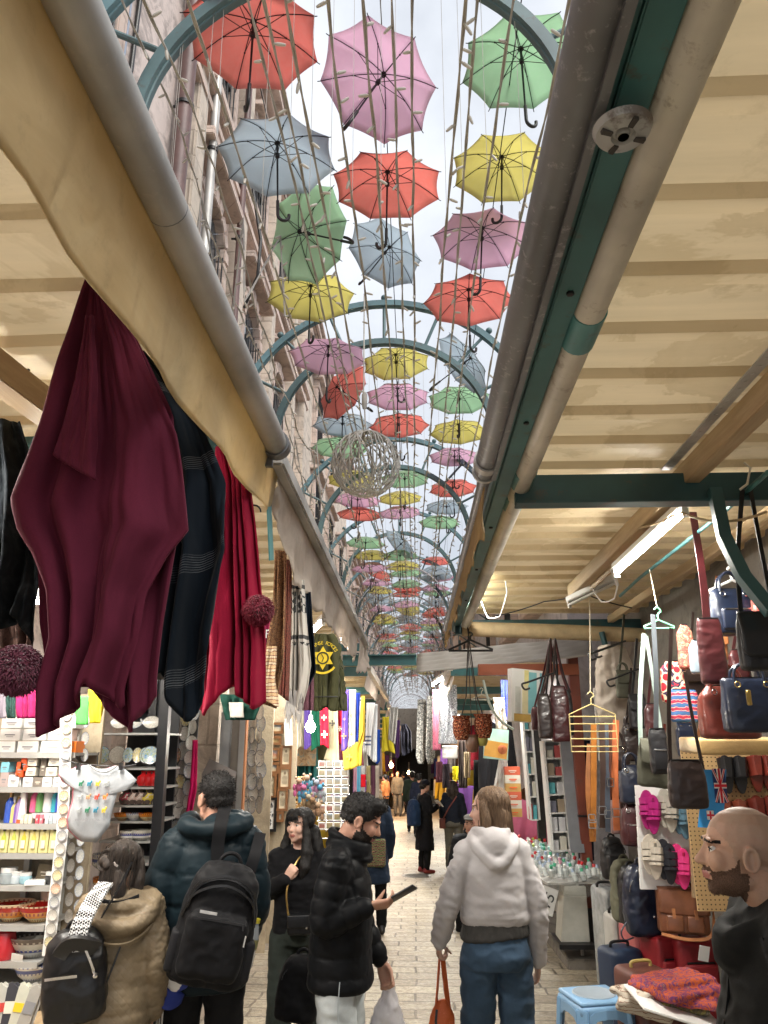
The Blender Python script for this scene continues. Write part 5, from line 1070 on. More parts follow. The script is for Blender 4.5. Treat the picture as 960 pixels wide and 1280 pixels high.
for nm,pts,wd in(('sleeve_seam',[(-.155,.09,1.42),(-.20,.085,1.34),(-.225,.06,1.22)],.008),('front_zip',[(.0,.125,1.39),(.0,.150,1.25),(.0,.182,1.12),(.0,.212,.9)],.016),('collar_edge',[(-.105,.01,1.462),(-.095,.09,1.435),(-.04,.135,1.405)],.008)):m=MB();m.strip(smoothpts(pts,5),wd,.008,(0,.6,1)if nm!='front_zip' else(1,0,0));m.build(nm,NYB,p.root,loc=(0,0,0))
p=person('young woman with long wavy black hair in black, one hand at her chest',1.52,None,188,SKINP,hd=(-38,2,0),male=False,L=((-.163,-.01,1.38),(-.215,-.03,1.13),(-.19,.10,.93)),Rr=((.163,-.01,1.38),(.225,.02,1.16),(.09,.165,1.27)),hands=(None,dict(f=(-.55,.1,.75),n=(-.3,-1,.1),s_=(-.7,0,-.6),curls=(50,65,40),thumb=(.6,.3))))
jacket(p,BLKW,[(0,0,.90,.16,.115),(0,0,.93,.172,.125),(0,0,1.08,.160,.12),(0,.012,1.24,.172,.14),(0,-.01,1.36,.16,.105),(0,-.012,1.44,.09,.07)],(.066,.060,.046),folds(.006,(6,6,11),2),.010,.96,None,'jumper')
trousers(p,OLIV,(.102,.085,.075),.95,(.155,.115),folds(.006,(6,6,9)),.011,(.172,.132));shoes(p,M_black)
HM=p.HM;r3=HM.to_3x3();inv=HM.inverted();mb=MB();rr=random.Random(8)
mb.ball(HM@Vector((0,-.024,.038)),(.087,.106,.090),20,r3);mb.ball(HM@Vector((0,-.07,-.05)),(.090,.055,.10),18,r3)
for s_ in(-1,1):
 limb(mb,[HM@Vector((s_*.04,.06,.095)),HM@Vector((s_*.078,.045,.03)),HM@Vector((s_*.086,.02,-.07)),HM@Vector((s_*.10,.035,-.17)),HM@Vector((s_*.10,.06,-.27)),HM@Vector((s_*.09,.08,-.33))],[.02,.022,.03,.044,.038,.012]);limb(mb,[HM@Vector((s_*.06,-.09,-.05)),HM@Vector((s_*.08,-.10,-.18)),HM@Vector((s_*.09,-.08,-.32))],[.05,.055,.02])
o=remesh_obj('hair',mb,HBLK,p.root,.008,2,lambda co,n:.010*mnoise.fractal(Vector((co.x*20,co.y*20,co.z*14)),1,2,3));bm=bmesh.new();bm.from_mesh(o.data);kill=[]
for f in bm.faces:
 q=inv@f.calc_center_median()
 if q.y>.05 and q.z<.07 and abs(q.x)<.066 and q.z>-.12:kill.append(f)
bmesh.ops.delete(bm,geom=kill,context='FACES');bm.to_mesh(o.data);bm.free()
mb=MB()
for i in range(14):mb.tube([HM@Vector((-.01+i*.004-.02,.078-.002*abs(i-5),.098)),HM@Vector((-.03+i*.007-.01,.099-.0015*abs(i-6),.06)),HM@Vector((-.04+i*.0075-.01,.096-.002*abs(i-6),.028))],[.005,.005,.002],5)
mb.build('fringe',HBLK,p.root,loc=(0,0,0));finish(p,PF(375,1041,4.95),rz=188);W=Wp(p)
t=thing('shoulder_bag','small black crossbody bag with silver stud worn by the long haired woman','bag',W@Vector((.0,.17,.98)));c=W@Vector((-.02,.165,.985));m=MB();m.rbox(c,(.155,.055,.115),.02,(0,0,R(8)));m.build('bag_body',LEAB,t);m=MB();m.rbox(c+Vector((0,-.03,.022)),(.15,.012,.07),.006,(0,0,R(8)));m.build('flap',LEAB,t)
m=MB();m.ball(c+Vector((.045,-.04,-.01)),.008,8);m.build('stud',M_chrome,t);m=MB();m.tube(smoothpts([c+Vector((-.075,-.0,.05)),c+Vector((-.085,-.02,.2)),c+Vector((-.03,.04,.36)),W@Vector((-.09,.06,1.44))],5),.0055,6);m.build('chain_strap',mat('gold chain',(.6,.42,.15),.3,.9),t)
#   GOODS ON THE LEFT
def drape(name,label,cat,Y,rows,m,folds=5,amp=.035,bottom=None,nu=70,nv=44,thick=.006,seed=0,group=None,sharp=1.0,skew=.6,back=False,dy=None,tagit=True):
 """hanging cloth; rows = (y_px, left_px, right_px) measured in the photo at depth Y; folds run down it in real depth"""
 rows=sorted(rows);c0=P((rows[0][1]+rows[0][2])/2,rows[0][0],Y)
 def at(py):
  for a,b in zip(rows,rows[1:]):
   if py<=b[0]:t=(py-a[0])/(b[0]-a[0]);return lerp(a[1],b[1],t),lerp(a[2],b[2],t)
  return rows[-1][1],rows[-1][2]
 y0,y1=rows[0][0],rows[-1][0];g=MB()
 def fn(u,v):
  yb=y1+(bottom(u)if bottom else 0);py=lerp(y0,yb,v);l,r=at(min(py,y1));px=lerp(l,r,u);q=P(px,py,Y)
  ph=(u+.16*math.sin(5.1*u+seed)+.07*math.sin(11.3*u+2*seed))*folds*2*PI+skew*v*math.sin(seed+3*u)*2.5+2.2*fbm(u*2.2,v*1.1,seed)
  w_=math.sin(ph);w_=math.copysign(abs(w_)**sharp,w_);A=amp*(.35+.65*min(1,v*2.2))*(.55+.6*abs(math.sin(3.3*u+seed*1.7)))
  q.y+=A*w_+.35*amp*fbm(u*5,v*3,seed+4)+(dy(u,v)if dy else 0);return q
 g.grid(fn,nu,nv)
 if not tagit:return g
 o=g.build(name,m,solid=thick,autos=80);return tag(o,label,cat,group)
def m_velvet(name,c,tint=None):
 b=NB(name);c=srgb(c);n=b.noise(3,5,.6);n2=b.noise(240,3);k=b.ramp(n,[(.3,tuple(x*.8 for x in c)),(.7,tuple(x*1.2 for x in c))]);k=b.mix(b.ramp(n2,[(.4,0.0),(.8,.3)]),k,tuple(x*.5 for x in c));b.base(k)
 b.set(Roughness=.9,Sheen_Weight=.30,Sheen_Roughness=.3,Specular_IOR_Level=.15);b.b.inputs['Sheen Tint'].default_value=(*(tint or c),1);b.bump(n2,.2,.002);return b.m
M_BURG=m_velvet('burgundy velvet',(.082,.010,.025),(.45,.10,.17));M_NAVV=m_velvet('blue black velvet',(.009,.014,.022),(.06,.09,.13));M_REDV=m_velvet('crimson velvet',(.24,.006,.028),(.55,.08,.12))
def pompom(c,r,m,parent,n=420,sd=0):
 rr=random.Random(sd);mb=MB();mb.ball(c,r*.84,16)
 for i in range(n):
  z=rr.uniform(-1,1);a=rr.uniform(0,2*PI);d=Vector((math.sqrt(1-z*z)*math.cos(a),math.sqrt(1-z*z)*math.sin(a),z));L=r*rr.uniform(.94,1.06);mb.tube([c+d*r*.75,c+d*L*.93+Vector((0,0,-.001)),c+d*L+Vector((rr.uniform(-.006,.006),rr.uniform(-.006,.006),-.006))],[.0032,.0022,.0005],3,cap=False)
 return mb.build('pompom',m,parent)
t=thing('velvet_poncho','large burgundy velvet poncho with fur pompom hanging at the left front','poncho',P(115,345,2.0))
g=drape('x','','',2.06,[(345,113,128),(420,90,170),(520,60,218),(650,40,229),(780,45,205),(850,60,195)],None,2.4,.03,lambda u:10+56*max(0,1-abs(u-.74)*3.2),seed=2,tagit=False);g.build('back_layer',M_BURG,t,solid=.008,autos=80)
g=drape('x','','',1.98,[(348,112,127),(430,82,172),(540,44,220),(625,14,228),(660,22,231),(690,40,205),(740,58,178),(800,62,168),(860,45,150)],None,2.1,.035,lambda u:66*max(0,1-abs(u-.08)*1.9)**.7+30*max(0,1-abs(u-.95)*3.5)-4,seed=5,sharp=.8,nu=90,nv=60,tagit=False);g.build('front_layer',M_BURG,t,solid=.008,autos=80)
g=drape('x','','',1.925,[(395,108,116),(480,90,119),(540,72,120),(575,62,119)],None,1,.014,lambda u:34*u-8,seed=8,tagit=False);g.build('turned_fold',M_BURG,t,solid=.008,autos=80)
pompom(P(22,836,1.97),.066,mat('burgundy fur',(.12,.02,.045),.8,sheen=.5),t,2600,1)
m=MB();m.tube([P(40,812,1.97),P(30,822,1.97)],.006,6);m.build('cord',M_BURG,t)
t=thing('velvet_poncho','blue black velvet shawl with fine white stripe bands beside the burgundy poncho','poncho',P(215,500,2.5))
g=drape('x','','',2.42,[(440,165,180),(520,160,248),(600,152,280),(690,150,284),(780,150,262),(850,150,250)],None,5,.05,lambda u:62*abs(math.sin(u*5.2+.6))**1.2-10,seed=12,nu=90,nv=60,tagit=False)
b=NB('blue black velvet with stripe bands');tc_=b.mapping((1,1,1),(0,R(28),0));sx=b.n('ShaderNodeSeparateXYZ');b.l(tc_,sx.inputs[0])
def mth(b,op,a,c):
 q=b.n('ShaderNodeMath',operation=op)
 for i,v in enumerate((a,c)):
  if isinstance(v,bpy.types.NodeSocket):b.l(v,q.inputs[i])
  elif v is not None:q.inputs[i].default_value=v
 return q.outputs[0]
z1=mth(b,'FRACT',mth(b,'MULTIPLY',sx.outputs[2],3.2),None);band=mth(b,'LESS_THAN',z1,.16);st=mth(b,'GREATER_THAN',mth(b,'SINE',mth(b,'MULTIPLY',sx.outputs[2],900),None),.55);fade=b.ramp(b.noise(5,4),[(.42,0.0),(.62,.8)])
fac=mth(b,'MULTIPLY',mth(b,'MULTIPLY',band,st),fade);b.base(b.mix(fac,b.ramp(b.noise(3),[(.3,(.003,.006,.010)),(.7,(.006,.010,.016))]),(.16,.17,.18)));b.set(Roughness=.9,Sheen_Weight=.04,Specular_IOR_Level=.1);M_NVS=b.m
g.build('shawl_cloth',M_NVS,t,solid=.008,autos=80)
t=thing('velvet_poncho','crimson velvet poncho with red fur pompom behind the blue black shawl','poncho',P(300,590,3.1))
g=drape('x','','',3.02,[(560,268,290),(600,262,312),(700,256,322),(800,250,330),(850,248,330)],None,4,.045,lambda u:45*(1-abs(u-.1)*2)*(u<.6)+38*(u>=.6)*(1-abs(u-.85)*2),seed=15,tagit=False);g.build('poncho_cloth',M_REDV,t,solid=.008,autos=80)
pompom(P(323,762,3.0),.062,mat('crimson fur',(.22,.008,.03),.8,sheen=.5),t,2200,2)
m=MB();m.tube(arc(P(317,640,3.05),.03,0,PI,8),.004,6);m.build('hanger_hook',M_iron,t)
def m_pattern(name,cols,sc=8,kind='floral',rough=.85,dist=2.0):
 b=NB(name)
 if kind=='floral':n=b.noise(sc,5,.6,dist=dist)
 elif kind=='cells':v=b.n('ShaderNodeTexVoronoi');v.inputs['Scale'].default_value=sc;b.l(b.co,v.inputs['Vector']);n=v.outputs['Distance']
 elif kind=='bands':w_=b.n('ShaderNodeTexWave');w_.bands_direction='Z';w_.inputs['Scale'].default_value=sc;w_.inputs['Distortion'].default_value=dist;w_.inputs['Detail Scale'].default_value=4;b.l(b.co,w_.inputs['Vector']);n=w_.outputs['Fac']
 elif kind=='cols':w_=b.n('ShaderNodeTexWave');w_.bands_direction='X';w_.inputs['Scale'].default_value=sc;w_.inputs['Distortion'].default_value=dist;b.l(b.co,w_.inputs['Vector']);n=w_.outputs['Fac']
 k=len(cols);b.base(b.ramp(n,[(.28+.44*i/max(1,k-1),c)for i,c in enumerate(cols)],kind!='floral'));b.set(Roughness=rough,Specular_IOR_Level=.5 if rough<.5 else.12);b.bump(b.noise(200),.2,.002);return b.m
drape('patterned_shawl','dark patterned shawl at the far left edge behind the burgundy poncho','shawl',2.7,[(525,-20,22),(600,-22,42),(700,-20,46),(790,-18,34)],m_pattern('dark paisley',[(.004,.005,.007),(.008,.010,.012),(.022,.025,.028)],9,rough=1.0),3,.05,lambda u:20*math.sin(u*7),seed=31)
drape('patterned_shawl','brown and black lace shawl low at the left edge','shawl',2.9,[(740,-10,30),(800,-8,42),(850,-4,32)],m_pattern('brown lace',[(.01,.01,.012),(.09,.05,.04),(.02,.02,.02)],22),3,.04,lambda u:18*math.sin(u*6),seed=33)
drape('shawl','thin strip of white green shawl showing behind the burgundy poncho','shawl',2.8,[(655,28,44),(700,30,46),(735,34,44)],mat('white green cloth',(.45,.55,.48),.8),2,.02,seed=35)
for i,(x0,x1,c,nm)in enumerate(((-6,9,(.30,.26,.30),'lilac grey'),(8,20,(.03,.07,.06),'dark green'),(21,47,(.36,.02,.11),'bright magenta'))):
 drape('small_towel',nm+' cloth hanging above the white boxes on the left','cloth',4.05,[(845,x0,x1),(898,x0+1,x1-1)],m_cloth(nm+' cloth',c,.8),2,.015,seed=40+i,nu=20,nv=16)
drape('small_towel','bright green cloth hanging beside the yellow one','cloth',4.1,[(870,92,112),(906,95,110)],m_cloth('bright green',(.10,.50,.10)),1,.01,seed=44,nu=12,nv=12)
drape('small_towel','small yellow cloth hanging behind the burgundy poncho tip','cloth',4.1,[(862,110,132),(904,112,126)],m_cloth('bright yellow',(.70,.55,.03)),1,.01,seed=45,nu=12,nv=12)
for(nm,lb,Y,rows,c)in(('blue_cloth','bright blue garment hanging just right of the crimson poncho',4.6,[(780,312,326),(845,310,325)],(.02,.10,.50)),('pink_shirt','raspberry pink shirt with white letters hanging past the crimson poncho',4.7,[(775,322,345),(820,320,345),(860,318,336)],(.33,.03,.10)),('white_cloth','narrow white cloth below the blue garment',4.65,[(830,310,320),(888,307,317)],(.7,.7,.7)),('green_scarf','dark green scarf with white end under the crimson poncho',4.4,[(868,275,330),(900,282,318)],(.015,.06,.045))):
 drape(nm,lb,'garment',Y,rows,m_cloth(nm,c,.8),2,.02,seed=len(nm),nu=24,nv=20)
drape('white_bag','small folded white cloth within the dark green scarf','cloth',4.35,[(878,286,304),(897,288,305)],m_cloth('off white',(.6,.58,.52)),1,.01,nu=12,nv=10)
def text_obj(name,s,size,loc,rot,m,parent,ext=.001,align='CENTER'):
 c=bpy.data.curves.new('t','FONT');c.body=s;c.size=size;c.extrude=ext;c.align_x=align;c.align_y='CENTER';o=bpy.data.objects.new('t',c);COL.objects.link(o)
 dg=bpy.context.evaluated_depsgraph_get();dg.update();me=bpy.data.meshes.new_from_object(o.evaluated_get(dg));bpy.data.objects.remove(o);me.materials.clear();me.materials.append(m);me.name=name
 q=bpy.data.objects.new(name,me);COL.objects.link(q);q.location=loc;q.rotation_euler=rot
 if parent is not None:q.parent=parent;q.matrix_parent_inverse=parent_world(parent).inverted()
 return q
M_ink=mat('dark print',(.05,.05,.055),.6,var=0);M_inkg=mat('grey print',(.25,.25,.26),.6,var=0);M_wht=mat('bright white card',(.80,.80,.78),.6,var=.04)
text_obj('white_letters','SF',.075,P(331,793,4.62),(PI/2,0,.1),M_wht,[o for o in bpy.data.objects if o.name=='pink_shirt'][0])
SC='scarves hanging under the left valance'
M_pat1=m_pattern('brown folk brocade',[(.10,.035,.02),(.32,.18,.09),(.06,.02,.015),(.42,.30,.18)],40,'floral',dist=3);M_pat2=m_pattern('maroon brocade',[(.05,.015,.015),(.22,.07,.05),(.04,.012,.012),(.30,.20,.13)],46,'floral',dist=3)
drape('patterned_scarf','brown and cream folk patterned scarf with triangle border end','scarf',4.1,[(688,344,358),(760,342,357),(830,330,355),(878,324,346)],M_pat1,2,.03,lambda u:8*u,seed=51,group=SC)
drape('scarf_border','cream and red triangle border end of a folk scarf hanging low','scarf',4.04,[(808,334,346),(850,327,344),(872,324,348)],m_pattern('triangle border',[(.42,.30,.17),(.25,.02,.02),(.02,.015,.012),(.5,.4,.28)],9,'bands',dist=1.4),1,.01,lambda u:12*u,seed=52,group=SC)
drape('patterned_scarf','dark maroon patterned scarf with black band behind the brown one','scarf',4.3,[(700,355,364),(780,354,363),(866,346,360)],M_pat2,2,.025,lambda u:10*u,seed=53,group=SC)
b=NB('black and white keffiyeh weave');ck=b.n('ShaderNodeTexChecker');ck.inputs['Scale'].default_value=30;ck.inputs['Color1'].default_value=(.44,.42,.38,1);ck.inputs['Color2'].default_value=(.03,.03,.03,1);b.l(b.mapping((1,1,1),(.3,.78,.4)),ck.inputs['Vector']);sx=b.n('ShaderNodeSeparateXYZ');b.l(b.co,sx.inputs[0])
zf=mth(b,'FRACT',mth(b,'MULTIPLY',sx.outputs[2],3.4),None);msk=mth(b,'LESS_THAN',zf,.42);bar=mth(b,'LESS_THAN',mth(b,'ABSOLUTE',mth(b,'SUBTRACT',zf,.52),None),.04);up=mth(b,'GREATER_THAN',sx.outputs[2],2.46)
k=b.mix(mth(b,'MULTIPLY',msk,up),(.46,.43,.38),ck.outputs['Color']);k=b.mix(mth(b,'MULTIPLY',bar,up),k,(.05,.05,.05));b.base(k);b.set(Roughness=.9);M_KEF=b.m
t=thing('keffiyeh_scarf','black and white checked keffiyeh scarf with frayed fringe','scarf',P(375,730,4.4),group=SC)
g=drape('x','','',4.4,[(725,364,380),(790,363,384),(830,360,388),(860,360,384),(880,360,378)],None,2,.03,lambda u:8*math.sin(u*20),seed=55,tagit=False);g.build('scarf_cloth',M_KEF,t,solid=.004)
m=MB();rr=random.Random(2)
for i in range(60):x=rr.uniform(358,377);y=rr.uniform(862,880);m.tube([P(x,y,4.38),P(x+rr.uniform(-2,2),y+14,4.37),P(x+rr.uniform(-4,2),y+rr.uniform(18,36),4.38)],[.004,.004,.002],4)
m.build('fringe',mat('grey wool fringe',(.38,.36,.34),.9),t)
drape('dark_scarf','plain navy black scarf folded behind the keffiyeh','scarf',4.55,[(740,378,388),(800,380,393),(840,380,395),(865,374,382)],M_NAVV,2,.03,seed=57,group=SC)
drape('purple_scarf','dark purple speckled scarf low behind the keffiyeh','scarf',4.7,[(845,374,392),(888,372,391)],m_pattern('purple speckle',[(.05,.02,.03),(.16,.07,.09),(.03,.015,.02)],40),2,.02,seed=58,group=SC)
t=thing('olive_hoodie','olive green hoodie with yellow star emblem hanging on the left','hoodie',P(411,790,5.6))
g=drape('x','','',5.5,[(793,396,416),(802,391,422),(830,390,424),(870,391,423),(886,392,421)],None,3,.03,lambda u:3*math.sin(u*9),seed=61,tagit=False);M_OLV=m_cloth('olive fleece',(.075,.075,.035),.9,200,.3);g.build('hoodie_cloth',M_OLV,t,solid=.03)
g=drape('x','','',5.6,[(805,415,424),(850,420,430),(888,420,430)],None,1,.02,None,seed=62,tagit=False,nu=16);g.build('sleeve',M_OLV,t,solid=.05)
m=MB();m.tube([P(393,871,5.44),P(408,871,5.43),P(422,871,5.45)],.004,5);m.build('seam',M_iron,t)
M_YEL=mat('yellow print',(.72,.52,.02),.6,var=.05);c=P(404,823,5.44);px_=1/PXM(5.4,2.3);m=MB()
for k in range(2):
 a=[Vector((math.cos(PI/2+k*PI+i*2*PI/3),0,math.sin(PI/2+k*PI+i*2*PI/3)))*15*px_ for i in range(3)];m.prism([(p.x,p.z)for p in a],.006,Matrix.Translation(c+Vector((0,-.02-.002*k,0))))
m.build('star_emblem',M_YEL,t,smooth=False)
m=MB();m.lathe([(6*px_,0),(7.2*px_,.002),(8*px_,0)],20,Matrix.Translation(c+Vector((0,-.027,0)))@Matrix.Rotation(PI/2,4,'X'),cap=False);m.strip([c+Vector((-2*px_,-.028,5*px_)),c+Vector((1*px_,-.028,0)),c+Vector((-1*px_,-.028,-5*px_))],.006,.003,(1,0,0));m.build('emblem_leaf',M_OLV,t)
for i,ch in enumerate('DEFENSE FORCES'):
 if ch==' ':continue
 a=R(150-i*9.3);text_obj('letter',ch,6.2*px_,c+Vector((math.cos(a)*19*px_,-.028,math.sin(a)*19*px_)),(PI/2,0,0),M_YEL,t).rotation_euler=(PI/2,-(a-PI/2),0)
m=MB();m.strip([c+Vector((math.cos(R(a))*19*px_,-.028,math.sin(R(a))*19*px_))for a in range(215,331,12)],2.6*px_,.003,(0,0,1));m.build('emblem_band',M_YEL,t)
YS=4.2;ks=1/PXM(YS,1.3)
M_steel=mat('grey shelf steel',(.42,.42,.40),.45,.3,bump=.1);M_back=m_stone('beige stall back wall',(.44,.37,.26),(.36,.29,.2),(.3,.25,.18),course=False,stain=.5)
t=thing('display_shelf','steel wall shelf stocked with boxes, bottles and bowls at the left edge','shelf',P(20,1200,YS+.2))
xr=P(88,1000,YS).x;xl=-2.42;SH=[941,984,1030,1067,1107,1157,1203,1232]
for i,y in enumerate(SH):
 z=P(40,y,YS).z;xr_=xr-(.012*i);m=MB();m.box(((xl+xr_)/2,YS+.15,z-.008),(xr_-xl,.30,.014));m.box(((xl+xr_)/2,YS-.002,z-.012),(xr_-xl,.006,.028));m.build('shelf_board',M_steel,t)
m=MB();m.box(((xl+xr)/2,YS+.32,1.1),(xr-xl+.02,.03,2.2));m.build('back_panel',M_back,t)
for x in(xl+.3,xr-.12):m=MB();m.box((x,YS+.285,1.15),(.03,.03,2.0));m.build('upright',M_steel,t)
tube_lamp('lit tube lamp above the top shelf of white boxes on the left',(-2.35,YS-.35,2.62),(-1.65,YS-.35,2.62),5)
def shz(i):return P(40,SH[i],YS).z
GB='boxed cosmetics on the left wall shelf'
def carton(label,x,z,w_,h,d,m,band=None,y=YS,group=GB,txt=None,rz=0):
 o=MB();o.box((0,d/2,h/2),(w_,d,h));q=o.build('carton',m,None,bevel=.002);q.location=(x,y+.012,z+.001);q.rotation_euler=(0,0,rz);tag(q,label,'box',group)
 if band:
  b_=MB();b_.box((0,-.0012,h*.5),(w_*.5,.002,h*.10));b_.box((0,-.0012,h*.32),(w_*.34,.002,h*.05));b_.build('printed_panel',band,q,loc=(0,0,0))
 return q
rr=random.Random(21);CREAM=mat('cream card',(.68,.64,.54),.55,var=.05);ORG=mat('orange card',(.85,.22,.02),.5,var=.04);RDO=mat('red orange card',(.82,.10,.02),.5,var=.04);TPE=mat('taupe card',(.20,.17,.14),.55);AQU=mat('aqua card',(.25,.62,.75),.5);PKC=mat('pink grey card',(.45,.36,.34),.55)
rowname=['bottom','middle','top']
for r_ in range(3):
 x=-5
 n=0
 while x<84:
  wpx=rr.choice((24,29,32))if x<60 else 15;mm=ORG if(r_==0 and x>66)else M_wht
  carton('%s carton, %s in the %s row of the stack on the top left shelf'%('orange' if mm is ORG else 'white',ORD[n],rowname[r_]),P(x+wpx/2,930,YS).x,shz(0)+r_*15.6*ks,(wpx-1.2)*ks,14.6*ks,.12,mm,M_inkg);x+=wpx;n+=1
for(x,w_,h,mm,nm,zo)in((3,11,13,AQU,'aqua',18),(4,11,18,PKC,'pinkish grey',0),(16,14,15,M_wht,'plain white',0),(20,7,27,M_wht,'tall white',0),(27,10,16,RDO,'upright red orange',20),(22,10,19,RDO,'lower red orange',12),(36,14,12,CREAM,'upper cream',26),(36,13,11,CREAM,'middle cream',13.5),(34,13,12,M_wht,'cream white',0),(47,13,12,TPE,'taupe',0),(58,13,12,M_wht,'bottom white',0),(64,15,11,CREAM,'upper ivory',26),(62,15,11.5,CREAM,'middle ivory',13),(72,13,12,M_wht,'end white',0),(80,12,11,CREAM,'end upper ivory',13),(49,8,24,TPE,'standing taupe',13)):
 carton('%s little cosmetics carton on the second shelf from the top'%nm,P(x,970,YS).x,shz(1)+zo*ks,w_*ks,h*ks,.10,mm,M_inkg if mm is not TPE else CREAM,y=YS+(.02 if h>20 else 0))
def vessel(label,cat,name,x,z,prof,m,y=YS+.06,capm=None,capprof=None,group=None,sc=1.0,n=16,band=None):
 t_=MB();t_.lathe([(r*sc,h*sc)for r,h in prof],n);q=t_.build(name,m,None);q.location=(x,y,z+.001);tag(q,label,cat,group)
 if capprof:t_=MB();t_.lathe([(r*sc,h*sc)for r,h in capprof],n);t_.build('cap',capm,q,loc=(0,0,0))
 if band:t_=MB();t_.lathe([(r*sc,h*sc)for r,h in band[0]],n,cap=False);t_.build('paper_label',band[1],q,loc=(0,0,0))
 return q
BP=[(.0,0),(.018,0),(.020,.01),(.020,.075),(.014,.09),(.007,.097),(.007,.105)];CPp=[(.0085,.100),(.0085,.128),(0,.129)]
cols=[('blue',(.03,.09,.45)),('lilac',(.40,.28,.55)),('white',(.75,.75,.75)),('clear yellow',(.6,.52,.2)),('pink',(.75,.12,.28)),('teal',(.03,.36,.45)),('purple',(.20,.10,.42)),('green',(.15,.35,.12))]
for i,x in enumerate((3,8,13,17,33,40,51,60,64,69,74)):
 nm,c=cols[(i*3)%8];vessel('%s cosmetics bottle, %s from the left on the bottle shelf'%(nm,ORD[i]),'bottle','cosmetics_bottle',P(x,1028,YS).x,shz(2)+(0 if i<4 or i>8 else.052),BP,mat(nm+' bottle',c,.25,coat=.3),capm=M_wht if i%2 else mat('bronze cap',(.35,.22,.08),.35,.5),capprof=CPp,group='bottles on the left wall shelf',sc=1.0+.25*(i%3==0))
t_=MB();t_.prism([(-.018,0),(.018,0),(.010,.15),(.004,.165),(-.004,.165),(-.010,.15)],.03);q=t_.build('cream_tube',M_wht,None,bevel=.004);q.location=(P(22,1028,YS).x,YS+.04,shz(2));tag(q,'white cosmetics tube with orange cap standing on its head','tube');t_=MB();t_.box((0,-.001,.010),(.038,.034,.018));t_.build('cap',RDO,q,loc=(0,0,0))
t_=MB();t_.box((0,.05,.013),(.16,.11,.026));q=t_.build('display_tray',glassy('frosted tray',(.8,.82,.85),.6,.3),None,bevel=.003);q.location=(P(57,1010,YS).x,YS+.02,shz(2)+.05-.026);tag(q,'clear tray holding small bottles on the left shelf','tray')
for i,(x,c)in enumerate(((27,(.6,.55,.45)),(32,(.7,.66,.5)),(37,(.75,.7,.55)),(46,(.78,.08,.12)),(51,(.8,.2,.25)),(58,(.7,.72,.74)),(63,(.45,.52,.55)),(68,(.7,.7,.72)),(73,(.62,.64,.68)))):
 carton('small packet, %s from the left in the tray row of the bottle shelf'%ORD[i],P(x,1020,YS).x,shz(2),4.6*ks,11*ks,.05,mat('packet %d'%i,c,.45),M_wht,y=YS-.005)
for i in range(6):
 x=P(3+i*12.6,1050,YS).x;q=carton('yellow olive oil gift box, %s from the left of the row of six'%ORD[i],x,shz(3),12.0*ks,32*ks,.06,mat('pale yellow box',(.66,.60,.28),.5),None,group='row of yellow oil boxes')
 c=[(.45,.5,.06),(.5,.55,.10),(.62,.5,.05),(.6,.5,.12),(.6,.52,.16),(.5,.56,.2)][i];t_=MB();t_.lathe([(.0,.012),(.013,.012),(.013,.072),(.006,.086),(.006,.10)],12,Matrix.Translation((0,.001,.004))@Matrix.Scale(.35,4,(0,1,0)));bt_=t_.build('oil_bottle',mat('oil %d'%i,c,.2,coat=.4),q,loc=(0,0,0))
 t_=MB();t_.lathe([(.0085,.100),(.0085,.118),(0,.119)],10,Matrix.Translation((0,.0,.004))@Matrix.Scale(.45,4,(0,1,0)));t_.build('cap',mat('dark oil cap',(.06,.04,.015),.4),bt_,loc=(0,0,0));t_=MB();t_.box((0,-.0055,.042),(.020,.003,.038));t_.build('paper_label',CREAM,bt_,loc=(0,0,0))
for i,(x,s_,c)in enumerate(((3,1.3,(.35,.4,.42)),(13,1.0,(.55,.62,.66)),(25,.9,(.3,.5,.58)),(58,1.0,(.05,.05,.05)),(64,.9,(.07,.06,.06)))):
 vessel('%s jar, %s from the left on the jar shelf'%('dark' if i>2 else 'clear',ORD[i]),'jar','cream_jar',P(x,1100,YS).x,shz(4),[(0,0),(.030,0),(.034,.008),(.034,.035),(.028,.042)],mat('jar %d'%i,c,.15,coat=.3),capm=M_wht,capprof=[(.031,.041),(.031,.058),(0,.059)],sc=s_)
q=carton('dark printed gift box leaning on the jar shelf',P(46,1095,YS).x,shz(4)+.01,20*ks,20*ks,.03,mat('dark olive print',(.14,.11,.06),.5),CREAM,y=YS+.06);q.rotation_euler=(-.12,.08,0)
q=carton('flat white box lying at the front of the jar shelf',P(44,1105,YS).x,shz(4),24*ks,5*ks,.10,M_wht,None,y=YS-.02,rz=.25)
def m_bowl(name,stops,bg,sc=26):
 b=NB(name);sx=b.n('ShaderNodeSeparateXYZ');b.l(b.co,sx.inputs[0]);at2=b.n('ShaderNodeMath',operation='ARCTAN2');b.l(sx.outputs[1],at2.inputs[0]);b.l(sx.outputs[0],at2.inputs[1])
 k=b.ramp(mth(b,'MULTIPLY',sx.outputs[2],7.0),stops,True);dots=mth(b,'GREATER_THAN',mth(b,'SINE',mth(b,'MULTIPLY',at2.outputs[0],sc),None),.3);zz=mth(b,'GREATER_THAN',mth(b,'SINE',mth(b,'MULTIPLY',sx.outputs[2],190),None),.25)
 k=b.mix(mth(b,'MULTIPLY',mth(b,'MULTIPLY',dots,zz),.8),k,bg);b.base(k);b.set(Roughness=.18,Coat_Weight=.4);return b.m
BW=[(0,0),(.045,0),(.05,.008),(.085,.035),(.108,.075),(.112,.088),(.106,.088),(.10,.072),(.075,.035),(.0,.016)]
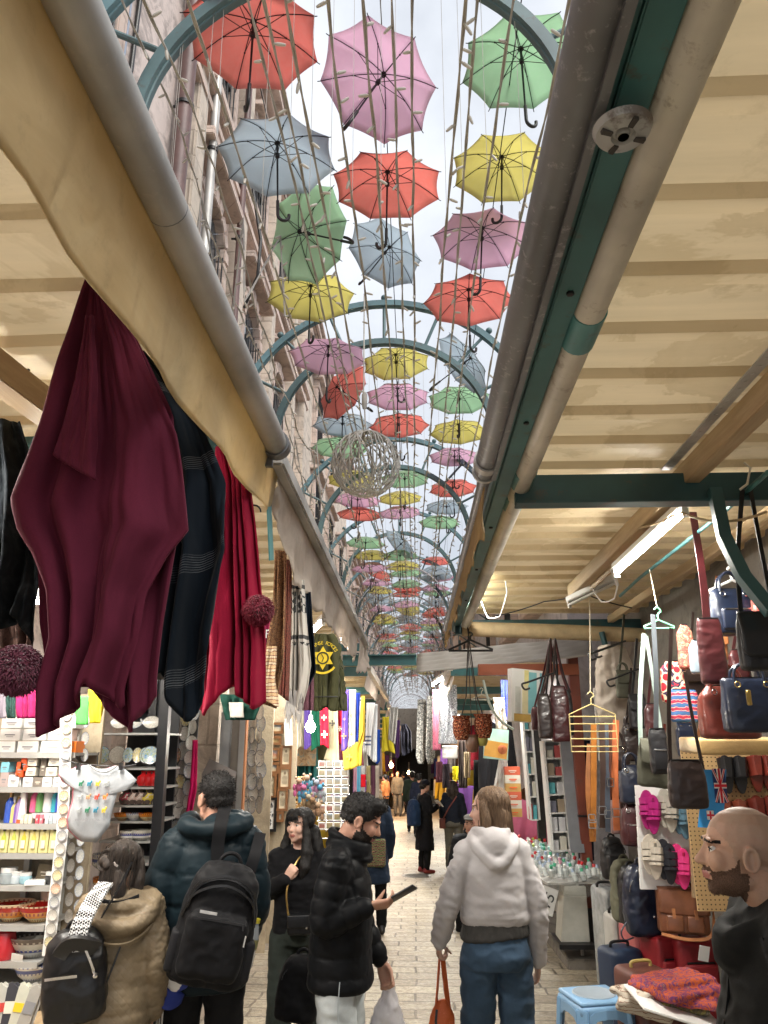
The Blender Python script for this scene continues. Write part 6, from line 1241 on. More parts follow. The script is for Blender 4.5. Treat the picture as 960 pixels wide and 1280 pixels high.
M_bowlR=m_bowl('red orange glazed pottery',[(0,(.62,.5,.25)),(.16,(.75,.25,.02)),(.36,(.5,.02,.015)),(.52,(.75,.6,.4))],(.30,.03,.02));M_bowlB=m_bowl('blue white glazed pottery',[(0,(.6,.6,.58)),(.2,(.06,.07,.25)),(.3,(.6,.58,.5)),(.5,(.12,.10,.09))],(.45,.42,.36));M_bowlW=m_bowl('white blue glazed pottery',[(0,(.66,.66,.62)),(.3,(.08,.11,.3)),(.42,(.66,.66,.62))],(.1,.12,.3))
vessel('red glazed bowl at the left end of the bowl shelf','bowl','pottery_bowl',P(1,1150,YS).x,shz(5),BW,M_bowlR,y=YS+.11,n=36);vessel('red and orange glazed bowl beside the beige cup','bowl','pottery_bowl',P(36,1150,YS).x,shz(5),BW,M_bowlR,y=YS+.10,n=36,sc=.92)
vessel('beige paper cup behind the red and orange bowl','cup','paper_cup',P(34,1140,YS).x,shz(5),[(0,0),(.032,0),(.040,.10),(.036,.10),(.0,.02)],CREAM,y=YS+.24,sc=1.2)
vessel('big dark rimmed patterned bowl on the lower left shelf','bowl','pottery_bowl',P(27,1195,YS).x,shz(6),BW,M_bowlB,y=YS+.12,n=40,sc=1.1);vessel('red pot at the edge of the lower left shelf','pot','pottery_pot',P(-3,1198,YS).x,shz(6),[(0,0),(.05,0),(.06,.05),(.045,.12),(.03,.13)],mat('red glazed',(.45,.02,.03),.2,coat=.4),n=24)
vessel('white and blue bowl on the lowest visible shelf','bowl','pottery_bowl',P(30,1225,YS).x,shz(7)+.002,BW,M_bowlW,y=YS+.08,n=36,sc=.82)
q=carton('white paper slip lying against the big patterned bowl',P(22,1190,YS).x,shz(6),15*ks,10*ks,.003,M_wht,None,y=YS-.012);q.rotation_euler=(.3,.15,0)
for i,(x,c)in enumerate(((0,(.5,.5,.45)),(9,(.05,.05,.06)),(18,(.6,.6,.5)),(28,(.42,.40,.36)))):
 t_=MB();t_.prism([(-.04,0),(.04,0),(.038,.16),(.0,.185),(-.036,.165)],.03);q=t_.build('snack_packet',mat('foil packet %d'%i,c,.3,.2),None,bevel=.012);q.location=P(x,1285,3.9);q.rotation_euler=(-.15,.12*(i-1),.1);tag(q,'foil packet standing in the bottom left crate, %s from the left'%ORD[i],'packet');t_=MB();t_.box((0,-.017,.08),(.045,.003,.035+.012*(i%2)));t_.build('printed_panel',[mat('red print',(.5,.05,.04),.5),CREAM,M_YEL,mat('grey print',(.2,.2,.2),.5)][i],q,loc=(0,0,0))
m=MB();z0=P(10,1296,3.9).z;m.box((-1.9,4.0,z0/2),(.9,.5,z0));tag(m.build('wooden_crate',M_wood),'low wooden crate under the left shelf','crate')
def m_round(name,rim,cols,sc=6):
 b=NB(name);g_=b.n('ShaderNodeTexCoord');sx=b.n('ShaderNodeSeparateXYZ');b.l(g_.outputs['Object'],sx.inputs[0]);L_=b.n('ShaderNodeVectorMath',operation='LENGTH');cb=b.n('ShaderNodeCombineXYZ');b.l(sx.outputs[0],cb.inputs[0]);b.l(sx.outputs[1],cb.inputs[1]);b.l(cb.outputs[0],L_.inputs[0])
 oi=b.n('ShaderNodeObjectInfo');va=b.n('ShaderNodeVectorMath',operation='ADD');b.l(g_.outputs['Object'],va.inputs[0]);b.l(oi.outputs['Location'],va.inputs[1])
 n=b.noise(sc,4,.6,va.outputs[0],1.5);k=b.ramp(n,cols);an=b.n('ShaderNodeMath',operation='ARCTAN2');b.l(sx.outputs[1],an.inputs[0]);b.l(sx.outputs[0],an.inputs[1])
 pet=mth(b,'GREATER_THAN',mth(b,'SINE',mth(b,'MULTIPLY',an.outputs[0],12),None),.1);r_=mth(b,'MULTIPLY',L_.outputs['Value'],1.0)
 ring=mth(b,'MULTIPLY',mth(b,'GREATER_THAN',r_,.66),pet);k=b.mix(mth(b,'MULTIPLY',ring,.6),k,rim);k=b.mix(mth(b,'GREATER_THAN',r_,.93),k,tuple(x*.35 for x in rim));b.base(k);b.set(Roughness=.25,Coat_Weight=.3);return b.m
MP=[m_round('white plate with grey folk ring',(.46,.45,.42),[(.40,(.68,.67,.62)),(.5,(.40,.38,.33)),(.58,(.66,.65,.6))]),m_round('cream plate with blue ring',(.30,.33,.42),[(.4,(.62,.6,.55)),(.5,(.3,.33,.34)),(.6,(.62,.6,.52))]),m_round('plate with orange heart',(.35,.3,.25),[(.42,(.66,.64,.58)),(.52,(.75,.25,.04)),(.6,(.65,.62,.55))]),m_round('plate with yellow sun',(.3,.3,.3),[(.40,(.65,.64,.6)),(.52,(.7,.55,.08)),(.62,(.55,.6,.58))]),m_round('view plate blue green',(.5,.55,.5),[(.40,(.15,.36,.65)),(.52,(.6,.65,.6)),(.60,(.30,.42,.12))],4)]
PL=None
def disc(label,c,r,m,rot=(PI/2,0,0),name='souvenir_plate',cat='plate',group=None,sc=(1,1,1)):
 global PL
 if PL is None:t_=MB();t_.lathe([(0,0),(.62,0),(.70,.05),(1.0,.11),(1.0,.15),(.72,.10),(.6,.06),(0,.06)],28);PL=t_.build('souvenir_plate',MP[0],None).data;bpy.data.objects.remove([o for o in bpy.data.objects if o.data==PL][0])
 o=bpy.data.objects.new(name,PL);COL.objects.link(o);o.location=c;o.rotation_euler=rot;o.scale=(r*sc[0],r*sc[1],r*sc[2]);o.material_slots[0].link='OBJECT';o.material_slots[0].material=m;return tag(o,label,cat,group)
m=MB();m.strip([P(84,895,YS-.05),P(78,1040,YS-.05),P(60,1195,YS-.05)],15*ks,.004,(1,0,0));tag(m.build('magnet_strip',M_wht),'white hanging strip of round magnets at the shelf end','strip')
for i in range(18):
 y=895+i*16.6;x=lerp(84,78,(y-895)/145)if y<1040 else lerp(78,60,(y-1040)/155);disc('round souvenir magnet, %s from the top of the white strip'%ORD[i],P(x,y,YS-.06),6.3*ks,MP[(i*3+i//4)%4],name='round_magnet',cat='magnet',group='round magnets on the white strip')
for i in range(26):
 y=893+(i//2)*21;disc('oval magnet, %s row of the %s dark column'%(ORD[i//2],['inner','outer'][i%2]),P(lerp(96,84,(y-893)/290)+(i%2)*11,y+(i%2)*9,YS+.12),7*ks,MP[(i*5)%2],(PI/2,0,.5),'round_magnet','magnet','oval magnets on the dark columns',(.75,1.25,1))
YC=5.0;kc=1/PXM(YC,1.3);t=thing('display_cabinet','black framed cabinet of painted plates and pottery','cabinet',P(175,1150,YC));M_blk=mat('black lacquer frame',(.012,.013,.016),.35)
m=MB();a,b_=P(209,850,YC),P(189,1160,YC);m.strip([a,b_],.06,.06,(1,0,0));m.build('front_post',M_blk,t);m=MB();m.box((P(158,1000,YC).x,YC+.42,1.2),(.34,.02,2.3));m.build('back_panel',M_blk,t)
m=MB();m.strip([P(194,850,YC+.4),P(176,1160,YC+.4)],.05,.05,(1,0,0));m.build('side_panel',M_blk,t)
CS=[916,960,984,1007,1027,1052,1080,1112]
for i,y in enumerate(CS):z=P(160,y,YC).z;x0,x1=P(122,y,YC).x,P(205-i*2.2,y,YC).x;m=MB();m.box(((x0+x1)/2,YC+.2,z-.006),(x1-x0,.36,.012));m.build('shelf_board',M_steel,t)
for i,(x,mm,nm)in enumerate(((127,4,'blue sky view'),(147,0,'white lettered'),(160,4,'second blue sky view'),(172,3,'yellow view'),(181,4,'small blue view'),(188,4,'round landscape'))):disc('%s plate standing on the upper cabinet shelf'%nm,P(x,944,YC+.02),11.5*kc*(1 if i in(0,1,5)else.85),MP[mm],(PI/2-.15,0,.15),group='plates standing in the black cabinet',sc=(1 if i in(0,1,5)else.7,1,1))
for i,(x,mm)in enumerate(((150,0),(168,1),(190,0))):disc('pale plate, %s on the top cabinet shelf'%ORD[i],P(x,903,YC+.03),12*kc,MP[mm],(PI/2-.2,0,0),group='plates on the top cabinet shelf',sc=(1,.7,1))
POM=[(0,0),(.028,.004),(.042,.03),(.036,.06),(.016,.074),(.012,.08),(.020,.094),(.010,.088),(0,.085)]
for i,x in enumerate((174,181,188)):vessel('red ceramic pomegranate, %s on its cabinet shelf'%ORD[i],'ornament','ceramic_pomegranate',P(x,984,YC).x,P(x,984,YC).z,POM,mat('red glaze',(.42,.012,.015),.15,coat=.6),y=YC+.06,n=20)
for i,(x,c)in enumerate(((152,(.35,.05,.08)),(161,(.45,.33,.28)),(170,(.4,.3,.26)),(180,(.55,.42,.06)))):vessel('painted ceramic pomegranate, %s on the second pottery shelf'%ORD[i],'ornament','ceramic_pomegranate',P(x,1007,YC).x,P(x,1007,YC).z,POM,m_pattern('painted glaze %d'%i,[(.10,.07,.06),c,(.5,.45,.4)],26,'cells',.2),y=YC+.06,n=20)
for i,(x,m_)in enumerate(((147,M_bowlR),(162,M_bowlW),(178,M_bowlR))):vessel('small painted bowl, %s on the bowl shelf of the black cabinet'%ORD[i],'bowl','pottery_bowl',P(x,1027,YC).x,P(x,1027,YC).z,BW,m_,y=YC+.07,n=24,sc=.5)
for i,(x,y,m_,s_)in enumerate(((155,1052,M_bowlB,.55),(171,1052,M_bowlB,.6),(140,1080,M_bowlW,.6),(126,1088,M_bowlW,.85),(120,1110,M_bowlR,.5))):vessel('%s pottery cup near the head of the dark haired woman'%['grey','dark rimmed','small white','large white blue','low red'][i],'cup','pottery_cup',P(x,y,YC).x,P(x,y,YC).z,[(0,0),(.06,0),(.095,.03),(.10,.10),(.094,.10),(.085,.03),(0,.015)],m_,y=YC+.07,n=28,sc=s_)
YB=3.95;t=thing('baby_bodysuit','white baby bodysuit printed with small coloured animals, hung from clips','baby clothes',P(122,955,YB));kb=1/PXM(YB,1.5)
def suit(off,m,nm,sx_=0):
 out=[(98,958),(112,956),(122,961),(134,961),(145,957),(156,961),(171,975),(163,986),(148,985),(143,1004),(138,1022),(137,1032),(124,1049),(120,1053),(104,1052),(99,1049),(86,1036),(85,1024),(92,1002),(93,982),(80,977),(75,968)]
 pts=[P(x+sx_,y,YB+off)for x,y in out];cen=sum(pts,Vector())/len(pts);g_=MB();rings=7;vs=[];n=len(pts)
 dense=[]
 for i in range(n):
  for k in range(3):dense.append(pts[i].lerp(pts[(i+1)%n],k/3))
 N=len(dense)
 for r_ in range(rings+1):
  f=r_/rings
  for p_ in dense:q_=cen.lerp(p_,f);q_.y+=-.018*(1-f**3)+.007*fbm(q_.x*14,q_.z*14,3);vs.append(q_)
 fs=[(r_*N+i,r_*N+(i+1)%N,(r_+1)*N+(i+1)%N,(r_+1)*N+i)for r_ in range(rings)for i in range(N)];g_.add(vs,fs);return g_.build(nm,m,t,solid=.004)
suit(0,m_cloth('white cotton jersey',(.37,.39,.41),.9,260,.2,.05),'front_cloth');suit(.03,m_cloth('dusty pink jersey',(.50,.18,.22),.9),'pink_lining',-2)
m=MB();m.strip(smoothpts([P(112,957,YB-.022),P(122,964,YB-.026),P(134,965,YB-.026),P(146,958,YB-.022)],4),.008,.004,(0,-.3,1));m.build('neckband',m_cloth('grey white rib',(.45,.47,.49),.9),t)
for x in(98,151):m=MB();m.box(P(x,958,YB-.02),(.014,.02,.034));m.build('hanger_clip',M_black,t)
m=MB();m.tube([P(76,948,YB),P(98,955,YB),P(150,959,YB),P(170,956,YB)],.003,6);m.tube([P(122,956,YB),P(122,945,YB),P(124,940,YB)],.003,6);m.build('hanger',M_iron,t)
rr=random.Random(6);AC=[(.03,.2,.1),(.75,.2,.03),(.02,.2,.3),(.45,.46,.46),(.7,.5,.03),(.55,.3,.15),(.35,.37,.37),(.7,.06,.03)]
for r_ in range(3):
 for c_ in range(4):
  x,y=101+c_*10.5-r_*1.4,979+r_*16.5;q=P(x,y,YB-.030);mm=mat('animal print %d'%((r_*3+c_*2)%8),AC[(r_*3+c_*2)%8],.7,var=0);m=MB();s_=kb
  m.rbox(q,(5.0*s_,.004,2.6*s_),.005);m.rbox(q+Vector((3.0*s_,-.0015,2.2*s_)),(2.2*s_,.004,2.2*s_),.005);m.strip([q+Vector((2.4*s_,.001,0)),q+Vector((2.9*s_,.001,2*s_))],1.2*s_,.003,(1,0,0))
  for l in(-1.9,-.9,.9,1.9):m.box(q+Vector((l*s_,-.0005*abs(l),-2.2*s_)),(.8*s_,.003,2.6*s_))
  m.build('animal_print',mm,t)
text_obj('printed_text','MY FIRST JERUSALEM',4.2*kb,P(113,1025,YB-.032),(PI/2,0,0),M_inkg,t,.0006)
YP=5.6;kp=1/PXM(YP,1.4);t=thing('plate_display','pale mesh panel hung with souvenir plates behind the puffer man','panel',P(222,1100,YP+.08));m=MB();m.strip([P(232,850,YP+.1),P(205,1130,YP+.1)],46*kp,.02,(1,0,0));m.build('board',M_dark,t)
rr=random.Random(9)
k=0
for r_ in range(9):
 for c_ in range(4):
  y=882+r_*19.0+rr.uniform(-3,3)+(c_%2)*8;x=lerp(214,195,(y-870)/220)+c_*10.5+rr.uniform(-1,1);big=1.2 if(r_*4+c_)in(13,14,21,26)else.95
  disc('hanging souvenir plate, %s row and %s column of the panel behind the puffer man'%(ORD[r_],ORD[c_]),P(x,y,YP-.02*(c_%2)),9.2*kp*big,MP[2 if k==13 else(3 if k in(22,6)else(k*7%5 in(1,3))*1)],(PI/2,0,rr.uniform(-.7,.3)),group='plates on the panel behind the puffer man',sc=(rr.uniform(.75,1),1.1,1));k+=1
for i in range(12):
 x=192+i*3.4;y0=1046+rr.uniform(-8,8);c=[(.55,.53,.48),(.5,.38,.04),(.30,.28,.25),(.6,.58,.5)][i%4 if i>3 else(i*3)%4];m=MB();q=[P(x,y0,YP-.05),P(x-3,y0+30,YP-.06),P(x-8,y0+66+rr.uniform(-6,14),YP-.05)]
 for j in range(22):m.ball(q[0].lerp(q[1],j/11)if j<11 else q[1].lerp(q[2],(j-11)/11),.0095,6)
 tag(m.build('bead_necklace',mat('beads %d'%(i%4),c,.35)),'hanging bead string, %s from the left below the souvenir plates'%ORD[i],'necklace','bead strings below the souvenir plates')
drape('magenta_scarf','thin magenta scarf hanging right of the plate panel','scarf',5.5,[(925,241,247),(985,238,246),(1042,228,236)],m_cloth('magenta',(.50,.01,.10)),2,.015,seed=70,nu=14)
m=MB();m.box((P(256,960,6.4).x,6.5,1.2),(.20,.3,2.9));tag(m.build('stone_jamb',M_ston2,smooth=False),'cream stone door jamb left of the puffer man','jamb')
for i,(x,c,w_,lean)in enumerate(((278,(.30,.31,.32),14,.02),(290,(.13,.11,.09),10,-.03),(298,(.22,.21,.2),7,.05))):a,b_=P(x+6,890,6.3),P(x-3,1060,6.3);m=MB();m.strip([a,b_],w_/PXM(6.3,1.6),.03,(1,.2,0));tag(m.build('leaning_board',mat('board %d'%i,c,.6,bump=.2),smooth=False),'%s board leaning in the doorway behind the puffer man'%['light grey','dark brown','narrow grey'][i],'board')
m=MB();q=P(262,957,5.9);m.add([P(252,968,5.9),P(262,948,5.9),P(296,965,5.9),P(290,990,5.9),P(252,990,5.9),P(252,968,6.2),P(262,948,6.2),P(296,965,6.2),P(290,990,6.2),P(252,990,6.2)],[(0,1,2,3,4),(9,8,7,6,5),(0,5,6,1),(1,6,7,2),(2,7,8,3),(3,8,9,4),(4,9,5,0)]);tag(m.build('cardboard_flap',mat('grey cardboard',(.20,.18,.17),.8),smooth=False),'folded grey cardboard piece above the head of the puffer man','cardboard')
m=MB();m.box((P(303,960,6.6).x,6.6,1.25),(.05,.07,2.6));tag(m.build('timber_post',M_woodx,smooth=False),'orange timber post left of the second plate rack','post')
m=MB();m.box((-2.1,6.75,1.2),(.7,.06,2.8));tag(m.build('doorway',M_dark,smooth=False),'dark panel for the shade in the doorway behind the leaning boards','doorway')  # solid dark panel stands for the shade inside the open doorway
YQ=6.9;kq=1/PXM(YQ,1.5);k=0
for r_ in range(9):
 for c_ in range(3):
  disc('white souvenir plate, %s row and %s column of the rack beside the timber post'%(ORD[r_],ORD[c_]),P(306+c_*9.5+(r_%2)*2,890+r_*14.5,YQ-.03*c_),9*kq,MP[k%2 if k%5 else 1],(PI/2,0,rnd.uniform(-.9,-.2)),group='plates on the rack beside the timber post',sc=(.8,1.15,1));k+=1
m=MB();m.box((P(318,960,7).x,7.02,1.3),(.30,.03,2.0));tag(m.build('plate_rack',M_back,smooth=False),'beige rack behind the white souvenir plates','rack')
YF=7.3;kf=1/PXM(YF,1.5);M_frm=mat('brown picture frame',(.20,.09,.035),.45,bump=.2);M_ivory=mat('ivory parchment',(.62,.55,.40),.6)
def m_view(name,c1,c2,c3):
 b=NB(name);sx=b.n('ShaderNodeSeparateXYZ');b.l(b.co,sx.inputs[0]);a=mth(b,'ADD',mth(b,'MULTIPLY',sx.outputs[2],6.0),mth(b,'MULTIPLY',b.noise(26),.5));b.base(b.ramp(a,[(.05,c3),(.26,c2),(.42,c1)]));b.set(Roughness=.4);return b.m
def framed(label,x0,y0,x1,y1,art,kind,Y=YF):
 c=P((x0+x1)/2,(y0+y1)/2,Y);w_,h=(x1-x0)*kf,(y1-y0)*kf;t_=thing('framed_picture',label,'picture',(0,0,0),group='framed pictures on the left');e=.022;m=MB()
 m.box((0,0,h/2-e/2),(w_,.025,e));m.box((0,0,-h/2+e/2),(w_,.025,e));m.box((-w_/2+e/2,.001,0),(e,.025,h-2*e));m.box((w_/2-e/2,.001,0),(e,.025,h-2*e));m.build('frame',M_frm if kind!='ink' else M_black,t_,smooth=False,loc=(0,0,0));m=MB();m.box((0,.006,0),(w_-2*e+.004,.012,h-2*e+.004));m.build('picture',art,t_,smooth=False,loc=(0,0,0))
 if kind=='doc':
  m=MB();m.lathe([(0,0),(w_*.11,0),(w_*.11,.002),(0,.002)],14,Matrix.Translation((0,-.001,h*.22))@Matrix.Rotation(PI/2,4,'X'))
  for i in range(7):m.box((0,-.001,h*(.08-.055*i)),(w_*(.42 if i%3 else.34),.002,h*.018))
  m.build('printed_text',mat('brown ink',(.22,.17,.11),.7),t_,loc=(0,0,0))
 if kind=='ink':
  m=MB();rq=random.Random(3)
  for i in range(26):m.box((rq.uniform(-.2,.2)*w_,-.001-.0002*i,rq.uniform(-.3,.3)*h),(rq.uniform(.02,.1)*w_,.001,rq.uniform(.02,.12)*h),rot=(0,rq.uniform(-1,1),0))
  m.build('ink_drawing',M_ink,t_,smooth=False,loc=(0,0,0))
 t_.location=c;return t_
V1=m_view('hill view print',(.35,.45,.6),(.5,.48,.4),(.55,.42,.22));V2=m_view('poppy view print',(.45,.5,.6),(.5,.2,.12),(.5,.42,.26));V3=m_view('gold view print',(.6,.55,.45),(.55,.42,.2),(.6,.5,.3))
for(lb,a,art,kd)in(('small framed hill view at the top of the picture column',(330,903,355,917),V1,'v'),('small framed golden view second in the picture column',(330,920,352,931),V3,'v'),('framed view with red poppies in the picture column',(327,935,350,951),V2,'v'),('framed town view below the poppies',(326,953,349,967),V1,'v'),('framed ivory certificate left and low, near the yellow flower',(332,968,346,997),M_ivory,'doc'),('top framed ivory certificate on the right',(350,932,365,958),M_ivory,'doc'),('middle framed ivory certificate on the right',(348,959,364,986),M_ivory,'doc'),('bottom framed ivory certificate on the right',(346,986,360,1013),M_ivory,'doc'),('framed black ink drawing behind the hood of the puffer man',(328,998,346,1038),M_wht,'ink'),('tiny dark framed print under the certificates',(346,1015,355,1027),V1,'v')):framed(lb,*a,art,kd)
m=MB();m.box((P(345,960,YF).x,YF+.05,1.35),(.36,.03,2.1));tag(m.build('picture_board',M_back,smooth=False),'pale board carrying the framed pictures','board')
m=MB();m.strip([P(360,898,YF-.03),P(361,932,YF-.03)],10*kf,.004,(1,0,0));tag(m.build('paper_sheet',M_wht),'blank white paper hanging beside the top framed view','paper')
m=MB();m.ball(P(329,988,YF-.1),.02,8);m.ball(P(327,972,YF-.1),.022,8);tag(m.build('flower_toy',M_YEL),'small yellow flower toy by the framed certificates','toy')
drape('teal_curtain','teal green pleated curtain behind the plush toys','curtain',9.2,[(935,369,397),(1005,369,397)],m_cloth('teal curtain cloth',(.02,.14,.13),.8),5,.05,seed=80)
m=MB();m.rbox(P(381,940,9.0),(.26,.03,.30),.01);tag(m.build('camel_poster',m_pattern('desert print',[(.12,.07,.05),(.4,.28,.16),(.1,.2,.22)],9)),'small dark printed cloth picture above the teal curtain','picture')
rr=random.Random(12);YG=7.6
for i in range(6):
 m=MB();x0=364+i*4
 for j in range(34):m.ball(P(x0+1.6*math.sin(j*1.9+i),972+j*2.1,YG+.03*math.sin(j*2.4)),.013,6)
 tag(m.build('bead_garland',mat('olive wood beads',(.42,.26,.10),.45,var=.35,vs=40)),'olive wood bead garland, %s from the left of the bunch'%ORD[i],'garland','olive wood garlands on the left')
for i,(x,y,c1,c2)in enumerate(((374,984,(.75,.45,.3),(.7,.15,.35)),(380,992,(.75,.2,.4),(.12,.4,.65)),(384,980,(.8,.55,.4),(.15,.42,.6)),(396,986,(.45,.5,.6),(.6,.3,.5)),(400,992,(.1,.4,.65),(.5,.55,.6)),(391,1008,(.35,.2,.1),(.2,.12,.07)),(398,1014,(.6,.4,.25),(.5,.3,.18)),(386,1004,(.5,.42,.3),(.3,.2,.1)))):
 c=P(x,y,7.2);t_=thing('plush_toy','%s plush toy in the bunch of toys above the long haired woman'%['peach','pink and blue','small peach and blue','grey and pink','sky blue','dark brown','light brown','beige'][i],'toy',c,group='bunch of plush toys');m=MB();m.ball(c,(.034,.03,.045),12);
 for sx_ in(-1,1):m.ball(c+Vector((sx_*.035,-.01,-.05)),(.018,.018,.03),8);m.ball(c+Vector((sx_*.042,-.01,.0)),(.016,.016,.03),8)
 m.build('toy_body',mat('plush %d a'%i,tuple(x*.6 for x in c2),.9,sheen=.4),t_);m=MB();h_=c+Vector((0,-.02,.054));m.ball(h_,(.027,.026,.026),12);
 for sx_ in(-1,1):m.ball(h_+Vector((sx_*.028,0,.026)),.014,8)
 m.build('toy_head',mat('plush %d b'%i,tuple(x*.6 for x in c1),.9,sheen=.4),t_)
YK=8.2;kk=1/PXM(YK,1.5);t=thing('postcard_rack','wire rack of small postcards behind the bearded man','rack',P(415,1010,YK));m=MB()
for x in(398,407.5,417,426.5,436):m.tube([P(x,950,YK+.03),P(x,1040,YK+.03)],.006,5)
for y in range(952,1042,11):m.tube([P(396,y+8,YK+.02),P(437,y+8,YK+.02)],.004,5)
m.build('wire_frame',M_chrome,t)
PCM=[m_view('postcard print %d'%i,*c)for i,c in enumerate((((.12,.17,.24),(.12,.11,.08),(.22,.17,.1)),((.25,.25,.24),(.15,.04,.03),(.16,.12,.09)),((.08,.11,.14),(.2,.17,.12),(.07,.06,.05)),((.26,.2,.12),(.14,.11,.06),(.05,.08,.03))))]
rr=random.Random(14)
for r_ in range(8):
 for c_ in range(4):
  m=MB();m.box((0,0,0),(8.6*kk,.004,8.2*kk));o=m.build('postcard',M_wht,None,smooth=False);o.location=P(402.5+c_*9.5,955+r_*11,YK-.01);o.rotation_euler=(-.12,0,rr.uniform(-.1,.1));tag(o,'small printed postcard, %s row and %s column of the wire rack'%(ORD[r_],ORD[c_]),'postcard','postcards in the wire rack');m=MB();m.box((0,-.003,0),(7.4*kk,.002,6.6*kk));m.build('picture',PCM[rr.randrange(4)],o,smooth=False,loc=(0,0,0))
def cross_mb(c,s_,y=-.02):
 m=MB();c=Vector(c)+Vector((0,y,0))
 for a in range(4):d=Vector((math.cos(a*PI/2),0,math.sin(a*PI/2)));e=Vector((-d.z,0,d.x));m.add([c+d*s_+e*s_*.35,c+d*s_-e*s_*.35,c+e*-.10*s_+d*.1*s_,c+e*.10*s_+d*.1*s_,c+d*s_+e*s_*.35+Vector((0,.004,0)),c+d*s_-e*s_*.35+Vector((0,.004,0)),c+e*-.10*s_+d*.1*s_+Vector((0,.004,0)),c+e*.10*s_+d*.1*s_+Vector((0,.004,0))],[(0,1,2,3),(7,6,5,4),(0,4,5,1),(1,5,6,2),(2,6,7,3),(3,7,4,0)])
 m.box(c+Vector((0,.002,0)),(s_*.3,.0036,s_*.3));return m
GS='stoles and prayer shawls hanging on the left'
M_gold=mat('gold thread',(.55,.38,.10),.5);M_cr=mat('cream cross',(.7,.62,.5),.7)
def stole(lb,Y,rows,c,crosses=(),cm=None,folds=1,amp=.012,m=None,sd=0):
 t_=thing('stole',lb,'stole',P(rows[0][1],rows[0][0],Y),group=GS);g_=drape('x','','',Y,rows,None,folds,amp,lambda u:3*math.sin(u*3+sd),nu=24,nv=24,seed=sd,tagit=False);g_.build('stole_cloth',m or m_cloth('stole '+lb[:22],c,.75,200,.2),t_,solid=.005)
 for(x,y,s_)in crosses:cross_mb(P(x,y,Y),s_/PXM(Y,2),-.03).build('cross',cm or M_cr,t_,smooth=False)
stole('purple blue cloth left of the glowing bulb',8.4,[(888,380,389),(934,380,389)],(.10,.06,.28),sd=1);stole('dark green cloth just right of the glowing bulb',8.6,[(886,389,399),(936,389,400)],(.012,.12,.07),sd=2)
stole('pale patterned cloth left of the purple one',8.7,[(886,371,381),(936,372,380)],(.5,.48,.38),sd=3)
stole('red stole with white crosses',8.0,[(884,400,410),(934,401,411)],(.48,.012,.035),((405.5,897,3.2),(406,918,4.2)),sd=4);stole('cream stole with a dark cross',8.2,[(872,411,422),(930,411,423),(952,404,424)],(.60,.54,.36),((415.5,904,3.5),),M_ink,sd=5);stole('narrow red stole between the cream and purple ones',8.3,[(884,422,428),(928,420,427)],(.45,.012,.03),((425,911,3),),sd=6)
stole('long purple stole with gold and green crosses',7.6,[(862,428,436),(936,427,435)],(.12,.07,.36),((430.5,899,1.6),(430,920,3.2)),M_gold,sd=7);stole('white stole with gold crosses',7.7,[(862,437,445),(933,436,444)],(.66,.64,.6),((440.5,873,2.2),(440,895,2.2),(439.5,918,2.2)),M_gold,sd=8)
stole('royal blue stole behind the white one',7.9,[(866,444,450),(930,443,448)],(.02,.05,.33),sd=9)
def m_talit():
 b=NB('white shawl with blue bands');sx=b.n('ShaderNodeSeparateXYZ');b.l(b.co,sx.inputs[0]);z1=mth(b,'FRACT',mth(b,'MULTIPLY',sx.outputs[2],2.1),None);s1=mth(b,'GREATER_THAN',mth(b,'SINE',mth(b,'MULTIPLY',sx.outputs[2],150),None),.1);b.base(b.mix(mth(b,'MULTIPLY',mth(b,'LESS_THAN',z1,.3),s1),(.68,.68,.68),(.10,.12,.22)));b.set(Roughness=.8);return b.m
M_TAL=m_talit();stole('white prayer shawl with blue bands',8.6,[(872,448,452),(925,445,451)],0,m=M_TAL,sd=10);stole('broad white prayer shawl beside the yellow flag',8.9,[(878,458,469),(920,457,464),(943,455,463)],0,m=M_TAL,sd=11);stole('second white shawl with a star at its top',9.0,[(880,462,472),(950,463,471)],(.66,.68,.7),sd=12);stole('bright blue flag end beside the white shawl',9.2,[(912,470,475),(952,469,475)],(.02,.09,.5),sd=13)
stole('yellow flag with a cross hanging low',8.1,[(870,452,456),(915,448,456),(935,428,453),(960,430,452)],(.66,.48,.06),((437,946,3.6),),M_gold,folds=2,sd=14);stole('red tag end below the purple stole',8.2,[(933,434,440),(938,434,440)],(.5,.01,.03),sd=15)
stole('long mustard yellow banner farther along the left',11.5,[(896,478,486),(942,477,494)],(.40,.33,.02),sd=16);stole('grey patterned shawl in front of the mustard banner',11,[(884,487,498),(928,485,494)],0,m=m_pattern('grey weave',[(.2,.2,.19),(.36,.35,.33),(.12,.12,.12)],30),folds=3,sd=17);stole('brown striped scarf beside the white shawls',9.6,[(876,470,475),(912,466,475)],(.22,.17,.15),sd=18);stole('dark violet cloth farther along the left',12,[(900,494,500),(945,494,499)],(.05,.02,.08),sd=19)
stole('black jacket hanging by the far tunnel of lights',13,[(905,502,508),(915,500,514),(942,502,515)],(.012,.012,.02),folds=2,amp=.05,sd=20)
for i,(x,c)in enumerate(((436,(.02,.02,.02)),(442,(.55,.3,.4)),(446,(.15,.42,.6)),(451,(.5,.5,.5)),(458,(.3,.25,.12)),(464,(.08,.03,.05)),(469,(.35,.3,.25)))):drape('hanging_towel','narrow cloth below the stoles, %s from the left'%ORD[i],'cloth',9.0,[(957,x,x+5),(1000,x,x+5)],m_cloth('narrow cloth %d'%i,c,.8),1,.01,seed=90+i,nu=10,nv=10,group='narrow cloths below the stoles')
drape('red_towel','small red cloth patch among the narrow cloths','cloth',8.9,[(968,451,457),(984,451,457)],m_cloth('red patch',(.55,.01,.02)),1,.01,nu=8,nv=8)
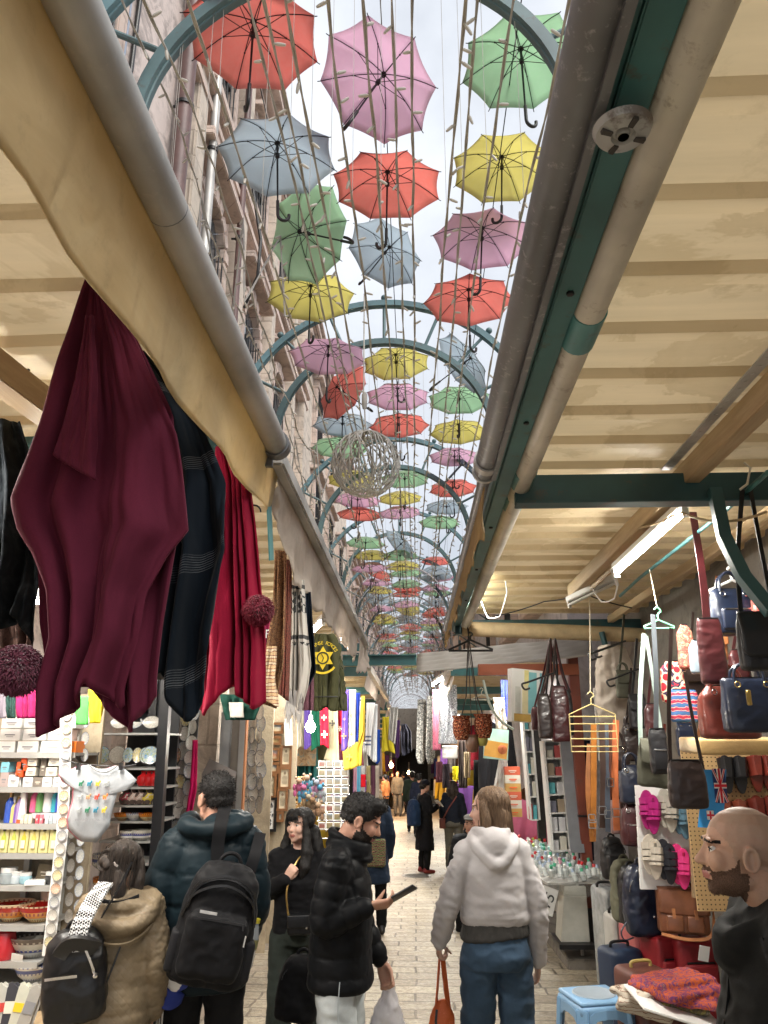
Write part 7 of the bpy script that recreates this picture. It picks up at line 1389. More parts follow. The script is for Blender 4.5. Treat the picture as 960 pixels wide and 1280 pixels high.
#   GOODS ON THE RIGHT
def lea(nm,c,r=.38):return mat(nm,c,r,var=.28,vs=9,bump=.25,bs=140,bd=.002,coat=.15)
L_NAV,L_RB,L_MAR,L_DBR,L_BLK,L_OLV,L_TAN=lea('navy leather',(.008,.014,.034)),lea('red brown leather',(.14,.025,.016)),lea('maroon leather',(.055,.010,.012)),lea('dark brown leather',(.022,.012,.010)),lea('soft black leather',(.008,.008,.010),.5),mat('olive canvas',(.06,.06,.04),.8,bump=.3,bs=200),lea('tan leather',(.34,.13,.045))
def hb(label,x0,y0,x1,y1,Y,m,d=.10,name='handbag',cat='handbag',strap=(),handle=None,flap=0,zipm=None,hw=M_chrome,rot=0,pw=4,top=.86,sd=0,group=None,pocket=False,rz=0):
 """bag measured in the photo; strap = list of (px, py) polylines with width; handle = height in px"""
 k=1/PXM(Y,1.9);c=P((x0+x1)/2,(y0+y1)/2,Y);w_,h=(x1-x0)*k,(y1-y0)*k;t_=thing(name,label,cat,(0,0,0),group=group);mb=MB()
 loft(mb,[(0,0,-h*.5,w_*.42,d*.40),(0,0,-h*.46,w_*.49,d*.5),(0,0,-h*.1,w_*.5,d*.5),(0,0,h*.3,w_*.47,d*.36),(0,0,h*.46,w_*top*.5,d*.2),(0,0,h*.5,w_*top*.47,d*.12)],pw=pw);remesh_obj('bag_body',mb,m,t_,max(.006,min(w_,h)/26),2,folds(.0028,(8,8,12),sd))
 if flap:q=MB();q.grid(lambda u,v:((u-.5)*w_*.96,-d*(.16+.42*min(1,v*2.2))-.006,h*.5-v*h*flap*(1-.10*abs(2*u-1)**4)),14,10);q.build('flap',m,t_,loc=(0,0,0),solid=.006)
 else:q=MB();q.strip([(-w_*top*.44,-.008,h*.497),(0,-.010,h*.503),(w_*top*.44,-.008,h*.497)],.012,.006,(0,1,0));q.build('zip',zipm or M_iron,t_,loc=(0,0,0))
 if pocket:q=MB();q.rbox((0,-d*.52,-h*.18),(w_*.72,d*.22,h*.46),.015);pk_=q.build('pocket',m,t_,loc=(0,0,0));q=MB();q.strip([(-w_*.3,-d*.64,h*.02),(w_*.3,-d*.64,h*.02)],.008,.004,(0,0,1));q.build('zip',hw,pk_,loc=(0,0,0))
 if handle:
  hh=handle*k
  for s_ in(-1,1):q=MB();q.tube(smoothpts([(-w_*.27,s_*d*.22,h*.34),(-w_*.24,s_*d*.18,h*.5+hh*.55),(0,s_*d*.12,h*.5+hh),(w_*.24,s_*d*.18,h*.5+hh*.55),(w_*.27,s_*d*.22,h*.34)],5),.008,8);q.build('handle',m,t_,loc=(0,0,0))
  for s_ in(-1,1):q=MB();q.tube(arc((s_*w_*.26,-d*.42,h*.36),.014,0,2*PI,12),.003,6);q.build('ring',hw,t_,loc=(0,0,0))
 t_.location=c;t_.rotation_euler=(0,rot,rz)
 for pts,wd,sm in strap:q=MB();q.strip(smoothpts([P(x,y,Y+dy)for x,y,dy in pts],4),wd,.005,(1,.25,0));o=q.build('strap',sm or m,None);o.parent=t_;o.matrix_parent_inverse=(Matrix.Translation(c)@Euler((0,rot,rz)).to_matrix().to_4x4()).inverted()
 return t_
hb('black square flap bag hung by two long black straps at the right edge',922,764,975,838,3.45,L_BLK,.07,flap=.8,strap=[([(926,766,0),(922,700,.05),(928,612,.1)],.022,None),([(972,790,0),(952,690,.05),(938,612,.1)],.022,None)],cat='bag',name='shoulder_bag')
hb('navy suede tote with tassel and looped handles, high on the right',888,735,944,795,4.5,L_NAV,.13,handle=22,pocket=True,sd=2)
NVB=hb('shiny navy leather handbag with brass buckle at the right edge',904,848,972,914,4.1,L_NAV,.13,handle=18,sd=3,hw=mat('brass',(.55,.38,.12),.3,.9),pw=5,top=.98)
m=MB();q=P(936,872,3.98);m.rbox(q,(.022,.02,.075),.006);m.strip([q+Vector((-.012,-.014,.02)),q+Vector((-.012,-.014,-.025))],.008,.004,(1,0,0));o=m.build('buckle',mat('brass',(.55,.38,.12),.3,.9),NVB)
hb('red brown leather handbag with round tag behind the navy one',874,858,946,922,4.4,L_RB,.14,handle=26,sd=4,top=.7)
hb('maroon leather sling bag hanging from a long broad maroon strap',873,772,906,855,4.3,L_MAR,.07,strap=[([(884,780,0),(878,720,0),(866,640,.0)],.045,L_MAR)],sd=5,name='shoulder_bag',cat='bag')
hb('dark brown crossbody bag with rounded corners hanging above the sandals',836,952,882,1008,4.15,L_DBR,.07,strap=[([(838,962,0),(836,880,0),(839,785,.05)],.022,L_DBR),([(879,962,0),(866,900,0),(856,840,.05)],.018,L_DBR)],sd=6,name='shoulder_bag',cat='bag')
hb('olive canvas messenger bag on mint green straps',798,926,836,982,4.9,L_OLV,.10,strap=[([(801,932,0),(800,870,0),(805,792,.02)],.028,mat('mint webbing',(.36,.46,.42),.8)),([(826,912,-.04),(818,860,-.02),(808,795,.0)],.022,mat('mint webbing',(.36,.46,.42),.8))],flap=.55,sd=7,rot=.10,name='messenger_bag',cat='bag')
hb('small black leather pouch with front pocket in front of the olive bag',812,912,835,966,4.7,L_BLK,.06,strap=[([(820,914,0),(820,840,0),(816,768,.05)],.03,mat('slate webbing',(.06,.07,.08),.7))],pocket=True,sd=8,name='pouch',cat='bag')
hb('slouchy navy backpack hanging behind the belts',775,958,806,1002,6.0,L_NAV,.14,handle=14,sd=9,name='backpack',cat='backpack',top=.5);hb('small two tone brown bag above the navy slouchy backpack',762,934,786,962,6.2,L_DBR,.08,handle=18,sd=10)
hb('maroon leather backpack low beside the magenta sandals',776,1008,814,1054,6.0,L_MAR,.13,handle=10,pocket=True,sd=11,name='backpack',cat='backpack',top=.6);hb('grey pink leather purse left of the maroon backpack',762,1000,780,1040,6.1,lea('grey pink leather',(.22,.13,.12)),.08,sd=12)
M_KIL=m_pattern('red kilim',[(.42,.02,.03),(.55,.42,.3),(.04,.03,.06),(.45,.03,.04)],16,'cells');M_KI2=m_pattern('cream floral',[(.55,.45,.28),(.30,.04,.04),(.6,.5,.34)],22)
hb('red kilim bag with geometric flowers high among the straps',826,826,858,878,5.0,M_KIL,.08,sd=13,top=.5);hb('cream floral bag above the red kilim bag',847,780,868,836,4.9,M_KI2,.07,sd=14,top=.4);hb('red and white kilim bag with blue rim below the first one',838,862,874,902,4.8,m_pattern('kilim bands',[(.05,.12,.26),(.42,.03,.05),(.6,.5,.4),(.35,.03,.06)],7,'bands'),.08,sd=15)
hb('pale blue leather bag behind the maroon sling',862,800,888,842,4.6,lea('pale blue leather',(.22,.28,.33)),.07,sd=16,top=.6);hb('coral inside of a half open small bag at the right edge',940,742,962,775,4.4,lea('coral leather',(.42,.09,.07)),.07,sd=17)
for i,(x0,y0,x1,y1,m_)in enumerate(((672,868,690,922,L_DBR),(688,858,712,926,L_MAR),(678,880,700,922,L_BLK),(700,862,716,918,L_BLK),(664,884,676,912,L_MAR))):
 hb('%s of the dark bags bunched under the striped awning'%['brown left one','large maroon one','black front one','black right one','small maroon one at the left'][i],x0,y0,x1,y1,6.4+.08*i,m_,.08,sd=20+i,strap=[([(x0+3,y0+4,0),(lerp(x0,690,.6),840,.02),(688,798,.05)],.016,m_),([(x1-3,y0+4,0),(lerp(x1,694,.6),838,.02),(694,798,.05)],.016,m_)],group='dark bags bunched under the striped awning',name='shoulder_bag',cat='bag',top=.7)
for i,(x0,y0,x1,y1,Y,m_,nm)in enumerate(((778,905,800,950,6.4,L_DBR,'dark brown'),(786,868,806,910,6.3,L_BLK,'black'),(806,880,826,920,5.9,L_MAR,'maroon'),(846,905,868,945,5.6,L_NAV,'navy'),(868,922,892,958,5.4,L_TAN,'tan'),(852,835,880,872,5.2,L_DBR,'brown'),(760,975,778,1005,6.5,L_BLK,'small black'),(884,790,908,826,5.0,L_TAN,'small tan'),(912,812,936,850,4.9,L_MAR,'wine red'),(770,838,790,872,6.6,L_OLV,'olive'),(944,830,968,856,4.8,L_BLK,'slim black'),(820,975,842,1002,6.2,L_RB,'russet'),(792,1000,806,1030,6.4,L_NAV,'slim navy'))):
 hb('%s leather bag in the packed back row of the right stall'%nm,x0,y0,x1,y1,Y,m_,.08,sd=40+i,group='packed back row of bags',name='shoulder_bag',cat='bag',top=.7,flap=.5*(i%2),strap=[([(x0+4,y0+3,0),((x0+x1)/2-3,y0-30,.05),((x0+x1)/2,y0-70,.08)],.02,m_)],handle=None if i%3 else 9)
for i,(x,y0,y1,c,wd)in enumerate(((742,905,1052,(.40,.15,.03),.045),(752,902,1035,(.05,.028,.022),.04),(757,905,1040,(.045,.055,.075),.035),(764,904,1000,(.12,.045,.03),.035),(770,900,1038,(.36,.10,.035),.045),(737,930,1045,(.30,.11,.03),.035))):
 t_=thing('leather_belt','%s leather belt hanging near the red brown post'%['light tan','dark brown','slate blue','chestnut','orange','long amber'][i],'belt',P(x,y0,5.6),group='belts hanging near the red brown post');m=MB();m.strip(smoothpts([P(x,y0,5.6),P(x+2*math.sin(i),(y0+y1)/2,5.57),P(x-1+2*(i%3),y1,5.6)],5),wd,.005,(1,.4-.3*(i%3),0));m.build('strap',lea('belt %d'%i,c,.4),t_);m=MB();q=P(x-1+2*(i%3),y1-22,5.55);m.box(q+Vector((0,0,.025)),(wd*1.2,.008,.006));m.box(q-Vector((0,0,.025)),(wd*1.2,.008,.006));m.box(q+Vector((wd*.6,0,0)),(.006,.008,.045));m.box(q-Vector((wd*.6,0,0)),(.006,.008,.045));m.build('buckle',M_chrome,t_)
def hanger(label,px,py,Y,wpx,m,bars=0,drop=30,cord=None,r=.005):
 k=1/PXM(Y,2.2);c=P(px,py,Y);w_=wpx*k;t_=thing('clothes_hanger',label,'hanger',c);b_=MB();b_.tube(smoothpts([c+Vector((0,0,.0)),c+Vector((.0,0,.035)),c+Vector((.02,0,.055)),c+Vector((.0,0,.08)),c+Vector((-.02,0,.065))],4),r,6);b_.build('hook',m,t_);b_=MB();d=drop*k
 b_.tube([c,c+Vector((-w_/2,0,-w_*.22)),c+Vector((-w_/2,0,-w_*.22-(d if bars else.01))),c+Vector((w_/2,0,-w_*.22-(d if bars else.01))),c+Vector((w_/2,0,-w_*.22)),c],r,6);b_.build('frame',m,t_)
 for i in range(bars):b_=MB();z=-w_*.22-d*(i+.3)/bars;b_.tube([c+Vector((-w_/2,0,z)),c+Vector((w_/2,0,z))],r*.9,6);b_.build('bar',m,t_)
 if cord:b_=MB();b_.tube([c+Vector((0,0,.08)),P(*cord)],.003,5);b_.build('cord',mat('string',(.45,.4,.3),.8),t_)
 return t_
hanger('cream wire trouser hanger with five bars hanging by the post',739,880,5.4,56,mat('cream plastic wire',(.50,.40,.17),.4),5,44,(737,745,5.6),.0042);hanger('mint green hanger holding the mint straps',823,775,4.85,38,mat('mint plastic',(.16,.55,.32),.4),cord=(812,712,5.0));hanger('black hanger above the two pot baskets',588,800,7.9,56,M_black,cord=(588,782,7.95),r=.011);hanger('pale wire hanger beside the pot baskets',602,868,10,26,mat('pale wire',(.6,.6,.5),.4));hanger('white plastic hanger end behind the navy suede tote',915,725,4.6,60,M_wht,r=.008)
for i,(x,y)in enumerate(((745,815),(768,848),(662,852),(752,812))):m=MB();q=P(x,y,6.2);m.tube(smoothpts([q+Vector((.22,.1,.08)),q,q+Vector((-.06,0,-.02)),q+Vector((-.04,0,-.06)),q+Vector((.0,0,-.05))],4),.008,6);tag(m.build('black_hook',M_black),'bent black plastic hook, %s one by the cloth bundle'%['upper','lower right','far left','middle'][i],'hook')
m=MB();loft(m,[(0,0,-.45,.10,.08),(0,0,-.2,.14,.10),(.03,0,.1,.15,.10),(.02,0,.3,.10,.08)]);o=remesh_obj('cloth_bundle',m,M_canG,None,.016,2,folds(.02,(6,6,6),3));o.location=P(765,852,6.9);tag(o,'pale cloth bundle hung behind the hooks by the post','bundle')
m=MB();m.rbox(P(765,905,7.1),(.28,.02,.62),.005);tag(m.build('paper_notice',mat('grey white notice',(.45,.43,.40),.7)),'grey white paper notice beside the belts','notice')
b=NB('tan pegboard');vo=b.n('ShaderNodeTexVoronoi');vo.inputs['Scale'].default_value=38;vo.inputs['Randomness'].default_value=0;b.l(b.co,vo.inputs['Vector']);b.base(b.mix(mth(b,'LESS_THAN',vo.outputs['Distance'],.2),(.50,.33,.15),(.10,.06,.03)));b.set(Roughness=.7);M_peg=b.m
YJ=5.3;kj=1/PXM(YJ,1.6);o=MB();o.box(P(917,1032,YJ+.05),(109*kj,.02,190*kj));t=o.build('pegboard',M_peg,None,smooth=False);tag(t,'tan pegboard with rows of dark leather shoes','pegboard')
def shoe(label,x,y,L,m,Y,group,name='slipper',cat='slipper',straps=None,rot=0,sole=None):
 k=1/PXM(Y,1.6);c=P(x,y,Y);h=L*k;w_=h*.36;t_=thing(name,label,cat,(0,0,0),group=group);out=[(math.cos(a)*w_/2*(1+.16*math.sin(a)),math.sin(a)*h/2)for a in[2*PI*i/22 for i in range(22)]]
 q=MB();q.prism(out,.024);q.build('sole',sole or m,t_,loc=(0,0,0),bevel=.004)
 for z,wd in straps or((.08,.34),):q=MB();q.strip([(-w_*.52,.0,z*h),(-w_*.46,-.03,z*h+.006),(-w_*.2,-.052,z*h+.01),(w_*.2,-.052,z*h+.01),(w_*.46,-.03,z*h+.006),(w_*.52,.0,z*h)],wd*h,.006,(0,0,1));q.build('strap',m,t_,loc=(0,0,0))
 t_.location=c;t_.rotation_euler=(0,rot,0);return t_
L_OX=lea('oxblood leather',(.14,.022,.014),.25);L_BR2=lea('chestnut leather',(.22,.05,.025),.28)
for i,(x,y,L,m_)in enumerate(((908,968,46,L_BLK),(925,968,46,L_BLK),(945,966,46,L_OX),(960,966,46,L_OX),(907,1022,44,L_BR2),(926,1022,44,L_BR2),(948,1022,52,L_OX),(964,1022,52,L_OX))):shoe('%s leather slipper, %s of its pair on the %s pegboard row'%(['black','oxblood','chestnut','dark red'][i//2],['left','right'][i%2],['upper','lower'][i//4]),x,y,L,m_,YJ,'leather slippers on the pegboard',straps=((.16,.5),))
m=MB();m.rbox(P(922,932,4.75),(.56,.36,.085),.014,(.05,0,0));tag(m.build('tan_ledge',mat('tan plush',(.48,.32,.13),.9,sheen=.3,bump=.4)),'tan plush ledge under the red brown handbag','ledge')
YFJ=4.9;kf2=1/PXM(YFJ,1.6);t=thing('small_flag','light blue flag with union cross and shield hanging above the bald head','flag',P(888,1000,YFJ));fl=MB();fl.add([P(879,962,YFJ),P(908,962,YFJ),P(904,1036,YFJ),P(872,1034,YFJ),P(879,962,YFJ+.006),P(908,962,YFJ+.006),P(904,1036,YFJ+.006),P(872,1034,YFJ+.006)],[(0,1,2,3),(7,6,5,4),(0,4,5,1),(1,5,6,2),(2,6,7,3),(3,7,4,0)]);fl.build('flag_cloth',mat('light blue flag',(.03,.25,.58),.6),t,smooth=False)
m=MB();c=P(900,982,YFJ-.004);m.box(c,(15*kf2,.004,40*kf2));uj=m.build('union_panel',mat('navy flag',(.012,.02,.12),.6),t,smooth=False)
for nm,col,ws,y in(('white_cross',M_wht,(6.5,2.6),.0),('red_cross',mat('flag red',(.60,.012,.03),.6),(3.2,1.1),.003)):
 m=MB()
 for s_ in(-1,1):m.box(c+Vector((0,-.003-y-.0006*(s_>0),0)),(ws[1]*kf2,.001,41*kf2),rot=(0,s_*.352,0))
 m.box(c+Vector((0,-.0045-y,0)),(ws[0]*kf2*.8,.001,40*kf2));m.box(c+Vector((0,-.0052-y,0)),(15*kf2,.001,ws[0]*kf2));m.build(nm,col,uj,smooth=False)
m=MB();c=P(888,1019,YFJ-.004);m.box(c,(9*kf2,.004,11*kf2));sh_=m.build('shield',M_wht,t,bevel=.002);m=MB();m.box(c+Vector((0,-.003,-.002)),(2*kf2,.002,10*kf2));m.box(c+Vector((0,-.0036,0)),(8.6*kf2,.002,2.2*kf2));m.build('shield_cross',mat('flag red',(.60,.012,.03),.6),sh_,smooth=False)
YW=5.8;kw=1/PXM(YW,1.5);t=thing('slatwall','white slatted board of coloured sandals','display board',P(828,1045,YW+.06))
for i in range(10):m=MB();y=988+i*13;m.box(P(829+i*.8,y,YW+.06),(70*kw,.02,12.2*kw));m.build('slat',M_wht,t,bevel=.003)
m=MB();m.strip([P(862,985,YW-.1),P(869,1122,YW-.1)],.035,.03,(1,0,0));tag(m.build('wooden_batten',M_wood),'narrow timber batten right of the sandal board','batten');m=MB();m.tube([P(869,985,YW-.13),P(877,1125,YW-.13)],.018,8);tag(m.build('black_pole',M_black),'black pole beside the timber batten','pole')
for i,(x,y,nm,c)in enumerate(((812,1014,'magenta',(.38,.01,.16)),(834,1012,'pale grey',(.42,.40,.35)),(852,1020,'dusty blue',(.10,.2,.27)),(815,1070,'cream',(.55,.50,.42)),(833,1076,'black',(.02,.022,.03)),(850,1082,'hot pink',(.78,.05,.25)))):
 for s_ in(0,1):shoe('%s rubber sandal, %s of its pair on the white slatted board'%(nm,['left','right'][s_]),x-3.5+8*s_,y-2+6*s_,46,mat(nm+' rubber',c,.5),YW-.01-.02*s_,'rubber sandals on the white board','sandal','sandal',((.2,.16),(.02,.14),(-.12,.07)),.06)
def bpk(lb,px,py,Y,dims,m,rz=0,**k):return soft_bag('backpack',lb,'backpack',P(px,py,Y),dims,m,rz=rz,**k)
bpk('small black backpack on top of the silver suitcases',766,1072,6.9,(.20,.14,.31),L_BLK,.2,seed=31);bpk('olive fabric backpack standing behind the navy leather one',783,1112,6.4,(.24,.16,.42),mat('olive fabric',(.13,.13,.085),.8,bump=.3,bs=200),.3,seed=32,front=False);bpk('black backpack squeezed between the olive and navy ones',791,1118,6.3,(.21,.15,.39),L_BLK,.25,seed=34,front=False)
bpk('dark navy leather backpack with silver stud and top handle on the pink suitcase',806,1123,6.1,(.31,.20,.46),L_NAV,.15,seed=33,zipm=M_chrome,front=False,strap=[([(-.13,.0,-.13),(-.2,-.02,-.2),(-.19,-.04,-.25),(-.12,-.03,-.24)],.016,.005,(0,1,0))]);m=MB();q=P(818,1146,5.93);m.ball(q,.008,8);tag(m.build('round_badge',M_chrome),'round silver badge on the navy leather backpack','badge')
YT=5.85;kt=1/PXM(YT,1.2);t=thing('satchel','brown leather satchel with flap, buckles and tan strap on the red suitcase','satchel',(0,0,0));w_,h,d=58*kt,50*kt,.13
m=MB();m.rbox((0,0,0),(w_,d,h),.022);m.build('bag_body',lea('satchel brown',(.20,.075,.035),.32),t,loc=(0,0,0));ML=lea('satchel brown',(.20,.075,.035),.32)
m=MB();m.grid(lambda u,v:((u-.5)*w_*1.01,-d*.52-.004-.006*math.sin(PI*v),h*.5+.004-v*h*.60*(1-.06*abs(2*u-1)**3))if v>.12 else((u-.5)*w_*1.01,lerp(d*.35,-d*.52-.004,v/.12),h*.5+.006),12,16);m.build('flap',ML,t,loc=(0,0,0),solid=.005)
for s_ in(-1,1):m=MB();m.rbox((s_*w_*.2,-d*.56,-h*.27),(w_*.34,.03,h*.36),.012);m.build('pocket',ML,t,loc=(0,0,0));m=MB();m.strip([(s_*w_*.22,-d*.62,h*.05),(s_*w_*.22,-d*.68,-h*.16)],.022,.005,(1,0,0));m.build('buckle_strap',L_TAN,t,loc=(0,0,0))
m=MB();m.tube(arc((.02,0,h*.5),.05,0,PI,10),.009,8);m.build('handle',ML,t,loc=(0,0,0));m=MB();m.strip(smoothpts([(w_*.5,0,h*.4),(w_*.58,-.04,0),(w_*.45,-.10,-h*.48),(0,-.12,-h*.57),(-w_*.5,-.10,-h*.5)],5),.024,.005,(0,.7,.7));m.build('shoulder_strap',L_TAN,t,loc=(0,0,0));t.location=P(853,1138,YT);t.rotation_euler=(-.08,.04,-.12)
def suitcase(lb,x0,y0,x1,Y,m,d=.24,rz=0,soft=False,trim=None,h=None,handle=True,plastic=False):
 k=1/PXM(Y,.8);c=P((x0+x1)/2,y0,Y);w_=(x1-x0)*k;top=c.z;h=h or(top-gz(Y)-.03);t_=thing('suitcase',lb,'suitcase',(0,0,0));q=MB();q.rbox((0,0,-h/2),(w_,d,h),.045,seg=4);q.build('shell',m,t_,loc=(0,0,0))
 q=MB()
 if soft:q.rbox((0,-d/2-.008,-h*.56),(w_*.84,.045,h*.70),.03);q.build('front_pocket',m,t_,loc=(0,0,0));q=MB();q.rbox((0,-d/2-.03,-h*.66),(w_*.62,.03,h*.42),.02);q.build('small_pocket',m,t_,loc=(0,0,0));q=MB();q.strip([(-w_*.40,-d/2-.012,-h*.8),(-w_*.40,-d/2-.012,-h*.28),(-w_*.33,-d/2-.012,-h*.2),(w_*.33,-d/2-.012,-h*.2),(w_*.40,-d/2-.012,-h*.28),(w_*.40,-d/2-.012,-h*.8)],.012,.008,(0,1,0));q.build('zip',M_iron,t_,loc=(0,0,0))
 else:
  for i in range(5):q.box(((i-2)*w_*.17,-d/2,-h*.5),(w_*.05,.012,h*.86))
  q.build('rib_panel',m,t_,loc=(0,0,0),bevel=.004)
 if handle:q=MB();q.tube(smoothpts([(-.07,0,-.004),(-.065,0,.028),(0,0,.034),(.065,0,.028),(.07,0,-.004)],4),.011,8);q.build('handle',trim or M_black,t_,loc=(0,0,0))
 for sx_ in(-1,1):q=MB();q.lathe([(0,-.012),(.026,-.012),(.026,.012),(0,.012)],14,Matrix.Translation((sx_*w_*.36,-d*.3,-h-.006))@Matrix.Rotation(PI/2,4,'Y'));q.build('wheel',M_black,t_,loc=(0,0,0))
 t_.location=c;t_.rotation_euler=(0,0,rz);return t_
M_sil=mat('wrapped silver shell',(.42,.45,.46),.22,.3,var=.25,vs=14,bump=.4,bs=24);M_rbz=mat('red suitcase fabric',(.26,.012,.018),.5,bump=.3,bs=260);M_pnk=mat('rose suitcase shell',(.48,.13,.13),.35);M_nvs=mat('navy suitcase fabric',(.018,.035,.075),.5,bump=.3,bs=260);M_brs=mat('brown suitcase fabric',(.12,.04,.028),.5,bump=.3,bs=260)
suitcase('tall silver suitcase in clear wrap beside the post foot',745,1108,768,7.3,M_sil,.4,.1);suitcase('pale silver suitcase in front of the tall wrapped one',758,1140,786,6.9,mat('pale silver shell',(.50,.50,.48),.35,.2),.24,.15);suitcase('rose pink hard suitcase behind the red one',781,1153,818,6.45,M_pnk,.3,.25);suitcase('red fabric suitcase under the satchel, left one',806,1166,846,6.1,M_rbz,.26,.3,True);suitcase('second red fabric suitcase beside the bald man',838,1170,886,6.0,M_rbz,.26,.1,True);suitcase('navy fabric suitcase behind the blue stool',752,1183,796,6.2,M_nvs,.24,.35,True);suitcase('brown fabric suitcase half covered by scarves',774,1208,828,5.7,M_brs,.26,.3,True,mat('yellow leather tab',(.5,.38,.12),.5))
suitcase('brown suitcase lying under the pile of scarves',800,1262,872,5.35,M_brs,.3,.1,True)
for i,(px,py,s_,c)in enumerate(((808,1250,(.14,.13,.05),[(.50,.44,.36),(.10,.06,.04),(.46,.30,.24),(.55,.5,.42)]),(838,1250,(.15,.14,.05),[(.5,.45,.36),(.12,.1,.06),(.42,.38,.12)]),(850,1236,(.20,.16,.06),[(.16,.02,.05),(.55,.12,.03),(.10,.03,.14),(.5,.25,.08)]))):
 mb=MB();rq=random.Random(i+5)
 for q in range(4):mb.rbox((rq.uniform(-.03,.03),rq.uniform(-.03,.02),-.03+q*.024),(s_[0]*2*rq.uniform(.8,1),s_[1]*2*rq.uniform(.8,1),.030),.013,(rq.uniform(-.08,.08),rq.uniform(-.12,.12),rq.uniform(-.5,.5)))
 o=remesh_obj('folded_scarf',mb,m_pattern('scarf print %d'%i,c,[9,20,26][i],'bands' if i==0 else 'floral'),None,.008,2,folds(.005,(9,9,14),i));o.location=P(px,py,5.2);o.scale=(1.15,1.15,1.15);tag(o,['cream and rose folded scarf at the left of the pile','beige and olive scarf in the middle of the pile','purple and orange paisley scarf on top of the pile'][i],'scarf','pile of folded scarves')
m=MB();m.box(P(845,1262,5.05),(.5,.34,.012),rot=(.1,.28,.1));tag(m.build('white_board',M_wht,bevel=.004),'white board slanting under the paisley scarf','board')
m=MB();m.box(P(880,1192,5.7),(.07,.006,.09),rot=(.1,.2,.2));tag(m.build('price_tag',M_wht),'white and red tag hanging by the second red suitcase','tag')
c=PZ(742,1238,.45);t=thing('plastic_stool','pale blue plastic stool standing on the paving','stool',(c.x,c.y,gz(c.y)));M_stl=mat('pale blue plastic',(.22,.40,.62),.35,var=.1);s2=.15
m=MB();m.rbox((0,0,.435),(.30,.30,.03),.014,seg=3);m.rbox((0,0,.395),(.312,.312,.06),.02);m.build('seat',M_stl,t,loc=(0,0,0));m=MB();m.lathe([(0,.449),(.12,.449),(.12,.453),(.113,.456),(.105,.453),(0,.453)],28);m.build('seat_ring',mat('worn grey blue plastic',(.30,.36,.42),.5),t,loc=(0,0,0))
for sx_ in(-1,1):
 for sy_ in(-1,1):m=MB();m.strip([(sx_*.135,sy_*.135,.41),(sx_*.15,sy_*.15,.2),(sx_*.165,sy_*.165,.0)],[.075,.058,.05],.03,(sx_,-sy_,0));m.build('leg',M_stl,t,loc=(0,0,0),bevel=.006)
for a in range(4):m=MB();dx,dy=math.cos(a*PI/2),math.sin(a*PI/2);m.strip([(dx*.152-dy*.13,dy*.152+dx*.13,.33),(dx*.152-dy*.07,dy*.152+dx*.07,.372),(dx*.152,dy*.152,.38),(dx*.152+dy*.07,dy*.152-dx*.07,.372),(dx*.152+dy*.13,dy*.152-dx*.13,.33)],.05,.012,(0,0,1));m.build('apron',M_stl,t,loc=(0,0,0))
t.rotation_euler=(0,0,.25);t.scale=(1.12,1.12,1)
t=thing('corner_post','red brown painted steel post at the corner of the right stall','post',(1.75,8.75,-.1));m=MB();m.box((1.75,8.75,1.40),(.11,.11,2.98));m.build('post',M_redp,t,bevel=.006);m=MB();m.box((1.75,8.75,.18),(.15,.15,.34));m.build('foot',M_blk,t,bevel=.01)
for z in(.62,1.22):m=MB();m.box((1.75,8.75,z),(.125,.125,.02));m.build('band',M_iron,t)
m=MB();m.box((1.25,8.72,2.73),(1.1,.10,.12));tag(m.build('lintel_beam',mat('orange red painted beam',(.26,.07,.03),.5)),'orange red beam joining the corner post under the awning','beam')
m=MB();m.box((1.85,9.4,gz(9)+.03),(.9,2.4,.16));tag(m.build('kerb',M_plas,bevel=.012),kind='structure')
t=thing('display_stand','grey white metal stand with flared foot below the bottle basket','stand',P(720,1180,8.3));k=1/PXM(8.3,.8);a,b_=P(719,1108,8.3),P(719,1178,8.25);m=MB();m.add([(a.x-13*k,a.y,a.z),(a.x+13*k,a.y,a.z),(b_.x+18*k,b_.y,b_.z),(b_.x-17*k,b_.y,b_.z),(a.x-13*k,a.y+.3,a.z),(a.x+13*k,a.y+.3,a.z),(b_.x+18*k,b_.y+.3,b_.z),(b_.x-17*k,b_.y+.3,b_.z)],[(0,1,2,3),(7,6,5,4),(0,4,5,1),(1,5,6,2),(2,6,7,3),(3,7,4,0)]);m.build('panel',mat('putty enamel',(.40,.40,.36),.5),t,bevel=.005);m=MB();m.box(b_+Vector((0,.15,-.02)),(42*k,.5,.04));m.build('foot',M_iron,t)
t=thing('bottle_table','sloping wire table heaped with small bottles on the right','table',P(690,1120,9));A=P(650,1062,10.2);B=P(722,1104,8.35);m=MB();m.strip([A,B],.62,.02,(1,.1,0));m.build('tray',M_gal,t)
for s_ in(0,.33,.66,1):q=A.lerp(B,s_);m=MB();m.tube([q,Vector((q.x,q.y,gz(q.y)))],.015,6);m.build('leg',M_gal,t)
m=MB();q=B+Vector((-.02,-.05,.02));m.lathe([(.05,-.14),(.18,-.11),(.26,-.03),(.29,.10),(.285,.10),(.25,-.02),(.17,-.10),(.0,-.12)],24,Matrix.Translation(q));tag(m.build('wire_basket',glassy('clear bowl',(.5,.53,.52),.16,.1)),'round clear basket at the near end of the bottle table','basket')
rr=random.Random(33);BC=[('green',(.08,.42,.25)),('red',(.55,.03,.04)),('white',(.72,.72,.7)),('aqua',(.25,.55,.52)),('pink',(.6,.3,.38)),('yellow green',(.42,.55,.12)),('pale blue',(.4,.5,.65))];BM=[mat(n+' bottle cap',c,.4)for n,c in BC];bt=None
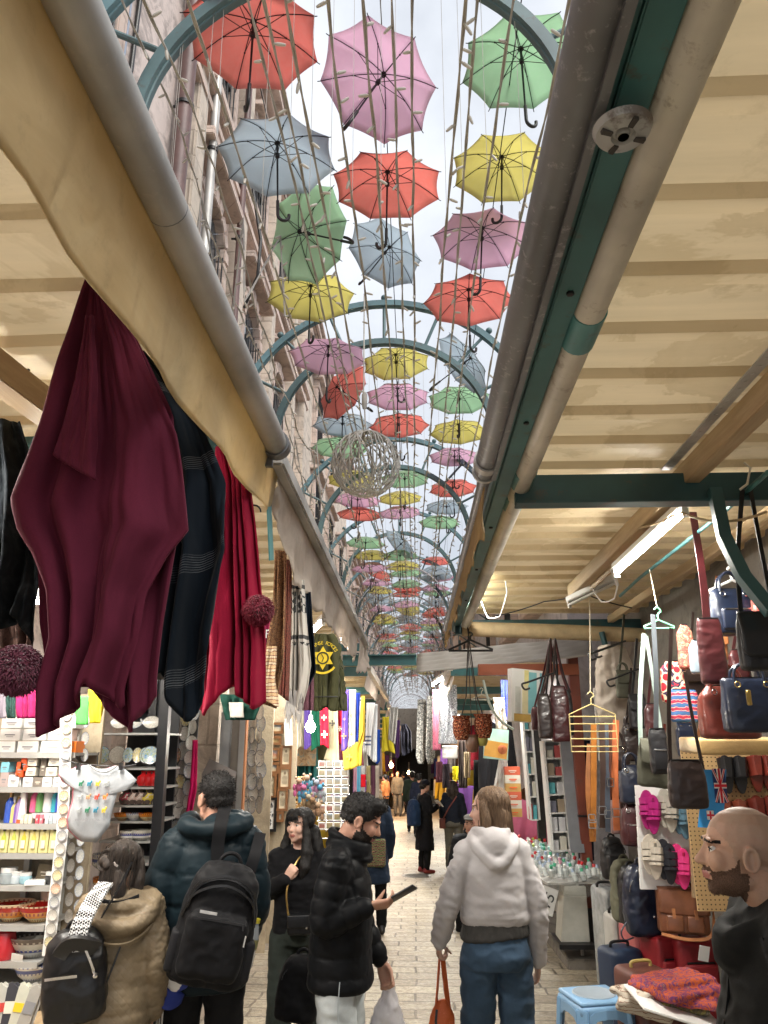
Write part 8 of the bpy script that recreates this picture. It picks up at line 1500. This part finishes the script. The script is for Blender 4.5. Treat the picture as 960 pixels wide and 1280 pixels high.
for r_ in range(13):
 for c_ in range(7):
  s_=r_/12;q=A.lerp(B,s_)+Vector(((c_-3)*.085+rr.uniform(-.02,.02),rr.uniform(-.05,.05),.012+rr.uniform(0,.05)));ci=(rr.choice((2,2,5,1))if s_<.25 else(rr.choice((3,0,2,3))if s_<.5 else rr.choice((1,2,0,4,6))));lb='tiny souvenir bottle with %s cap, %s row and %s place across the table'%(BC[ci][0],ORD[r_],ORD[c_])
  if bt is None:bt=vessel(lb,'bottle','souvenir_bottle',0,0,[(0,0),(.026,0),(.028,.01),(.028,.07),(.012,.085),(.012,.095)],mat('cloudy bottle',(.55,.6,.6),.12,coat=.3),y=0,capm=BM[0],capprof=[(.015,.085),(.017,.115),(0,.12)],group='tiny bottles heaped on the wire table',n=10);o=bt
  else:o=dup(bt,label=lb)
  o.location=q;o['label']=lb;o.rotation_euler=(rr.uniform(-.4,.4),rr.uniform(-.4,.4),0);ch=o.children[0];ch.material_slots[0].link='OBJECT';ch.material_slots[0].material=BM[ci]
t=thing('price_sign','slanting white price sign with black figures behind the grey hoodie','sign',P(686,1128,8.2));m=MB();c=P(685,1126,8.2);m.box(c,(.16,.012,.24),rot=(0,.35,.3));m.build('board',M_wht,t);text_obj('figures','15',.15,c+Vector((0,-.012,0)),(PI/2,-.95,.3),M_ink,t)
def rack(lb,x0,y0,x1,y1,Y,n,d=.25,m=M_white,items=True,sd=0,lean=0):
 k=1/PXM(Y,1.6);a,b_=P(x0,y0,Y),P(x1,y1,Y);w_,h=b_.x-a.x,a.z-b_.z;t_=thing('shelf_unit',lb,'shelf',(0,0,0))
 for sx_ in(-1,1):q=MB();q.box((sx_*(w_/2-.012),0,0),(.024,d,h));q.build('side_panel',m,t_,loc=(0,0,0),smooth=False)
 q=MB();q.box((0,d/2,0),(w_,.012,h));q.build('back_panel',m,t_,loc=(0,0,0),smooth=False)
 for i in range(n+1):q=MB();q.box((0,0,h/2-h*i/n),(w_-.05,d-.02,.016));q.build('shelf_board',m,t_,loc=(0,0,0),smooth=False)
 t_.location=((a.x+b_.x)/2,Y,(a.z+b_.z)/2);t_.rotation_euler=(0,lean,0);rq=random.Random(sd)
 if items:
  for i in range(n):
   for j in range(2):c_=rq.choice([(.6,.58,.5),(.1,.4,.45),(.5,.1,.1),(.15,.15,.2),(.6,.6,.62),(.35,.28,.2)]);hh=h/n*rq.uniform(.4,.75);q=MB();q.box((0,0,hh/2),(w_*.34,.05,hh));o=q.build('boxed_souvenir',mat('souvenir %d%d%d'%(int(c_[0]*100),int(c_[1]*100),int(c_[2]*100)),c_,.5),None,bevel=.003);o.location=t_.location+Vector(((j-.5)*w_*.42,-d*.3,h/2-h*(i+1)/n+.009));tag(o,'small boxed souvenir, %s on shelf %s of the %s'%(['left','right'][j],ORD[i],lb.split(' with')[0]),'box','boxed souvenirs on the white shelves')
 return t_
rack('narrow white shelf unit with its side to the lane',652,886,672,1024,10.2,5,sd=1,lean=-.03);rack('wide white shelf unit with souvenirs behind the bottle table',678,926,710,1062,9.3,6,sd=2,lean=-.03)
m=MB();m.strip([P(708,925,8.9),P(722,1066,8.7)],.14,.04,(1,0,0));tag(m.build('grey_door_panel',mat('slate grey panel',(.17,.18,.20),.5),smooth=False),'tall slate grey panel between the shelves and belts','panel');m=MB();m.strip([P(728,925,8.95),P(733,1075,8.95)],.16,.03,(1,0,0));tag(m.build('gap_shade',m_cloth('dark blue gap shade',(.012,.018,.035),.8)),'dark blue gap shade strip left of the tan belt','curtain');m=MB();m.box(P(674,980,10.4),(.10,.1,2.0));tag(m.build('dark_jamb',M_dark),'dark door jamb between the two white shelf units','jamb')  # the blue black strip stands in for the shaded gap by the belts
YO=10.8;ko=1/PXM(YO,1.4)
for i in range(6):carton('orange and cream packet box, %s from the top of the stack by the white shelf'%ORD[i],P(641+.5*i,969+i*10.5,YO).x,P(641,969+i*10.5,YO).z,19*ko,10*ko,.15,[mat('coral box',(.6,.12,.06),.5),CREAM,mat('ochre box',(.55,.33,.1),.5)][i%3],RDO if i%3 else CREAM,y=YO,group='stack of packet boxes on the right')
t=thing('painted_sign','large white, aqua and yellow painted picture box under the striped awning','sign',P(657,870,8.2));ks_=1/PXM(8.2,2.3);c=P(657,870,8.2);q=Euler((0,.06,.35)).to_matrix();m=MB();m.box(c,(44*ks_,.10,64*ks_),rot=q);m.build('panel',M_wht,t,smooth=False)
for nm,x,y,w_,h,cc,st in(('aqua_field',5,4,14,50,(.22,.50,.55),0),('cream_tower',-4,-4,8,36,(.72,.66,.42),1),('pale_tower',-14,-6,7,32,(.62,.64,.6),2),('aqua_edge',19,6,5,46,(.18,.42,.5),1),('gold_ground',1,-27,40,9,(.55,.36,.10),3),('yellow_beam',-2,22,6,18,(.72,.66,.3),2)):m=MB();m.box(c+q@Vector((x*ks_,-.052-.001*st,y*ks_)),(w_*ks_,.004,h*ks_),rot=q);m.build(nm,mat(nm,cc,.5),t,smooth=False)
M_pot=m_pattern('beaded dark basket',[(.015,.01,.01),(.35,.08,.03),(.02,.012,.01),(.45,.22,.12)],60,'cells')
for i,(x,y,s_,m_)in enumerate(((577,908,1.0,M_pot),(604,906,1.0,M_pot),(590,928,.72,lea('brown beaded',(.12,.06,.035))),(603,922,.6,mat('olive beaded',(.25,.22,.05),.6)))):
 t_=thing('hanging_pouch','%s pouch hanging on dark cords below the black hanger'%['left beaded drawstring','right beaded drawstring','lower brown','lower olive yellow'][i],'pouch',(0,0,0),group='beaded pouches on cords');q=MB();q.lathe([(0,-.13),(.06,-.125),(.085,-.06),(.088,.03),(.075,.07),(.095,.10),(.09,.10),(.068,.065),(0,.06)],20);q.build('pouch_body',m_,t_,loc=(0,0,0));t_.scale=(s_,)*3;t_.location=P(x,y,7.8);q=MB();q.tube([(0,0,.09),((590-x)*.004,0,.28),((589-x)*.0082/s_,0,.95/s_)],.006,6);q.build('cord',M_black,t_,loc=(0,0,0))
M_ban=m_pattern('black and white banner print',[(.5,.5,.47),(.05,.05,.05),(.42,.42,.4),(.10,.1,.1)],26,'cells');M_slv=m_pattern('silver banner print',[(.62,.64,.68),(.16,.17,.2),(.68,.7,.74),(.3,.32,.36)],22,'cells')
GW='long printed banners hanging on the right'
drape('printed_banner','left black and white printed banner with rounded end','banner',14,[(874,522,533),(945,520,532),(955,523,529)],M_ban,1,.02,seed=3,group=GW,nu=14);drape('printed_banner','second black and white printed banner with rounded end','banner',13.6,[(870,534,546),(945,532,544),(955,535,541)],M_ban,1,.02,seed=4,group=GW,nu=14);drape('printed_banner','bright silver printed banner beside the lit tube lamp','banner',12.4,[(856,550,571),(930,548,572)],M_slv,3,.02,seed=5,group=GW,nu=24);drape('dark_banner','narrow dark banner with pink edge behind the silver one','banner',13,[(862,541,550),(938,541,551)],m_pattern('dark pink',[(.02,.01,.015),(.3,.08,.12),(.015,.01,.01)],14),1,.02,nu=10)
drape('white_bag_stack','white folded cloth packages below the silver banner','cloth',12.6,[(932,553,572),(948,553,572)],M_wht,1,.02,nu=10,nv=8)
m=MB();m.box(P(620,930,10.6),(31*ko,.03,36*ko),rot=(0,.08,.2));t=m.build('desert_poster',mat('pale aqua print',(.36,.56,.50),.5),None,smooth=False);tag(t,'orange and aqua poster on the right below the blue cloth','poster');m=MB();c=P(620,937,10.55);m.box(c,(29*ko,.01,19*ko),rot=(0,.16,.2));m.build('orange_ground',mat('orange print',(.66,.34,.07),.5),t,smooth=False);m=MB();m.lathe([(0,0),(.05,.004),(.06,0)],14,Matrix.Translation(c+Vector((.08,-.03,0)))@Matrix.Rotation(PI/2,4,'X'));m.build('round_emblem',mat('rust print',(.5,.14,.05),.5),t)
drape('blue_cloth','royal blue patterned cloth above the orange poster','cloth',10.9,[(850,626,636),(900,628,638)],m_pattern('royal blue',[(.015,.02,.16),(.05,.07,.32),(.01,.012,.1)],14),2,.03,nu=16);drape('white_shirt','white cloth hanging below the orange poster','cloth',11,[(948,624,634),(990,616,636)],M_wht,2,.03,nu=14)
drape('net_bundle','greyish net bundle hanging left of the royal blue cloth','bundle',10.7,[(872,616,630),(912,620,634)],M_canG,3,.05,nu=20);m=MB();m.tube(smoothpts([P(604,850,9.8),P(612,880,9.8),P(625,900,9.8),P(642,912,9.8)],5),.016,8);tag(m.build('curved_pipe',mat('mint white hose',(.5,.58,.5),.4)),'curved mint white hose in front of the net bundle','hose')
for i,(x0,y0,x1,y1,Y,c,nm)in enumerate(((573,925,584,985,13,(.06,.045,.04),'dark'),(580,940,588,972,12.5,(.5,.40,.26),'icon covered tan'),(566,958,574,975,13.2,(.75,.66,.02),'lemon yellow'),(553,955,562,985,15,(.05,.04,.05),'black'),(545,952,553,978,16,(.3,.13,.18),'dusty pink'),(560,948,570,966,15,(.3,.27,.26),'grey'),(592,950,606,1000,12.8,(.02,.022,.022),'long black'),(606,950,616,1000,12.8,(.02,.05,.055),'dark teal'))):drape('hanging_garment',nm+' garment hanging farther on, right of the far crowd','garment',Y,[(y0,x0,x1),(y1,x0,x1)],m_cloth('garment '+nm,c,.8),2,.04,seed=60+i,nu=14,nv=14,group='garments hanging farther on the right')
m=MB();m.tube([P(925,612,3.5),P(934,605,3.5),P(938,585,3.5),P(930,578,3.5)],.006,6);tag(m.build('cream_hook',CREAM),'cream plastic hook carrying the black bag straps','hook')
#   FARTHER PEOPLE AND THE END OF THE LANE
def simple(label,px,py,f,H,rz,coat,legs,hair,skin=SKIN,female=True,coatlen=.82,hd=(0,-6,0),vox=.016,long_=.0,arms=None,z0=None,group=None,cname='coat',shoe_=None,seated=None,width=1.0):
 kw=arms or{}
 p=person(label,H,None,rz,skin,hd=hd,male=not female,vox=vox,face=vox<.015,group=group,**kw)
 w_=width;low=[(0,0,coatlen,.17*w_,.125),(0,0,coatlen+.04,.18*w_,.14)]if coatlen>.8 else[(0,0,coatlen,.215*w_,.165),(0,0,coatlen+.05,.215*w_,.165),(0,0,.85,.185*w_,.145)]
 jacket(p,coat,low+[(0,0,1.06,.168*w_,.135),(0,-.01,1.26,.172*w_,.135),(0,-.012,1.37,.16,.108),(0,-.012,1.45,.09,.08)],(.076,.066,.056),folds(.008,(6,6,8),px),vox,.96,None,cname)
 trousers(p,legs,vox=vox);shoes(p,shoe_ or M_black,vox=vox)
 HM=p.HM;mb=MB();r3=HM.to_3x3();mb.ball(HM@Vector((0,-.03,.036)),(.082,.10,.088),16,r3)
 if long_:
  for s_ in(-1,1):limb(mb,[HM@Vector((s_*.06,-.05,.03)),HM@Vector((s_*.075,-.05,-.10)),HM@Vector((s_*.06,-.07,-long_))],[.05,.06,.025])
  limb(mb,[HM@Vector((0,-.06,.03)),HM@Vector((0,-.09,-.10)),HM@Vector((0,-.09,-long_-.02))],[.07,.075,.03])
 else:mb.ball(HM@Vector((0,-.06,-.02)),(.07,.06,.06),14)
 remesh_obj('hair',mb,hair,p.root,min(vox,.012),1,lambda co,n:.012*mnoise.fractal(co*24,1,2,3));finish(p,PF(px,py,f),rz=rz,z0=z0);return p
p=simple('woman with messy blonde hair in navy coat seen beyond the bearded man',466,1001,9.2,1.58,12,NAVY,NYB,HBLD,SKINP,coatlen=.58,long_=.08,vox=.013)
t=thing('shopping_bag','colourful patterned shopping bag held low by the woman in the navy coat','bag',PF(466,1068,8.9));c=PF(468,1066,8.9);m=MB();m.rbox(c,(.26,.10,.30),.03);m.build('bag_body',m_pattern('bag print',[(.10,.14,.06),(.5,.42,.3),(.45,.07,.06),(.06,.05,.04)],11,'bands',dist=5),t);m=MB();m.tube(smoothpts([c+Vector((-.07,0,.14)),c+Vector((-.03,0,.30)),c+Vector((.05,0,.30)),c+Vector((.07,0,.14))],4),.008,6);m.build('handle',M_black,t)
p=simple('woman in long black coat and dark hat reading a paper, with red shoes',531,981,14.5,1.58,-62,m_cloth('black coat',(.008,.008,.010),.8),NYB,HBLK,SKINP,coatlen=.42,hd=(0,-20,0),vox=.014,shoe_=mat('dark red shoes',(.22,.03,.03),.6),arms=dict(Rr=((.15,0,1.39),(.19,.03,1.14),(.06,.26,1.22)),L=((-.15,0,1.39),(-.19,.03,1.14),(-.05,.26,1.22))))
HM=p.HM;mb=MB();mb.ball(HM@Vector((0,-.02,.065)),(.098,.11,.072),16);remesh_obj('hat',mb,m_cloth('dark hat felt',(.012,.012,.02),.9),p.root,.012,2);W=Wp(p);q=W@Vector((.02,.33,1.27));m=MB();m.box((0,0,0),(.20,.004,.14));o=m.build('paper',M_wht,smooth=False);o.location=q;o.rotation_euler=(.7,0,R(-62));tag(o,'white paper held by the woman in the long black coat','paper')
soft_bag('backpack','dark blue backpack on the back of the woman in the long black coat','backpack',W@Vector((0,-.24,1.12)),(.32,.20,.46),m_cloth('dark blue pack',(.012,.03,.075),.7),rz=R(-62),seed=8,front=False)
p=simple('woman with long curly dark hair, dark jacket and grey trousers, seen from behind',566,992,14.6,1.58,-8,m_cloth('blue black jacket',(.010,.013,.022),.8),GREYT,HBRN,coatlen=.86,long_=.26,vox=.014);W=Wp(p)
t=thing('shoulder_bag','small red brown bag on a long strap worn by the woman with curly hair','bag',W@Vector((-.21,-.05,.90)));m=MB();m.rbox(W@Vector((-.21,-.06,.90)),(.13,.06,.18),.02);m.build('bag_body',L_RB,t);m=MB();m.strip([W@Vector((-.2,-.13,.98)),W@Vector((-.07,-.165,1.2)),W@Vector((.09,-.12,1.42))],.022,.006,(1,0,.5));m.build('strap',L_RB,t)
lg=[[(-.09,0,.90),(-.12,.40,.88),(-.12,.40,.47)],[(.09,0,.90),(.12,.40,.88),(.12,.40,.47)]]
p=simple('smiling older man in grey flat cap sitting behind the grey hoodie',589,1031,9.6,1.70,172,m_cloth('dark jacket cloth',(.02,.022,.026),.8),NYB,HBLK,SKIN,False,.84,hd=(-12,4,0),vox=.010,arms=dict(legs=lg),z0=PF(589,1031,9.6).z-1.60)
HM=p.HM;mb=MB();mb.ball(HM@Vector((0,-.005,.082)),(.098,.12,.048),16,HM.to_3x3());mb.ball(HM@Vector((0,.09,.062)),(.075,.055,.014),14,HM.to_3x3());remesh_obj('flat_cap',mb,m_cloth('grey tweed',(.11,.105,.10),.9),p.root,.008,2)
c=p.root.location;t=thing('wooden_stool','low wooden stool under the sitting man in the flat cap','stool',(c.x,c.y,gz(c.y)));zt=c.z+.78;m=MB();m.box((c.x,c.y,zt),(.36,.36,.05));m.build('seat',M_wood,t,bevel=.006)
for sx_ in(-1,1):
 for sy_ in(-1,1):m=MB();m.tube([(c.x+sx_*.13,c.y+sy_*.13,zt-.02),(c.x+sx_*.16,c.y+sy_*.16,gz(c.y))],.02,8);m.build('leg',M_wood,t)
CL=[m_cloth('crowd %d'%i,c,.8)for i,c in enumerate(((.02,.02,.025),(.06,.06,.055),(.035,.05,.035),(.45,.16,.05),(.012,.015,.03),(.09,.05,.03)))]
for i,(lb,px,py,f,ci,li,rz,H)in enumerate((('man in dark green jacket walking away beyond the black coat',515,972,24,2,0,10,1.74),('person in dark jacket beside the man in the dark green jacket',524,975,22,4,0,-12,1.68),('person in black at the left of the far crowd',463,968,33,0,0,4,1.7),('person in dark coat and grey trousers in the far crowd',497,966,32,1,1,170,1.75),('person in black second from the left in the far crowd',470,967,36,0,4,-30,1.7),('person in orange jacket in the far crowd',481,972,29,3,0,60,1.62),('person in brown near the warm bulbs',489,967,38,5,0,-60,1.7),('person in navy at the right of the far crowd',504,967,35,4,0,20,1.72),('person in grey between the dark ones in the far crowd',476,967,42,1,0,5,1.7),('person in dark clothes deepest in the lane',510,965,45,0,0,0,1.7))):
 p=simple(lb,px,py,f,H,rz,CL[ci],[TRK,GREYT,NYB,TRK,NYB][li],HBLK,female=i%2==1,vox=.022,group='people in the far crowd' if i>1 else None,cname='jacket')
 if i==0:mb=MB();mb.ball(p.HM@Vector((0,-.005,.07)),(.09,.105,.06),14);remesh_obj('white_cap',mb,M_wht,p.root,.02,1)
 z=gz(p.root.location.y)
g=MB();g.grid(lambda u,v:((u-.5)*(.5+.1*v),.05*math.sin(u*15+3*v)*(.3+v),-v*.95+.03*math.sin(u*9)),18,10);GM=g.build('hanging_garment',CL[0],solid=.008);rr=random.Random(77);names=[('black',(.015,.015,.018)),('white',(.6,.6,.58)),('dark red',(.22,.015,.025)),('royal blue',(.03,.06,.26)),('mustard',(.45,.32,.04)),('grey',(.2,.2,.2)),('brown',(.14,.07,.035)),('purple',(.10,.04,.16)),('pink',(.45,.12,.2)),('olive',(.10,.11,.05))]
MG=[m_cloth('lane '+n,c,.8)for n,c in names];cnt={-1:0,1:0};fst=True
for s_ in(-1,1):
 y=11.5 if s_>0 else 12.5;k=0
 while y<56:
  for lev in(0,1):
   ci=rr.randrange(10);o=GM if fst else dup(GM);fst=False;x=s_*((1.25 if s_>0 else 1.38)+rr.uniform(-.2,.25))+(.1 if s_>0 else-.2);o.location=(x,y+rr.uniform(-.2,.2),gz(y)+(2.45 if lev else 1.45)+rr.uniform(-.15,.1));o.rotation_euler=(0,0,rr.uniform(-.5,.5));o.scale=(rr.uniform(.7,1.2),1,rr.uniform(.75,1.1));o.material_slots[0].link='OBJECT';o.material_slots[0].material=MG[ci]
   tag(o,'%s garment in the %s row, %s one along the far %s side'%(names[ci][0],'upper' if lev else 'lower',ORD[k]if k<30 else 'last','left' if s_<0 else 'right'),'garment','garments lining the far lane')
  k+=1;y+=1.15+.03*(y-11)
for s_ in(-1,1):
 for i in range(9):
  y=11.2+i*3.6;t=thing('market_table','low cloth covered goods table, %s along the far %s side'%(ORD[i],'left' if s_<0 else 'right'),'table',(s_*1.5,y,gz(y)),group='goods tables along the far lane');x=s_*1.55-(.25 if s_<0 else 0);m=MB();m.box((x,y,gz(y)+.36),(.7,1.5,.72));m.build('table_cloth',MG[(i*3+(s_>0))%10],t,bevel=.02);m=MB()
  for j in range(26):m.rbox((x+rr.uniform(-.28,.28),y+rr.uniform(-.65,.65),gz(y)+.75+rr.uniform(0,.1)),(rr.uniform(.06,.16),rr.uniform(.06,.16),rr.uniform(.05,.12)),.01,seg=1);m.mat(rr.randrange(3))
  tag(m.build('small_goods',[MG[1],MG[8],MG[4]],t),kind='stuff')
t=thing('stone_gate','dark vaulted stone gate closing the far end of the lane','gate',(-.3,62,gz(62)));zg=gz(62)
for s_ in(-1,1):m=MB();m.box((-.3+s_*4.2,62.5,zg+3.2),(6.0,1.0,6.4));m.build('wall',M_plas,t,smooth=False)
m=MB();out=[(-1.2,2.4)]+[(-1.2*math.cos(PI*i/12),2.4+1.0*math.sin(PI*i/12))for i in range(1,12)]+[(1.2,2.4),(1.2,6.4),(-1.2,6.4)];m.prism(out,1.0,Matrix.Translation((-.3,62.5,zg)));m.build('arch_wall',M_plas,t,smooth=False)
m=MB();m.box((-.3,70,zg+1.8),(2.6,14,3.6));m.build('passage_shade',M_dark,t,smooth=False)  # solid dark block stands for the shade within the passage
